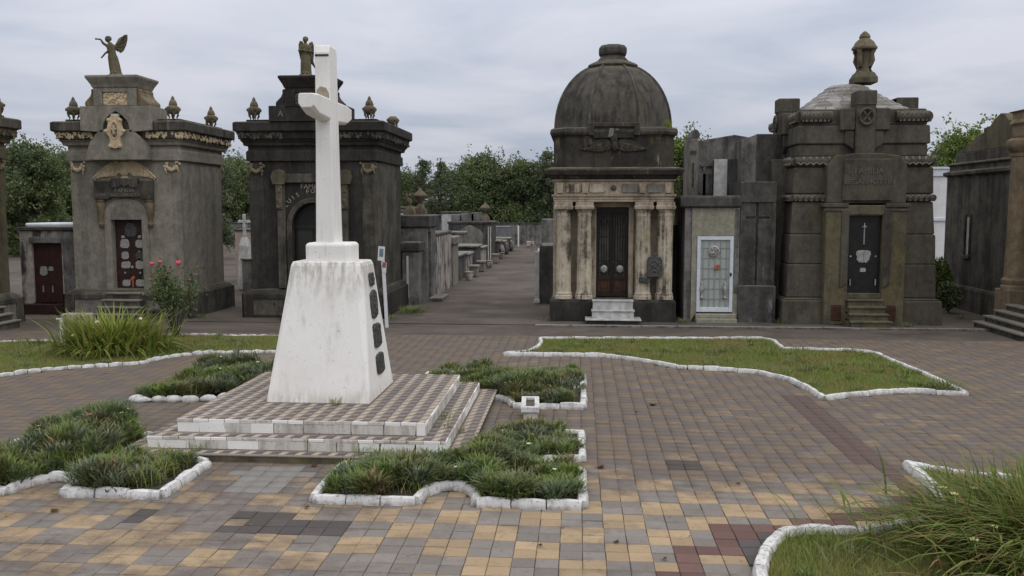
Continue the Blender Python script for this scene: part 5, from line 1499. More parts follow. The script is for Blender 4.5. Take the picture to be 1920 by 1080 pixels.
# attic with chamfered corners, raised over the emblem
def octo(h, c):
    return [(-h + c, -h), (h - c, -h), (h, -h + c), (h, h - c), (h - c, h), (-h + c, h), (-h, h - c), (-h, -h + c)]
AC = 1.50
mb = MB(); mb.loft([[(x, AC + y, z) for x, y in octo(1.58 + o, 0.35)] for o, z in ((0, 4.03), (0, 4.83), (0.03, 4.86))]); mb.build('attic', M['dome_mould'], dm, bevel=0.01)
mb = MB()
mb.loft([[(x, AC + y, z) for x, y in octo(1.60 + o, 0.36)] for o, z in ((0.0, 4.86), (0.05, 4.88), (0.08, 4.95), (0.06, 5.04), (0.0, 5.08))])
bnd = mb.build('attic_band', M['dome_render'], dm, bevel=0.012)
mb = MB()
for x0, x1, z0, z1 in ((-0.66, -0.52, 4.86, 5.18), (0.52, 0.66, 4.86, 5.18), (-0.52, 0.52, 5.08, 5.18)): mb.box(x0, x1, AC - 1.58 - 0.13, AC - 1.50, z0, z1)
mb.build('emblem_frame', M['dome_mould'], bnd, bevel=0.01)
mb = MB(); mb.box(-0.52, 0.52, AC - 1.58 - 0.085, AC - 1.5, 4.80, 5.08); mb.build('emblem_panel', M['black_render'], bnd)
em = MB()
for f in (-1, 1):
    P = [(0.05, 4.62), (0.16, 4.76), (0.32, 4.78), (0.55, 4.68), (0.86, 4.50), (0.60, 4.46), (0.30, 4.44), (0.10, 4.50)]
    pts = [(f * a, b) for a, b in P]
    if f > 0: pts = pts[::-1]
    em.prism(pts, -0.13, -0.075)
    for k in range(8): em.tube([(f * (0.10 + 0.05 * k), -0.135, 4.70 - 0.012 * k), (f * (0.22 + 0.08 * k), -0.135, 4.49)], 0.014, 5)
em.build('winged_emblem', M['dome_mould'], dm, bevel=0.01)
mb = MB(); mb.ball((0.0, -0.13, 4.78), 0.10, 0.08, 0.16, 8, 6); mb.ball((0.02, -0.16, 4.58), 0.09, 0.06, 0.13, 8, 5); mb.ball((-0.11, -0.15, 4.88), 0.07, 0.05, 0.11, 6, 4)
m3 = MB(); m3.prism([(-0.17, 4.80), (-0.03, 4.82), (0.0, 5.03), (-0.12, 5.05)], -0.20, -0.09); m3.prism([(0.02, 4.94), (0.13, 4.92), (0.14, 5.04), (0.01, 5.05)], -0.17, -0.09)
m3.build('bare_plaster', M['pale_plaster'], dm, bevel=0.02)
mb.build('broken_hourglass', M['dome_mould'], dm, bevel=0.02)
mb = MB(); mb.prism([(-0.80, 4.55), (-0.60, 4.55), (-0.60, 4.80), (-0.66, 4.86), (-0.74, 4.86), (-0.80, 4.76)], -0.13, -0.075); mb.build('corner_stone', M['dome_mould'], dm, bevel=0.03)
# ribbed octagonal dome
def oring(rad, z, rot=math.pi / 8):
    return [(rad / math.cos(math.pi / 8) * math.cos(rot + math.pi * k / 4), AC + rad / math.cos(math.pi / 8) * math.sin(rot + math.pi * k / 4), z) for k in range(8)]
prof = []
for k in range(15):
    a = R(0 + 74 * k / 14)
    prof.append((1.55 * math.cos(a) ** 0.92, 5.06 + 0.05 + 1.83 * math.sin(a)))
prof = [(1.57, 5.07)] + prof
mb = MB(); mb.loft([oring(r, z) for r, z in prof]); dome = mb.build('dome', M['dome_render'], dm)
for f in dome.data.polygons: f.use_smooth = True
shade_auto(dome, 25)
for k in range(8):
    a = math.pi / 8 + math.pi * k / 4
    mb = MB(); mb.tube([(r / math.cos(math.pi / 8) * math.cos(a) * 1.002, AC + r / math.cos(math.pi / 8) * math.sin(a) * 1.002, z) for r, z in prof], 0.036, 6); mb.build('rib', M['grey_render_dark'], dome, smooth=True)
mb = MB(); mb.loft([oring(r, z) for r, z in ((0.66, 6.80), (0.68, 6.86), (0.60, 6.91), (0.42, 7.0), (0.33, 7.10), (0.31, 7.14), (0.36, 7.16), (0.38, 7.22), (0.38, 7.34), (0.33, 7.40), (0.30, 7.43))]); mb.build('dome_cap', M['dome_render'], dm, bevel=0.015)
# tufts of grass on the ledge
mbv, mbf = blades(np.stack([npr.normal(size=90) * 0.05 + 1.40, npr.normal(size=90) * 0.04 + 0.05, np.full(90, 5.05)], 1), npr.uniform(0.1, 0.32, 90), np.full(90, 0.012), npr.uniform(0, 6.28, 90), npr.uniform(0.1, 0.7, 90), np.full(90, 0.1), 2)
stuff(link('ledge_grass', np_mesh('ledge_grass', mbv, mbf, M['leaf_lily']), dm))
# door: two leaves with curtained glass, ironwork, wooden panels below
mb = MB()
mb.box(-0.43, 0.43, 0.30, 0.36, 0.60, 0.64); mb.box(-0.43, 0.43, 0.30, 0.37, 2.84, 2.99)
for f in (-1, 1):
    for xa, xb, z0, z1 in ((0.004, 0.045, 0.64, 2.84), (0.385, 0.43, 0.64, 2.84), (0.045, 0.385, 0.64, 0.72), (0.045, 0.385, 1.04, 1.12), (0.045, 0.385, 2.76, 2.84)):
        a, b = sorted((f * xa, f * xb)); mb.box(a, b, 0.30, 0.36, z0, z1)
dr = mb.build('door', M['dark_wood'], dm, bevel=0.006); dr.location = (0, 0.16, 0)
for f in (-1, 1):
    a, b = sorted((f * 0.047, f * 0.383))
    mb = MB(); mb.box(a, b, 0.325, 0.345, 0.722, 1.038); mb.box(a + 0.07, b - 0.07, 0.312, 0.326, 0.79, 0.97); mb.build('door_panel', M['wood'], dr, bevel=0.008)
    mb = MB(); mb.box(a, b, 0.350, 0.356, 1.122, 2.758); mb.build('pane', M['dark_glass'], dr)
    mb = MB(); n = 13; cur = []
    mb.loft([[(a + 0.03 + (b - a - 0.06) * k / 40, 0.335 + 0.009 * math.sin(k * 1.35), z) for k in range(41)] + [(b - 0.03, 0.349, z), (a + 0.03, 0.349, z)] for z in (1.13, 1.9, 2.75)]); mb.build('curtain', M['curtain'], dr)
    mb = MB()
    for k in range(5):
        x = a + (b - a) * (k + 0.5) / 5; mb.tube([(x, 0.315, 1.12), (x, 0.315, 2.76)], 0.008, 5)
    for z in (1.55, 2.2): mb.box(a, b, 0.308, 0.318, z, z + 0.018)
    cx = (a + b) / 2
    for r0, zc_ in ((0.15, 1.34), (0.09, 2.62)): mb.tube([(cx + r0 * math.cos(q), 0.312, zc_ + r0 * math.sin(q)) for q in np.linspace(0, 6.283, 17)], 0.009, 5)
    mb.build('grille', M['iron'], dr)
    mb = MB(); mb.ball((cx, 0.30, 1.34), 0.10, 0.02, 0.10, 10, 4); mb.build('medallion', M['silver'], dr, smooth=True)
mb = MB(); mb.lathe([(0.001, 0), (0.025, 0), (0.025, 0.03), (0.001, 0.035)], 0, 0, 8); mb.v = [(x + 0.03, 0.30 - z, 1.52 + y) for x, y, z in mb.v]; mb.build('handle', M['bronze'], dr)
# marble steps
for x0, x1, y0, y1, z0, z1, mt in ((-0.52, 0.52, -0.42, -0.145, 0.33, 0.545, 'marble'), (-0.54, 0.54, -0.58, -0.18, 0.12, 0.30, 'marble')):
    mb = MB(); mb.box(x0, x1, y0, y1, z0, z1); s = mb.build('step', M[mt], dm)
    mb = MB(); mb.box(x0 - 0.02, x1 + 0.02, y0 - 0.03, y1 + 0.05, z1, z1 + 0.03); mb.build('tread', M['marble'], s, bevel=0.006)
mb = MB(); mb.box(-0.66, 0.66, -0.78, -0.20, -0.03, 0.085); s = mb.build('step', M['black_render'], dm)
mb = MB(); mb.box(-0.72, 0.72, -0.82, -0.20, 0.085, 0.12); mb.build('tread', M['marble'], s, bevel=0.006)
# bronze plaques between the right columns
mb = MB(); mb.prism([(0.90, 1.20), (1.28, 1.20), (1.28, 1.62), (1.24, 1.70), (1.15, 1.72), (1.14, 1.79), (1.03, 1.79), (1.02, 1.72), (0.92, 1.70), (0.90, 1.62)], -0.22, -0.15); mb.box(0.88, 1.30, -0.24, -0.14, 1.19, 1.21)
pq = mb.build('plaque', M['bronze'], dm, bevel=0.01)
mb = MB(); bumps(mb, 18, 0.98, 1.22, -0.222, 1.3, 1.6, 0.03, 'x', 0.012, 4); mb.build('relief', M['bronze'], pq, smooth=True)
mb = MB(); mb.box(0.68, 0.98, -0.19, -0.145, 1.02, 1.17); mb.build('plaque', M['bronze'], dm, bevel=0.008)

# ------------------------------------------------------------------ battered stone mausoleum
bm_ = thing('battered_mausoleum', 'dark battered stone mausoleum with beaded bands, black metal door and a brazier on its roof', 'mausoleum', (7.28, 23.5, 0))
BD = 1.78   # half depth: centre of the plan lies BD behind the front
def course(z0, z1, h0, h1, mat='battered_stone', ch=0.025, name='course'):
    mb = MB()
    def rg(h, z): return [(-h, BD - h, z), (h, BD - h, z), (h, BD + h, z), (-h, BD + h, z)]
    mb.loft([rg(h0 - ch, z0), rg(h0, z0 + ch), rg(h1, z1 - ch), rg(h1 - ch, z1)])
    return mb.build(name, M[mat], bm_, bevel=0.012)
course(-0.05, 0.60, 2.02, 2.00); course(0.60, 0.66, 1.96, 1.90)
course(0.66, 1.53, 1.88, 1.86); course(1.53, 2.30, 1.85, 1.83); course(2.30, 3.14, 1.81, 1.76)
course(3.14, 3.34, 1.74, 1.74); course(3.34, 4.02, 1.76, 1.74); course(4.02, 4.30, 1.70, 1.70)
course(4.30, 4.62, 1.62, 1.62); course(4.62, 5.10, 1.67, 1.65); course(5.10, 5.52, 1.60, 1.58)
def beads(z, r, h, n, style):
    """rounded band with looped leaves on all four sides"""
    for sx_, side in ((0, 'f'), (1, 'r'), (2, 'b'), (3, 'l')):
        if side in 'b': continue
        mb = MB(); pd = MB()
        def P(u, o, zz):
            if side == 'f': return (u, BD - h - o, zz)
            if side == 'l': return (-h - o, BD + u, zz)
            return (h + o, BD + u, zz)
        for c in (-1, 1):
            mb = MB(); pd = MB()
            mb.tube([P(c * h, 0.0, z), P(c * 0.8, 0.0, z)], r, 10)
            for k in range(n):
                u = c * (0.88 + (h - 0.92) * (k + 0.5) / n)
                w = (h - 0.92) / n * 0.42
                if style == 'loop':
                    pd.tube([P(u + w * math.cos(a), r * 0.75 + 0.02 * math.sin(a), z + r * 0.9 * (math.sin(a) - 0.35)) for a in np.linspace(-0.7, math.pi + 0.7, 9)], 0.020, 5)
                else:
                    pd.tube([P(u - w * 1.2, r * 0.8, z - r * 0.1), P(u, r * 0.95, z - r * 0.75), P(u + w * 1.2, r * 0.8, z - r * 0.1)], 0.02, 5)
                    pd.ball(P(u + w * 1.2, r * 0.8, z + r * 0.8), 0.035, 0.035, 0.06, 6, 4)
            b = mb.build('band', M['battered_stone'], bm_, smooth=True)
            stuff(pd.build('beading', M['pale_plaster'], b, smooth=True))
beads(3.24, 0.09, 1.76, 6, 'loop'); beads(4.16, 0.10, 1.72, 5, 'tooth'); beads(5.32, 0.145, 1.60, 6, 'loop')
# portal, tablet and cross pillar; the same pillar on the other sides
mb = MB()
op = [(0.42, 0.0), (0.42, 2.80), (-0.42, 2.80), (-0.42, 0.0)]
mb.prism(wall_with_opening(-1.0, 1.0, -0.04, 3.05, op), -0.36, 0.04)
mb.build('portal', M['mossy_stone'], bm_, bevel=0.02)
mb = MB()
for f in (-1, 1):
    a, b = sorted((f * 0.44, f * 0.62)); mb.prism([(a, 0.95), (b, 1.05), (b, 2.95), (a, 2.95)], -0.40, -0.358)
    a, b = sorted((f * 0.46, f * 1.07)); mb.box(a, b, -0.41, 0.0, 3.0, 3.10); mb.box(a - 0.0, b, -0.39, -0.355, 2.90, 2.96)
mb.build('jamb_moulding', M['battered_stone'], bm_, bevel=0.012)
mb = MB()
mb.prism([(-0.98, 3.10), (0.98, 3.10), (0.98, 4.05), (0.80, 4.30), (0.30, 4.36), (-0.30, 4.36), (-0.80, 4.30), (-0.98, 4.05)], -0.30, 0.1)
mb.prism([(-0.62, 3.16), (0.62, 3.16), (0.58, 4.22), (-0.58, 4.22)], -0.36, -0.30)
tb = mb.build('tablet', M['battered_stone'], bm_, bevel=0.02)
lettering([('FAMILIA', 0.20, 0.02, 3.90, 0), ('LEGARHOTTIN', 0.185, 0.04, 3.64, 0)], M['letter_dim'], tb, -0.365, 0.012)
def pillar(ang):
    e = bpy.data.objects
    mb = MB()
    def rot(m):
        c, s = math.cos(ang), math.sin(ang)
        m.v = [(x * c - (y - BD) * s, BD + x * s + (y - BD) * c, z) for x, y, z in m.v]
        return m
    mb.box(-0.24, 0.24, -0.05, 0.5, 4.0, 5.95); mb.box(-0.25, 0.25, -0.08, 0.5, 5.58, 5.96)
    mb.box(-0.62, -0.245, 0.0, 0.6, 4.96, 5.52); mb.box(0.245, 0.62, 0.0, 0.6, 4.96, 5.52)
    mb.prism([(-0.48, 4.62), (-0.242, 4.45), (-0.242, 4.955), (-0.48, 4.955)], 0.04, 0.4); mb.prism([(0.242, 4.45), (0.48, 4.62), (0.48, 4.955), (0.242, 4.955)], 0.04, 0.4)
    p = rot(mb).build('cross_pillar', M['battered_stone'], bm_, bevel=0.025)
    m2 = MB(); m2.tube([(0.18 * math.cos(a), -0.10, 5.30 + 0.20 * math.sin(a)) for a in np.linspace(0, 6.283, 17)], 0.035, 6)
    for a0 in (0.9, 2.2, 4.0, 5.4): m2.tube([(0.02 * math.cos(a0), -0.10, 5.30 + 0.02 * math.sin(a0)), (0.15 * math.cos(a0), -0.11, 5.30 + 0.16 * math.sin(a0))], 0.022, 5)
    rot(m2).build('medallion', M['battered_stone'], p, smooth=True)
pillar(0); pillar(-math.pi / 2); pillar(math.pi / 2)
# side mass of the left elevation
mb = MB(); mb.prism([(BD - 0.95, -0.04), (BD + 0.95, -0.04), (BD + 0.95, 3.2), (BD + 0.5, 4.3), (BD - 0.5, 4.3), (BD - 0.95, 3.2)], -2.06, -1.6, 'x'); mb.build('side_portal', M['battered_stone'], bm_, bevel=0.03)
# tiled roof dome
mb = MB(); rings = []
for k in range(9):
    t = k / 8; h = 1.55 - 1.12 * t; z = 5.46 + 0.84 * t ** 1.12
    ex = 2.0 + 5 * (1 - t)
    ring = []
    for q in range(32):
        a = 2 * math.pi * q / 32; c, s = math.cos(a), math.sin(a)
        rr_ = h / (abs(c) ** ex + abs(s) ** ex) ** (1 / ex)
        ring.append((rr_ * c, BD + rr_ * s, z))
    rings.append(ring)
    if k < 8:
        rings.append([(x * 0.975, BD + (y - BD) * 0.975, zz + 0.04) for x, y, zz in ring])
mb.loft(rings); mb.build('tiled_roof', M['roof_tile'], bm_)
# brazier finial: two scrolled supports either side of an opening, lidded
fz = 6.34
mb = MB(); mb.poly([(1, fz), (1, fz + 0.16), (0.90, fz + 0.20), (0.74, fz + 0.30)], [(-0.30, -0.30), (0.30, -0.30), (0.30, 0.30), (-0.30, 0.30)], 0.42, BD - 0.1)
fin = mb.build('finial', M['mossy_stone'], bm_, bevel=0.02)
mb = MB(); fx, fy = 0.42, BD - 0.1
for k in range(4):
    a = k * math.pi / 2 + math.pi / 4; c, s = math.cos(a), math.sin(a)
    mb.tube([(fx + c * 0.20, fy + s * 0.20, fz + 0.28), (fx + c * 0.17, fy + s * 0.17, fz + 0.45), (fx + c * 0.24, fy + s * 0.24, fz + 0.62), (fx + c * 0.22, fy + s * 0.22, fz + 0.78), (fx + c * 0.27, fy + s * 0.27, fz + 0.90)], [0.075, 0.06, 0.075, 0.06, 0.07], 8)
mb.lathe([(0.20, fz + 0.28), (0.17, fz + 0.45), (0.18, fz + 0.6), (0.20, fz + 0.9)], fx, fy, 12)
mb.build('scroll_supports', M['urn_stone'], fin, smooth=True)
mb = MB(); mb.lathe([(0.27, fz + 0.88), (0.33, fz + 0.92), (0.335, fz + 0.97), (0.29, fz + 1.02), (0.24, fz + 1.12), (0.16, fz + 1.19), (0.13, fz + 1.21), (0.15, fz + 1.25), (0.12, fz + 1.32), (0.05, fz + 1.39), (0.01, fz + 1.41)], fx, fy, 16, 0.06, 8); mb.build('lid', M['urn_stone'], fin, smooth=True)
# door
mb = MB(); mb.box(-0.415, 0.415, -0.20, -0.14, 0.80, 2.78); dr = mb.build('door', M['black_door'], bm_)
mb = MB(); mb.box(-0.42, 0.42, -0.30, -0.10, 2.782, 3.04); mb.build('lintel', M['grey_tomb'], bm_, bevel=0.01)
mb = MB(); mb.box(-0.42, 0.42, -0.32, -0.13, 0.66, 0.80); mb.build('threshold', M['mossy_stone'], bm_, bevel=0.01)
mb = MB(); mb.box(-0.012, 0.012, -0.222, -0.20, 2.05, 2.60); mb.box(-0.06, 0.06, -0.222, -0.20, 2.49, 2.515); mb.ball((0, -0.225, 2.50), 0.028, 0.02, 0.06, 6, 4); mb.build('crucifix', M['silver'], dr)
mb = MB(); mb.prism([(-0.10, 1.58), (-0.06, 1.60), (-0.02, 1.57), (0.02, 1.60), (0.06, 1.57), (0.10, 1.60), (0.15, 1.66), (0.16, 1.74), (0.19, 1.80), (0.17, 1.88), (0.10, 1.90), (-0.12, 1.90), (-0.18, 1.86), (-0.19, 1.79), (-0.16, 1.74), (-0.17, 1.66)], -0.222, -0.20); mb.box(-0.006, 0.006, -0.232, -0.221, 1.62, 1.88); mb.build('plaque', M['silver'], dr, bevel=0.006)
mb = MB(); mb.prism([(-0.08, 1.34), (0.06, 1.34), (0.08, 1.37), (0.07, 1.44), (-0.05, 1.45), (-0.08, 1.42)], -0.218, -0.20); mb.build('plaque', M['silver'], dr, bevel=0.006)
for x in (-0.32, 0.31):
    mb = MB(); mb.ball((x, -0.205, 1.74), 0.028, 0.02, 0.028, 8, 4); mb.build('boss', M['silver'], dr, smooth=True)
    mb = MB(); mb.tube([(x, -0.24, 1.0), (x, -0.24, 1.16)], 0.018, 6); mb.box(x - 0.01, x + 0.01, -0.24, -0.20, 1.02, 1.04); mb.box(x - 0.01, x + 0.01, -0.24, -0.20, 1.12, 1.14); mb.build('handle', M['silver'], dr, smooth=True)
steps(bm_, 0.0, 0.42, -0.34, 0.66, 4, 0.17, M['mossy_stone'], 0.02)
for f in (-1, 1):
    mb = MB(); a, b = sorted((f * 0.56, f * 0.80)); 
    for k in range(6): mb.box(a, b, -0.385, -0.362, 0.12 + k * 0.06, 0.155 + k * 0.06)
    mb.box(a, b, -0.372, -0.358, 0.10, 0.50); mb.build('vent_grille', M['wood'], bm_)
# ================================================================== small tombs by the domed mausoleum
t = thing('tomb', 'small khaki tomb with pale blue white glazed door beside the domed mausoleum', 'tomb', (3.58, 23.6, 0))
mb = MB()
mb.prism(wall_with_opening(-0.62, 0.62, -0.04, 2.99, [(0.47, 0.20), (0.47, 2.24), (-0.47, 2.24), (-0.47, 0.20)]), 0.0, 0.14)
mb.box(-0.62, 0.62, 0.14, 2.6, -0.04, 2.99)
mb.build('wall', M['khaki_tomb'], t, bevel=0.012)
mb = MB(); mb.box(-0.80, -0.63, -0.02, 2.6, -0.04, 2.99); mb.box(0.50, 0.62, -0.025, 0.0, 0.75, 2.95); mb.build('side_wall', M['grey_tomb'], t, bevel=0.012)
mb = MB(); mb.rect([(0.0, 2.992), (0.05, 3.02), (0.05, 3.24), (0.02, 3.30)], -0.88, 0.58, -0.06, 2.6); mb.build('coping', M['dark_tomb'], t, bevel=0.015)
mb = MB()
for x0, x1, z0, z1 in ((-0.47, -0.38, 0.24, 2.235), (0.38, 0.47, 0.24, 2.235), (-0.38, 0.38, 2.14, 2.235), (-0.38, 0.38, 0.24, 0.36)): mb.box(x0, x1, -0.03, 0.05, z0, z1)
dr = mb.build('door', M['white_metal'], t, bevel=0.008)
mb = MB(); mb.box(-0.379, 0.379, 0.02, 0.03, 0.361, 2.139); mb.build('pane', M['pale_glass'], dr)
mb = MB()
for k in range(5): x = -0.30 + 0.15 * k; mb.box(x - 0.008, x + 0.008, 0.0, 0.018, 0.36, 2.14)
for z in (0.58, 0.85, 1.12, 1.39, 1.66, 1.93):
    for k in range(6):
        x0 = -0.375 + 0.15 * k - 0.075 * (int(z * 10) % 2); mb.box(max(-0.378, x0 + 0.01), min(0.378, x0 + 0.145), 0.003, 0.015, z, z + 0.014)
mb.build('grille', M['silver'], dr)
mb = MB(); mb.lathe([(0.001, 0), (0.15, 0), (0.15, 0.03), (0.11, 0.045), (0.10, 0.02), (0.001, 0.03)], 0, 0, 18); mb.v = [(x - 0.03, -0.01 - z, 1.85 + y) for x, y, z in mb.v]; bumps(mb, 8, -0.10, 0.04, -0.04, 1.79, 1.92, 0.03, 'x', 0.02, 2); mb.build('medallion', M['silver'], dr, smooth=True)
mb = MB()
for k in range(8): mb.ball((0.06 + rng.uniform(-.05, .05), -0.04, 1.43 + rng.uniform(-.05, .05)), 0.035, 0.03, 0.035, 6, 4)
mb.build('cloth_flower', M['flower_orange'], dr, smooth=True)
for x in (-0.33, 0.27):
    mb = MB(); mb.lathe([(0.02, 0.58), (0.055, 0.62), (0.03, 0.70), (0.06, 0.80), (0.065, 0.88), (0.03, 0.95), (0.035, 1.0), (0.02, 1.04)], x, -0.03, 10); mb.build('vase', M['silver'], dr, smooth=True)
mb = MB(); mb.box(0.385, 0.43, -0.06, -0.03, 1.20, 1.28); mb.build('handle', M['iron'], dr)
for y0, z0, z1 in ((-0.30, -0.04, 0.09), (-0.16, 0.09, 0.20)):
    mb = MB(); mb.box(-0.50, 0.56, y0, 0.05, z0, z1); mb.build('step', M['khaki_tomb'], t, bevel=0.015)

t = thing('tomb', 'tall dark grey wall tomb with a sunk cross, right of the glazed door tomb', 'tomb', (4.66, 23.6, 0))
mb = MB()
c = 0.028
mb.box(-0.45, -0.09 - c * 0, 0.0, 0.12, 0.9, 3.66) if False else None
# face built around the sunk cross
fx = -0.02
for x0, x1, z0, z1 in ((-0.44, fx - 0.035, 2.76, 3.40), (fx + 0.035, 0.44, 2.76, 3.40), (-0.44, fx - 0.035, 0.95, 2.69), (fx + 0.035, 0.44, 0.95, 2.69), (-0.44, -0.31, 2.69, 2.76), (0.31, 0.44, 2.69, 2.76), (-0.44, 0.44, 3.40, 3.665)):
    mb.box(x0, x1, 0.0, 0.06, z0, z1)
mb.box(-0.44, 0.44, 0.06, 2.4, 0.9, 3.66)
mb.build('wall', M['dark_tomb'], t)
mb = MB(); mb.rect([(0.02, -0.04), (0.02, 0.93), (0.0, 0.95)], -0.46, 0.47, -0.07, 2.4); mb.build('base', M['dark_tomb'], t, bevel=0.02)
mb = MB(); mb.box(-0.455, 0.455, -0.04, 0.0, 3.12, 3.66); mb.box(0.36, 0.455, -0.035, 0.0, 0.96, 3.119); mb.build('border', M['dark_tomb'], t, bevel=0.02)

def block_tomb(label, loc, x0, x1, y1, h, mat, cap=None, extra=None, name='tomb', rz=0, cat='tomb'):
    t = thing(name, label, cat, loc, rz)
    mb = MB(); mb.rect([(0, -0.04), (0, h)], x0, x1, 0, y1); mb.build('wall', mat, t, bevel=0.015)
    if cap:
        mb = MB(); mb.rect([(0.0, h + 0.002), (cap[0], h + 0.02), (cap[0], h + cap[1]), (cap[0] * 0.5, h + cap[1] + 0.03)], x0, x1, 0, y1); mb.build('coping', cap[2], t, bevel=0.012)
    return t
t = block_tomb('tall grey tomb wall with a slanting top behind the small tombs', (4.35, 26.7, 0), -0.85, 0.6, 1.6, 4.0, M['grey_tomb'])
mb = MB(); mb.prism([(-0.85, 4.002), (0.6, 4.002), (0.6, 5.05), (0.2, 5.12), (-0.85, 4.95)], 0.05, 0.4); mb.build('slanting_slab', M['grey_tomb'], t, bevel=0.012)
mb = MB(); mb.box(-0.70, -0.62, 0.0, 0.05, 3.3, 4.28); mb.box(-0.78, -0.40, -0.01, 0.05, 4.2, 4.26); mb.build('pilaster_strip', M['grey_tomb'], t)
t = block_tomb('pale grey gabled pillar tomb next to the dome cornice, with small inset panels', (3.36, 26.5, 0), -0.17, 0.12, 1.2, 5.0, M['pale_plaster'])
mb = MB(); mb.prism([(-0.17, 5.002), (0.12, 5.002), (0.17, 5.1), (0.10, 5.24), (0.0, 5.28), (-0.10, 5.2)], 0.0, 0.6); mb.build('gable', M['grey_tomb'], t, bevel=0.02)
mb = MB(); mb.box(-0.12, 0.06, -0.02, 0.0, 4.55, 4.65); mb.box(-0.05, 0.0, -0.02, 0.0, 3.6, 4.3); mb.build('inset_panel', M['dark_tomb'], t)
t = block_tomb('dark tomb block with a pale weathered left edge behind the glazed door tomb', (4.22, 25.6, 0), -0.35, 0.36, 0.8, 4.36, M['dark_tomb'])
mb = MB(); mb.box(-0.42, -0.05, -0.03, 0.0, 3.2, 4.34); mb.build('pale_slab', M['marble'], t, bevel=0.01)
t = block_tomb('blackened tall tomb block with pale side slab next to the battered mausoleum', (4.95, 25.0, 0), -0.10, 0.56, 1.2, 5.0, M['dark_tomb'])
mb = MB(); mb.prism([(-0.50, 3.5), (-0.10, 3.5), (-0.10, 4.98), (-0.50, 4.86)], 0.0, 1.2); mb.build('pale_slab', M['grey_tomb'], t, bevel=0.01)

# gap wall between dome and small tombs
t = block_tomb('low dark tomb in the shaded gap right of the domed mausoleum', (2.72, 25.4, 0), -0.25, 0.25, 1.2, 2.5, M['dark_tomb'])

# ================================================================== right side: tomb with slit window, ochre mausoleum, white building
t = thing('tomb', 'dark stained tomb side wall with slit window and stepped gable at the right', 'tomb', (11.35, 23.9, 0))
mb = MB()
# wall faces -x: (y,z) outlines extruded along x
win = [(2.82, 1.62), (3.08, 1.62), (3.08, 2.72), (2.82, 2.72)]
for y0, y1, z0, z1 in ((0.0, 2.82, -0.04, 3.9), (3.08, 4.6, -0.04, 3.9), (2.82, 3.08, -0.04, 1.62), (2.82, 3.08, 2.72, 3.9)):
    mb.box(0.0, 0.25, y0, y1, z0, z1)
mb.box(0.25, 2.5, 0.0, 4.6, -0.04, 3.9)
mb.build('wall', M['grey_render_dark'], t)
mb = MB(); mb.box(0.012, 0.05, 2.822, 3.078, 1.622, 2.718); mb.build('slit_pane', M['marble'], t)
mb = MB(); mb.box(-0.08, 0.0, 2.72, 3.18, 1.50, 1.60); mb.box(-0.05, 0.0, 2.76, 2.80, 1.60, 2.8); mb.box(-0.05, 0.0, 3.10, 3.14, 1.60, 2.8); mb.build('window_sill', M['grey_render_dark'], t, bevel=0.01)
mb = MB(); mb.rect([(0.0, -0.04), (0.0, 0.62), (-0.06, 0.70)], -0.07, 2.5, -0.02, 4.66); mb.build('base', M['grey_render_dark'], t, bevel=0.02)
mb = MB(); mb.rect([(0.0, 3.902), (0.10, 3.96), (0.10, 4.05), (-0.04, 4.10), (-0.04, 4.22), (0.03, 4.26), (0.03, 4.30), (-0.16, 4.34), (-0.16, 4.62)], 0.0, 2.5, 0.0, 4.6); mb.build('cornice', M['grey_render_dark'], t, bevel=0.012)
mb = MB()
gp = [(0.0, 4.622), (4.3, 4.622), (4.3, 4.70), (3.3, 4.92), (2.75, 5.10), (2.42, 5.12), (2.40, 5.26), (2.05, 5.28), (1.8, 5.46), (1.45, 5.58), (1.2, 5.54), (0.95, 5.36), (0.80, 5.34), (0.70, 5.10), (0.30, 4.90), (0.0, 4.85)]
gp = [(y + 0.30 if 0.01 < y < 4.2 else y, z) for y, z in gp]
mb.prism(gp, 0.20, 0.62, 'x'); mb.build('stepped_gable', M['mossy_stone'], t, bevel=0.02)

t = thing('mausoleum', 'warm ochre mausoleum with cushion capped columns cut by the right picture edge', 'mausoleum', (10.78, 21.9, 0))
mb = MB()
# front faces -x; doorway at y around 0
for y0, y1, z0, z1 in ((0.62, 1.85, 0.0, 4.6), (-1.85, -0.62, 0.0, 4.6), (-0.62, 0.62, 3.1, 4.6)): mb.box(0.45, 0.7, y0, y1, z0, z1)
mb.box(0.9, 3.6, -1.85, 1.85, -0.04, 4.6)
mb.build('wall', M['tan_stone'], t)
for y in (-1.45, 1.45):
    mb = MB(); mb.box(-0.02, 0.7, y - 0.38, y + 0.38, -0.04, 0.92); pd = mb.build('column_plinth', M['tan_stone'], t, bevel=0.02)
    mb = MB(); mb.lathe([(0.37, 0.92), (0.37, 1.0), (0.33, 1.04), (0.36, 1.10), (0.36, 1.16), (0.30, 1.22), (0.285, 2.2), (0.265, 4.25), (0.29, 4.27), (0.29, 4.33), (0.26, 4.36), (0.36, 4.45), (0.40, 4.56), (0.38, 4.66), (0.30, 4.72)], 0.34, y, 24)
    mb.build('column', M['tan_stone'], t, smooth=True)
mb = MB(); mb.rect([(-0.05, 4.72), (-0.02, 4.78), (0.0, 5.02), (0.06, 5.10), (0.0, 5.2), (0.0, 5.35), (0.08, 5.4)], 0.17, 3.6, -1.85, 1.74); mb.build('entablature', M['tan_stone'], t, bevel=0.012)
mb = MB(); mb.rect([(0, 5.402), (0, 5.75), (0.05, 5.8), (-0.1, 6.0)], 0.4, 3.4, -1.3, 1.3); mb.build('attic', M['grey_render_dark'], t, bevel=0.02)
mb = MB(); mb.box(0.75, 0.8, -0.6, 0.6, 0.72, 3.08); mb.build('door', M['wood'], t)
mb = MB()
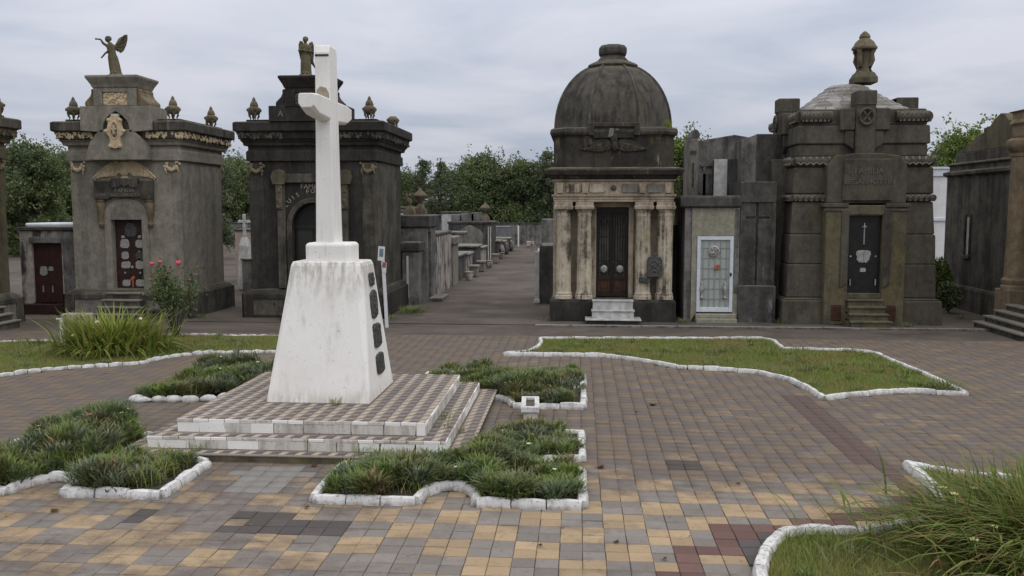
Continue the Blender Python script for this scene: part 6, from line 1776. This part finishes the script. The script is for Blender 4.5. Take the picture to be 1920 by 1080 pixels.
mb.prism([(0.62, 3.0), (0.80, 3.0), (0.92, 3.3), (0.86, 3.6), (0.62, 3.75)], 0.36, 0.45, 'x'); mb.prism([(0.62, 0.75), (0.76, 0.75), (0.76, 3.0), (0.62, 3.0)], 0.36, 0.45, 'x'); mb.build('door_surround', M['ochre_relief'], t, bevel=0.02)
for k in range(4):
    z1 = 0.60 - k * 0.155; x0 = -0.02 - 0.21 * (k + 1) + 0.1; hy = 0.92 + 0.10 * k
    mb = MB(); mb.box(x0, 0.7 - 0.002 * k, -hy, hy, -0.04 if k == 3 else z1 - 0.155, z1 - 0.05); s = mb.build('step', M['grey_render_dark'], t)
    mb = MB(); mb.box(x0 - 0.04, x0 + 0.26, -hy - 0.04, hy + 0.04, z1 - 0.05, z1); mb.build('tread', M['pale_plaster'], s, bevel=0.01)

t = thing('white_building', 'white plastered building with a band course in the gap right of the battered mausoleum', 'building', (20.5, 46, 0))
mb = MB(); mb.rect([(0, -0.1), (0, 4.5)], -2.8, 3.6, 0, 4); mb.build('wall', M['whitewall'], t)
mb = MB(); mb.rect([(0.0, 4.502), (0.08, 4.55), (0.08, 4.88), (0.14, 4.9), (0.14, 5.0)], -2.8, 3.6, 0, 4); mb.rect([(0.0, 2.30), (0.06, 2.32), (0.06, 2.46), (0.0, 2.48)], -2.82, 3.62, -0.02, 4.02); mb.build('band_course', M['white_metal'], t)
def shrub(label, x, y, r, h, mat, n=2500, ls=0.06, cat='shrub', name='shrub', flowers=None):
    t = thing(name, label, cat, (x, y, 0))
    mb = MB()
    for k in range(7):
        a = k * 0.9; mb.tube([(0, 0, 0), (math.cos(a) * r * 0.4, math.sin(a) * r * 0.4, h * 0.45), (math.cos(a) * r * 0.7, math.sin(a) * r * 0.7, h * 0.85)], [0.02, 0.014, 0.006], 5)
    mb.build('stems', M['bark'], t)
    P = npr.normal(size=(n, 3)); P /= np.linalg.norm(P, axis=1)[:, None]; P *= (npr.uniform(0.35, 1, n) ** 0.5)[:, None] * np.array([r, r, h * 0.45])
    P *= (1 + 0.3 * np.array([noise.noise(Vector(p) * 2.2) for p in P]))[:, None]
    P[:, 2] += h * 0.55
    V, F = leaves(P, ls)
    stuff(link('foliage', np_mesh('foliage', V, F, M[mat]), t))
    return t
shrub('low green shrub with pale flowers in the gap right of the battered mausoleum', 10.75, 27.2, 0.35, 1.5, 'leaf_tree_c', 1500)
shrub('dark shrub at the foot of the gap right of the battered mausoleum', 10.55, 26.0, 0.3, 0.9, 'leaf_rose', 1200)

# ================================================================== left gaps
t = thing('tomb', 'small weathered tomb with dark red double door between the two left mausolea', 'tomb', (-15.0, 23.9, 0))
mb = MB(); mb.prism(wall_with_opening(-0.75, 0.95, -0.04, 2.34, [(0.47, 0.30), (0.47, 1.98), (-0.40, 1.98), (-0.40, 0.30)]), 0, 0.2); mb.box(-0.75, 0.95, 0.2, 2.4, -0.04, 2.34); mb.build('wall', M['peeling_wall'], t, bevel=0.015)
mb = MB(); mb.box(-0.44, 0.50, -0.06, 0.0, 2.0, 2.16); mb.box(0.52, 0.95, -0.02, 0.0, 0.0, 2.3); mb.build('lintel', M['grey_tomb'], t, bevel=0.012)
mb = MB(); mb.rect([(0.0, 2.342), (0.06, 2.36), (0.06, 2.44)], -0.75, 0.95, 0.0, 2.4); mb.build('coping', M['dark_tomb'], t)
mb = MB(); mb.box(-0.40, 0.03, 0.08, 0.12, 0.30, 1.975); mb.box(0.04, 0.47, 0.08, 0.12, 0.30, 1.975); dr = mb.build('door', M['red_door'], t, bevel=0.006)
door_plates(dr, [('plate', -0.12, 1.20, 0.24, 0.28), ('plate', 0.10, 1.26, 0.16, 0.13)], 0.082)
for x in (-0.14, 0.14):
    mb = MB(); mb.tube([(x, 0.05, 0.60), (x, 0.05, 0.78)], 0.018, 6); mb.build('handle', M['silver'], dr)
mb = MB(); mb.box(-0.80, 0.56, -0.22, 0.0, -0.04, 0.28); mb.build('step', M['maroon'], t, bevel=0.01)
block_tomb('white painted vault block seen over the left wall at the far left', (-18.2, 29.0, 0), -0.6, 0.45, 1.5, 2.35, M['whitewall'], (0.04, 0.08, M['white_metal']))
block_tomb('grey vault with flat slab top left of the red door tomb', (-16.9, 27.5, 0), -1.2, 0.9, 1.5, 2.15, M['dark_tomb'], (0.05, 0.1, M['dark_tomb']))
block_tomb('long pale vault top behind the red door tomb', (-16.2, 30.5, 0), -1.5, 1.6, 1.5, 2.40, M['grey_tomb'], (0.04, 0.1, M['marble']))
block_tomb('grey cube vault behind the red door tomb, nearest the grey mausoleum', (-15.9, 32.5, 0), 0.2, 1.6, 1.5, 2.2, M['grey_tomb'], (0.04, 0.1, M['marble']))

t = thing('tomb', 'pale pink tomb with white framed dark window in the gap between the two left mausolea', 'tomb', (-12.6, 34.5, 0))
mb = MB(); mb.rect([(0, -0.04), (0, 2.05)], -1.1, 1.1, 0, 2); mb.build('wall', M['pink_wall'], t)
mb = MB(); mb.rect([(0.0, 2.052), (0.06, 2.07), (0.06, 2.12)], -1.1, 1.1, 0, 2); mb.build('coping', M['dark_tomb'], t)
mb = MB()
for x0, x1, z0, z1 in ((0.20, 0.27, 1.2, 1.85), (0.58, 0.65, 1.2, 1.85), (0.27, 0.58, 1.78, 1.85), (0.27, 0.58, 1.2, 1.26)): mb.box(x0, x1, -0.05, 0, z0, z1)
w = mb.build('window_frame', M['whitewall'], t)
mb = MB(); mb.box(0.27, 0.58, -0.02, -0.002, 1.26, 1.78); mb.build('pane', M['maroon'], w)
t = thing('grave_cross', 'white marble grave cross in the gap behind the grey mausoleum', 'grave cross', (-12.15, 31.5, 0))
mb = MB(); mb.rect([(0, 0), (0, 0.5), (-0.05, 1.6), (-0.12, 1.9)], -0.22, 0.22, -0.2, 0.2); mb.build('base', M['marble'], t, bevel=0.02)
mb = MB(); mb.box(-0.05, 0.05, -0.05, 0.05, 1.9, 2.75); mb.box(-0.22, 0.22, -0.045, 0.045, 2.42, 2.52); mb.build('cross', M['marble'], t, bevel=0.015)
block_tomb('grey headstone block beyond the gap between the two left mausolea', (-13.7, 42.0, 0), -0.3, 0.9, 0.6, 2.3, M['grey_tomb'], (0.05, 0.1, M['marble']))
block_tomb('stepped grey grave plinth in the gap between the two left mausolea', (-11.0, 30.0, 0), -0.7, 0.5, 1.0, 1.15, M['grey_tomb'], (0.04, 0.06, M['pale_plaster']))
block_tomb('dark low vault in the gap beside the blackened mausoleum', (-9.95, 28.2, 0), -0.45, 0.5, 1.0, 1.05, M['dark_tomb'])

# ================================================================== the avenue behind
def side_tomb(label, xf, y0, y1, depth, h, mat, cap=None, door=None, framew=0.25, name='tomb'):
    """tomb whose front faces the avenue (+x); local y runs along the avenue"""
    t = thing(name, label, 'tomb', (xf, y0, 0))
    L = y1 - y0
    mb = MB()
    if door:
        d0, d1, dz = door
        for a, b, z0, z1 in ((0, d0, -0.04, h), (d1, L, -0.04, h), (d0, d1, dz, h)): mb.box(-0.2, 0, a, b, z0, z1)
        mb.box(-depth, -0.2, 0, L, -0.04, h)
    else:
        mb.box(-depth, 0, 0, L, -0.04, h)
    mb.build('wall', mat, t, bevel=0.015)
    if door:
        m2 = MB(); m2.box(-0.17, -0.14, d0 + 0.003, d1 - 0.003, 0, dz - 0.003); m2.build('door', M['iron'], t)
    if cap:
        m2 = MB(); m2.rect([(0.0, h + 0.002), (cap[0], h + 0.03), (cap[0], h + cap[1]), (0.0, h + cap[1] + 0.03)], -depth, 0, 0, L); m2.build('coping', cap[2], t, bevel=0.015)
    return t
t = side_tomb('low tomb with concrete door frame at the rear corner of the blackened mausoleum', -4.93, 26.95, 27.75, 0.5, 1.62, M['grey_tomb'], (0.05, 0.28, M['dark_tomb']))
mb = MB(); mb.box(-0.36, -0.30, -0.03, 0.0, 0.2, 1.5); mb.build('edge_strip', M['marble'], t)
t = side_tomb('tall tomb with iron door and two urn finials on the left of the avenue', -4.78, 27.8, 29.4, 2.2, 2.35, M['grey_tomb'], (0.08, 0.38, M['dark_tomb']), (0.15, 0.75, 2.2))
mb = MB(); mb.box(0.0, 0.45, 0.1, 1.55, -0.04, 0.10); mb.build('step', M['grey_tomb'], t, bevel=0.01)
def garden_finial(parent, x, y, z, s, kind):
    mb = MB(); mb.rect([(0, z), (0, z + 0.22 * s), (-0.10 * s, z + 0.36 * s), (-0.2 * s, z + 0.5 * s)], x - 0.26 * s, x + 0.26 * s, y - 0.26 * s, y + 0.26 * s)
    if kind == 0:
        mb.lathe([(0.05 * s, z + 0.45 * s), (0.10 * s, z + 0.60 * s), (0.30 * s, z + 0.78 * s), (0.32 * s, z + 0.86 * s), (0.22 * s, z + 1.0 * s), (0.10 * s, z + 1.08 * s), (0.03 * s, z + 1.22 * s)], x, y, 14)
    else:
        mb.ball((x - 0.05 * s, y, z + 0.68 * s), 0.16 * s, 0.14 * s, 0.24 * s, 8, 6); mb.ball((x + 0.02 * s, y, z + 0.95 * s), 0.12 * s, 0.10 * s, 0.14 * s, 8, 5); mb.ball((x + 0.12 * s, y, z + 1.05 * s), 0.09 * s, 0.06 * s, 0.07 * s, 6, 4); mb.ball((x - 0.16 * s, y, z + 0.9 * s), 0.08 * s, 0.08 * s, 0.2 * s, 6, 4)
    return mb.build('finial', M['urn_stone'], parent, smooth=True)
garden_finial(t, -0.62, 0.35, 2.76, 0.62, 1); garden_finial(t, -0.40, 1.0, 2.76, 0.72, 0)
side_tomb('peeling whitewashed tomb wall on the left of the avenue', -4.80, 29.7, 33.2, 2.4, 2.0, M['peeling_wall'], (0.02, 0.1, M['dark_tomb']))
block_tomb('tall dark grey vault rising behind the peeling tomb wall', (-6.4, 33.4, 0), -1.0, 0.9, 1.6, 2.62, M['dark_tomb'], (0.03, 0.06, M['dark_tomb']))
side_tomb('pale stone pillar tomb next to the peeling wall', -4.78, 33.5, 35.0, 0.8, 1.55, M['pale_plaster'], (0.08, 0.30, M['grey_tomb']))
for k, (y0, y1, x, h) in enumerate(((35.8, 38.2, -4.9, 0.95), (39.0, 41.3, -4.98, 0.82), (42.2, 44.2, -4.9, 1.05), (45.2, 47.4, -4.95, 0.85))):
    side_tomb(['low slab grave with pale edge, nearest of the row along the avenue', 'low slab grave with thick grey cover, second of the row along the avenue', 'low slab grave, third of the row along the avenue', 'low slab grave in front of the grey vault with the ogee panel'][k], x, y0, y1, 2.0, h, M['dark_tomb' if k % 2 == 0 else 'peeling_wall'], (0.10, 0.10, M['grey_tomb']))
for k, (x, y) in enumerate(((-4.55, 38.4), (-4.6, 41.6), (-4.5, 47.8))):
    t = thing('flower_box', ['small stone flower box at the nearest slab grave by the avenue', 'small stone flower box between the slab graves by the avenue', 'stone flower box at the far slab grave by the avenue'][k], 'flower box', (x, y, 0))
    mb = MB(); mb.rect([(0, 0), (0.02, 0.36), (0.06, 0.40), (0.06, 0.48)], -0.16, 0.16, -0.3, 0.3); mb.build('trough', M['pale_plaster'], t, bevel=0.01)
t = block_tomb('wide grey vault with ogee door panel across the left of the avenue', (-5.9, 50.0, 0), -1.5, 0.95, 3.0, 2.05, M['dark_tomb'], (0.06, 0.12, M['dark_tomb']))
mb = MB(); op = [(0.0 - 0.25, 0.3), (0.75 - 0.25, 0.3), (0.75 - 0.25, 1.5), (0.5 - 0.25, 1.75), (0.0 - 0.25, 2.0), (-0.5 - 0.25, 1.75), (-0.75 - 0.25, 1.5), (-0.75 - 0.25, 0.3)]
mb.prism(op[1:], -0.05, 0.0); mb.build('ogee_panel', M['pale_plaster'], t, bevel=0.02)
for x, z in ((-0.7, 1.35), (-0.62, 0.75)):
    mb = MB(); mb.lathe([(0.001, 0), (0.09, 0), (0.09, 0.02), (0.001, 0.02)], 0, 0, 10); mb.v = [(x + a, -0.055 - c_, z + b) for a, b, c_ in mb.v]; mb.build('vent_hole', M['dark_void'], t)
for x in (0.80, 0.92):
    mb = MB(); mb.box(x - 0.03, x + 0.03, -0.08, -0.002, 0.0, 1.9); mb.build('marble_strip', M['marble'], t)
for x, w_, h in ((-1.15, 0.26, 0.38), (-0.45, 0.36, 0.44), (0.05, 0.30, 0.50)):
    mb = MB(); mb.rect([(0, 2.205), (0.0, 2.205 + h)], x - w_, x + w_, 0.5, 1.2); mb.build('roof_block', M['grey_tomb'], t, bevel=0.02)
garden_finial(t, 0.55, 0.6, 2.2, 0.9, 0)
block_tomb('ribbed grey metal container at the end of the avenue', (-5.5, 66.0, 0), -1.9, 0.35, 2.0, 1.5, M['corrugated'], (0.03, 0.04, M['corrugated']), name='container', cat='container')
t = [o for o in COL.objects if o.name.startswith('container')][0]
mb = MB()
for k in range(15): mb.box(-1.85 + k * 0.15, -1.79 + k * 0.15, -0.04, -0.002, 0.05, 1.48)
mb.build('ribs', M['corrugated'], t)
for k, (y0, h) in enumerate(((52.5, 0.9), (56.0, 0.75), (60.0, 0.8))):
    t = side_tomb(['low arched grave just past the ogee vault', 'low grave midway to the container', 'low grave beside the container'][k], -4.75, y0, y0 + 2.0, 1.6, h, M['grey_tomb' if k else 'dark_tomb'], (0.08, 0.10, M['pale_plaster']))
    mb = MB(); mb.ball((0.1, 1.0, 0.35), 0.2, 0.7, 0.4, 8, 5); mb.build('bowed_front', M['grey_tomb'], t, smooth=True)
t = thing('pole', 'thin white pole in front of the end wall of the avenue', 'pole', (-4.6, 67.5, 0))
mb = MB(); mb.lathe([(0.07, 0), (0.06, 1.55), (0.03, 1.6)], 0, 0, 8); mb.build('shaft', M['sign_white'], t)
mb = MB(); mb.rect([(0, 0), (-0.02, 0.42)], -0.30, 0.30, -0.2, 0.2); o = mb.build('whitewashed_block', M['pink_wall'], None, bevel=0.05); o.location = (-3.7, 67.5, 0); tag(o, 'small pale pinkish block at the end of the avenue', 'block')
# right side of the avenue
t = thing('tomb', 'dark low tomb with pale marble edge and small crosses left of the domed mausoleum', 'tomb', (-1.1, 27.6, 0))
mb = MB(); mb.box(-0.12, 0.6, 0, 2.2, -0.04, 1.80); mb.build('wall', M['dark_tomb'], t, bevel=0.012)
mb = MB(); mb.box(-0.26, -0.122, 0.0, 2.2, -0.04, 1.62); mb.box(-0.30, -0.1, -0.03, 0.0, 0.0, 0.12); mb.build('marble_edge', M['marble'], t, bevel=0.01)
for x in (-0.36, -0.2, -0.08):
    mb = MB(); mb.box(x - 0.02, x + 0.02, 0.1, 0.14, 1.60, 1.95); mb.box(x - 0.07, x + 0.07, 0.1, 0.14, 1.80, 1.84); mb.build('iron_cross', M['silver'], t)
block_tomb('narrow pale tomb far down the right side of the avenue', (-1.9, 48.0, 0), -0.1, 0.6, 2.0, 2.35, M['grey_tomb'])

# further graves crowding the left of the avenue
for k, (x, y, w_, h, mt, lab) in enumerate(((-8.4, 38.0, 0.55, 2.75, 'whitewall', 'white vault top showing between the blackened mausoleum and the urn finials'), (-8.9, 44.0, 0.9, 2.3, 'grey_tomb', 'grey vault behind the peeling wall, left of the ogee vault'),
        (-7.7, 54.0, 0.7, 2.6, 'marble', 'pale marble vault rising behind the ogee vault'), (-10.6, 52.0, 1.0, 2.9, 'grey_tomb', 'broad grey vault further left behind the ogee vault'), (-6.9, 58.5, 0.6, 2.0, 'pale_plaster', 'plain plastered vault between the ogee vault and the container'),
        (-6.6, 37.0, 0.5, 1.7, 'pale_plaster', 'plastered vault behind the nearest slab grave'), (-6.7, 41.5, 0.6, 1.45, 'dark_tomb', 'low dark vault behind the slab graves'), (-6.5, 46.0, 0.5, 1.6, 'grey_tomb', 'grey headstone vault behind the fourth slab grave'))):
    block_tomb(lab, (x, y, 0), -w_, w_, 1.4, h, M[mt], (0.06, 0.1, M['grey_tomb' if k % 2 else 'dark_tomb']))
for k, (x, y, h, lab) in enumerate(((-5.6, 38.6, 1.2, 'grey stone cross at the head of the first slab grave'), (-5.7, 43.2, 1.0, 'small stone cross standing among the slab graves'), (-5.4, 54.2, 1.3, 'stone cross past the ogee vault'), (-5.3, 62.5, 1.2, 'stone cross near the container'), (-7.3, 35.8, 2.9, 'tall pale cross above the peeling wall'))):
    t = thing('grave_cross', lab, 'grave cross', (x, y, 0))
    mb = MB(); mb.rect([(0, -0.03), (0, h * 0.35), (-0.05, h * 0.42)], -0.22, 0.22, -0.15, 0.15); mb.build('base', M['grey_tomb'], t, bevel=0.02)
    mb = MB(); mb.box(-0.05, 0.05, -0.04, 0.04, h * 0.42, h); mb.box(-0.2, 0.2, -0.038, 0.038, h * 0.76, h * 0.76 + 0.09); mb.build('cross', M['pale_plaster'], t, bevel=0.012)
for k, (x, y, lab) in enumerate(((-4.5, 36.2, 'rounded flower pot on the pavement at the first slab grave'), (-4.45, 43.9, 'flower pot beside the third slab grave'), (-4.5, 51.6, 'flower pot by the marble strips of the ogee vault'))):
    t = thing('flower_pot', lab, 'flower pot', (x, y, 0))
    mb = MB(); mb.lathe([(0.12, 0), (0.19, 0.22), (0.16, 0.30), (0.20, 0.34), (0.15, 0.35)], 0, 0, 12); mb.build('pot', M['peeling_wall'], t, smooth=True)
# ------------------------------------------------------------------ end wall
w = thing('boundary_wall', 'long grey stained boundary wall closing the end of the avenue', 'wall', (0, 72.0, 0))
for k in range(-16, 14):
    mb = MB(); mb.box(k * 2.5 + 0.1, k * 2.5 + 2.4, 0.0, 0.16, -0.2, 1.62); mb.build('wall_panel', M['grey_tomb'], w, bevel=0.01)
    mb = MB(); mb.box(k * 2.5 - 0.1, k * 2.5 + 0.1, -0.06, 0.22, -0.2, 1.66); mb.build('wall_post', M['grey_tomb'], w, bevel=0.01)
mb = MB(); mb.rect([(0, 1.662), (0, 1.74)], -40.2, 32.6, -0.08, 0.24); mb.build('coping', M['dark_tomb'], w, bevel=0.01)

# ================================================================== trees
def tree_mesh(seed, h, crown_r, nl, lsize, mat, base=0.12, lobes=26, conic=0.0):
    r2 = np.random.default_rng(seed); rl = random.Random(seed)
    mb = MB(); tips = []
    lean = rl.uniform(-.06, .06)
    tr = [(0, 0, -0.2), (lean * h * .3, 0, h * 0.25), (lean * h * 0.6, 0.02 * h, h * 0.55), (lean * h * 0.7, 0, h * 0.86)]
    mb.tube(tr, [h * 0.026, h * 0.02, h * 0.012, h * 0.004], 7)
    for k in range(lobes):
        t = rl.uniform(base, 0.98); a = rl.uniform(0, 6.283)
        z = h * t
        env = crown_r * (math.sin(math.pi * min(1, (t - base) / (1 - base) * 0.86 + 0.14)) ** 0.6) * (1 - conic * t)
        rr_ = env * rl.uniform(0.35, 1.0)
        p0 = Vector((lean * h * t, 0, z * 0.80)); p1 = Vector((math.cos(a) * rr_ + lean * h * t, math.sin(a) * rr_, z))
        mb.tube([p0, p0.lerp(p1, 0.5) + Vector((0, 0, 0.1)), p1], [h * 0.008, h * 0.005, h * 0.002], 5)
        tips.append((p1, rl.uniform(0.55, 1.1) * crown_r * 0.36))
    cs = []
    w = np.array([s ** 2 for _, s in tips]); w /= w.sum()
    cnt = r2.multinomial(nl, w)
    for (p, s), c in zip(tips, cnt):
        q = r2.normal(size=(c, 3)); q /= np.linalg.norm(q, axis=1)[:, None]
        q *= (r2.uniform(0.15, 1, c) ** 0.45)[:, None] * np.array([s, s, s * 0.85])
        # twigs: leaves gathered in sprays so that gaps stay open
        g = r2.integers(0, 34, c); sp = r2.normal(size=(34, 3)) * s * 0.62
        q = np.where((r2.uniform(size=c) < 0.62)[:, None], sp[g] + r2.normal(size=(c, 3)) * s * 0.17, q)
        cs.append(q + np.array(p))
    V, F = leaves(np.concatenate(cs), lsize, 0.6, r2)
    return mb.mesh('trunk', M['bark'], True), np_mesh('crown', V, F, M[mat])
KINDS = [tree_mesh(1, 9.0, 2.9, 20000, 0.125, 'leaf_tree_a', 0.05, 34), tree_mesh(2, 8.5, 2.4, 18000, 0.12, 'leaf_tree_b', 0.05, 36), tree_mesh(3, 8.0, 3.2, 22000, 0.13, 'leaf_tree_a', 0.0, 46),
         tree_mesh(4, 9.5, 1.9, 13000, 0.11, 'leaf_tree_b', 0.08, 28, 0.35), tree_mesh(5, 7.0, 2.4, 12000, 0.11, 'leaf_tree_c', 0.1, 24)]
def tree(kind, x, y, s, rz, label, group=None, sz=None):
    t = thing('tree', label, 'tree', (x, y, 0), rz, group)
    t.scale = (s, s, sz or s)
    link('trunk', KINDS[kind][0], t); stuff(link('crown', KINDS[kind][1], t))
    return t
hv = scatter([(-85, 74.5), (75, 74.5), (75, 92), (-85, 92)], 60000)
hz_ = npr.uniform(0, 1, 60000) ** 1.2 * (2.0 + 1.2 * fbm(hv, 0.12))
V, F = leaves(np.concatenate([hv, hz_[:, None]], 1), 0.22)
stuff(link('undergrowth', np_mesh('undergrowth', V, F, M['leaf_tree_b'])))
GRP = 'trees in the dark row beyond the end wall'
LBL = 'dark green tree in the row beyond the boundary wall'
xs = np.linspace(-72, 60, 58)
for k, x in enumerate(xs):
    yy = 76 + rng.uniform(0, 5)
    tree(rng.choice([0, 1, 2, 3]), x + rng.uniform(-.5, .5), yy, rng.uniform(0.70, 1.0), rng.uniform(0, 6.28), LBL, GRP)
for k, x in enumerate(np.linspace(-78, 66, 52)):
    tree(2, x + rng.uniform(-1.2, 1.2), 84 + rng.uniform(0, 5), rng.uniform(0.72, 0.92), rng.uniform(0, 6.28), LBL, GRP)
tree(0, -33.0, 52.0, 0.78, 0.4, 'leafy tree left of the grey mausoleum, its crown against the sky')
tree(2, -37.5, 55.0, 0.80, 2.0, 'thin leaved tree at the far left beside the picture edge')
tree(2, -29.5, 58.0, 0.86, 1.0, 'dark bushy tree behind the red door tomb')
tree(3, -21.2, 50.0, 0.80, 3.0, 'open branched tree in the gap between the two left mausolea')
tree(4, 6.2, 55.0, 0.98, 0.5, 'bright green tree in the gap right of the domed mausoleum')
tree(4, 21.6, 51.0, 0.98, 1.5, 'bright green rounded tree above the white building')
tree(4, 25.0, 52.0, 1.0, 4.0, 'bright green tree behind the stepped gable tomb')
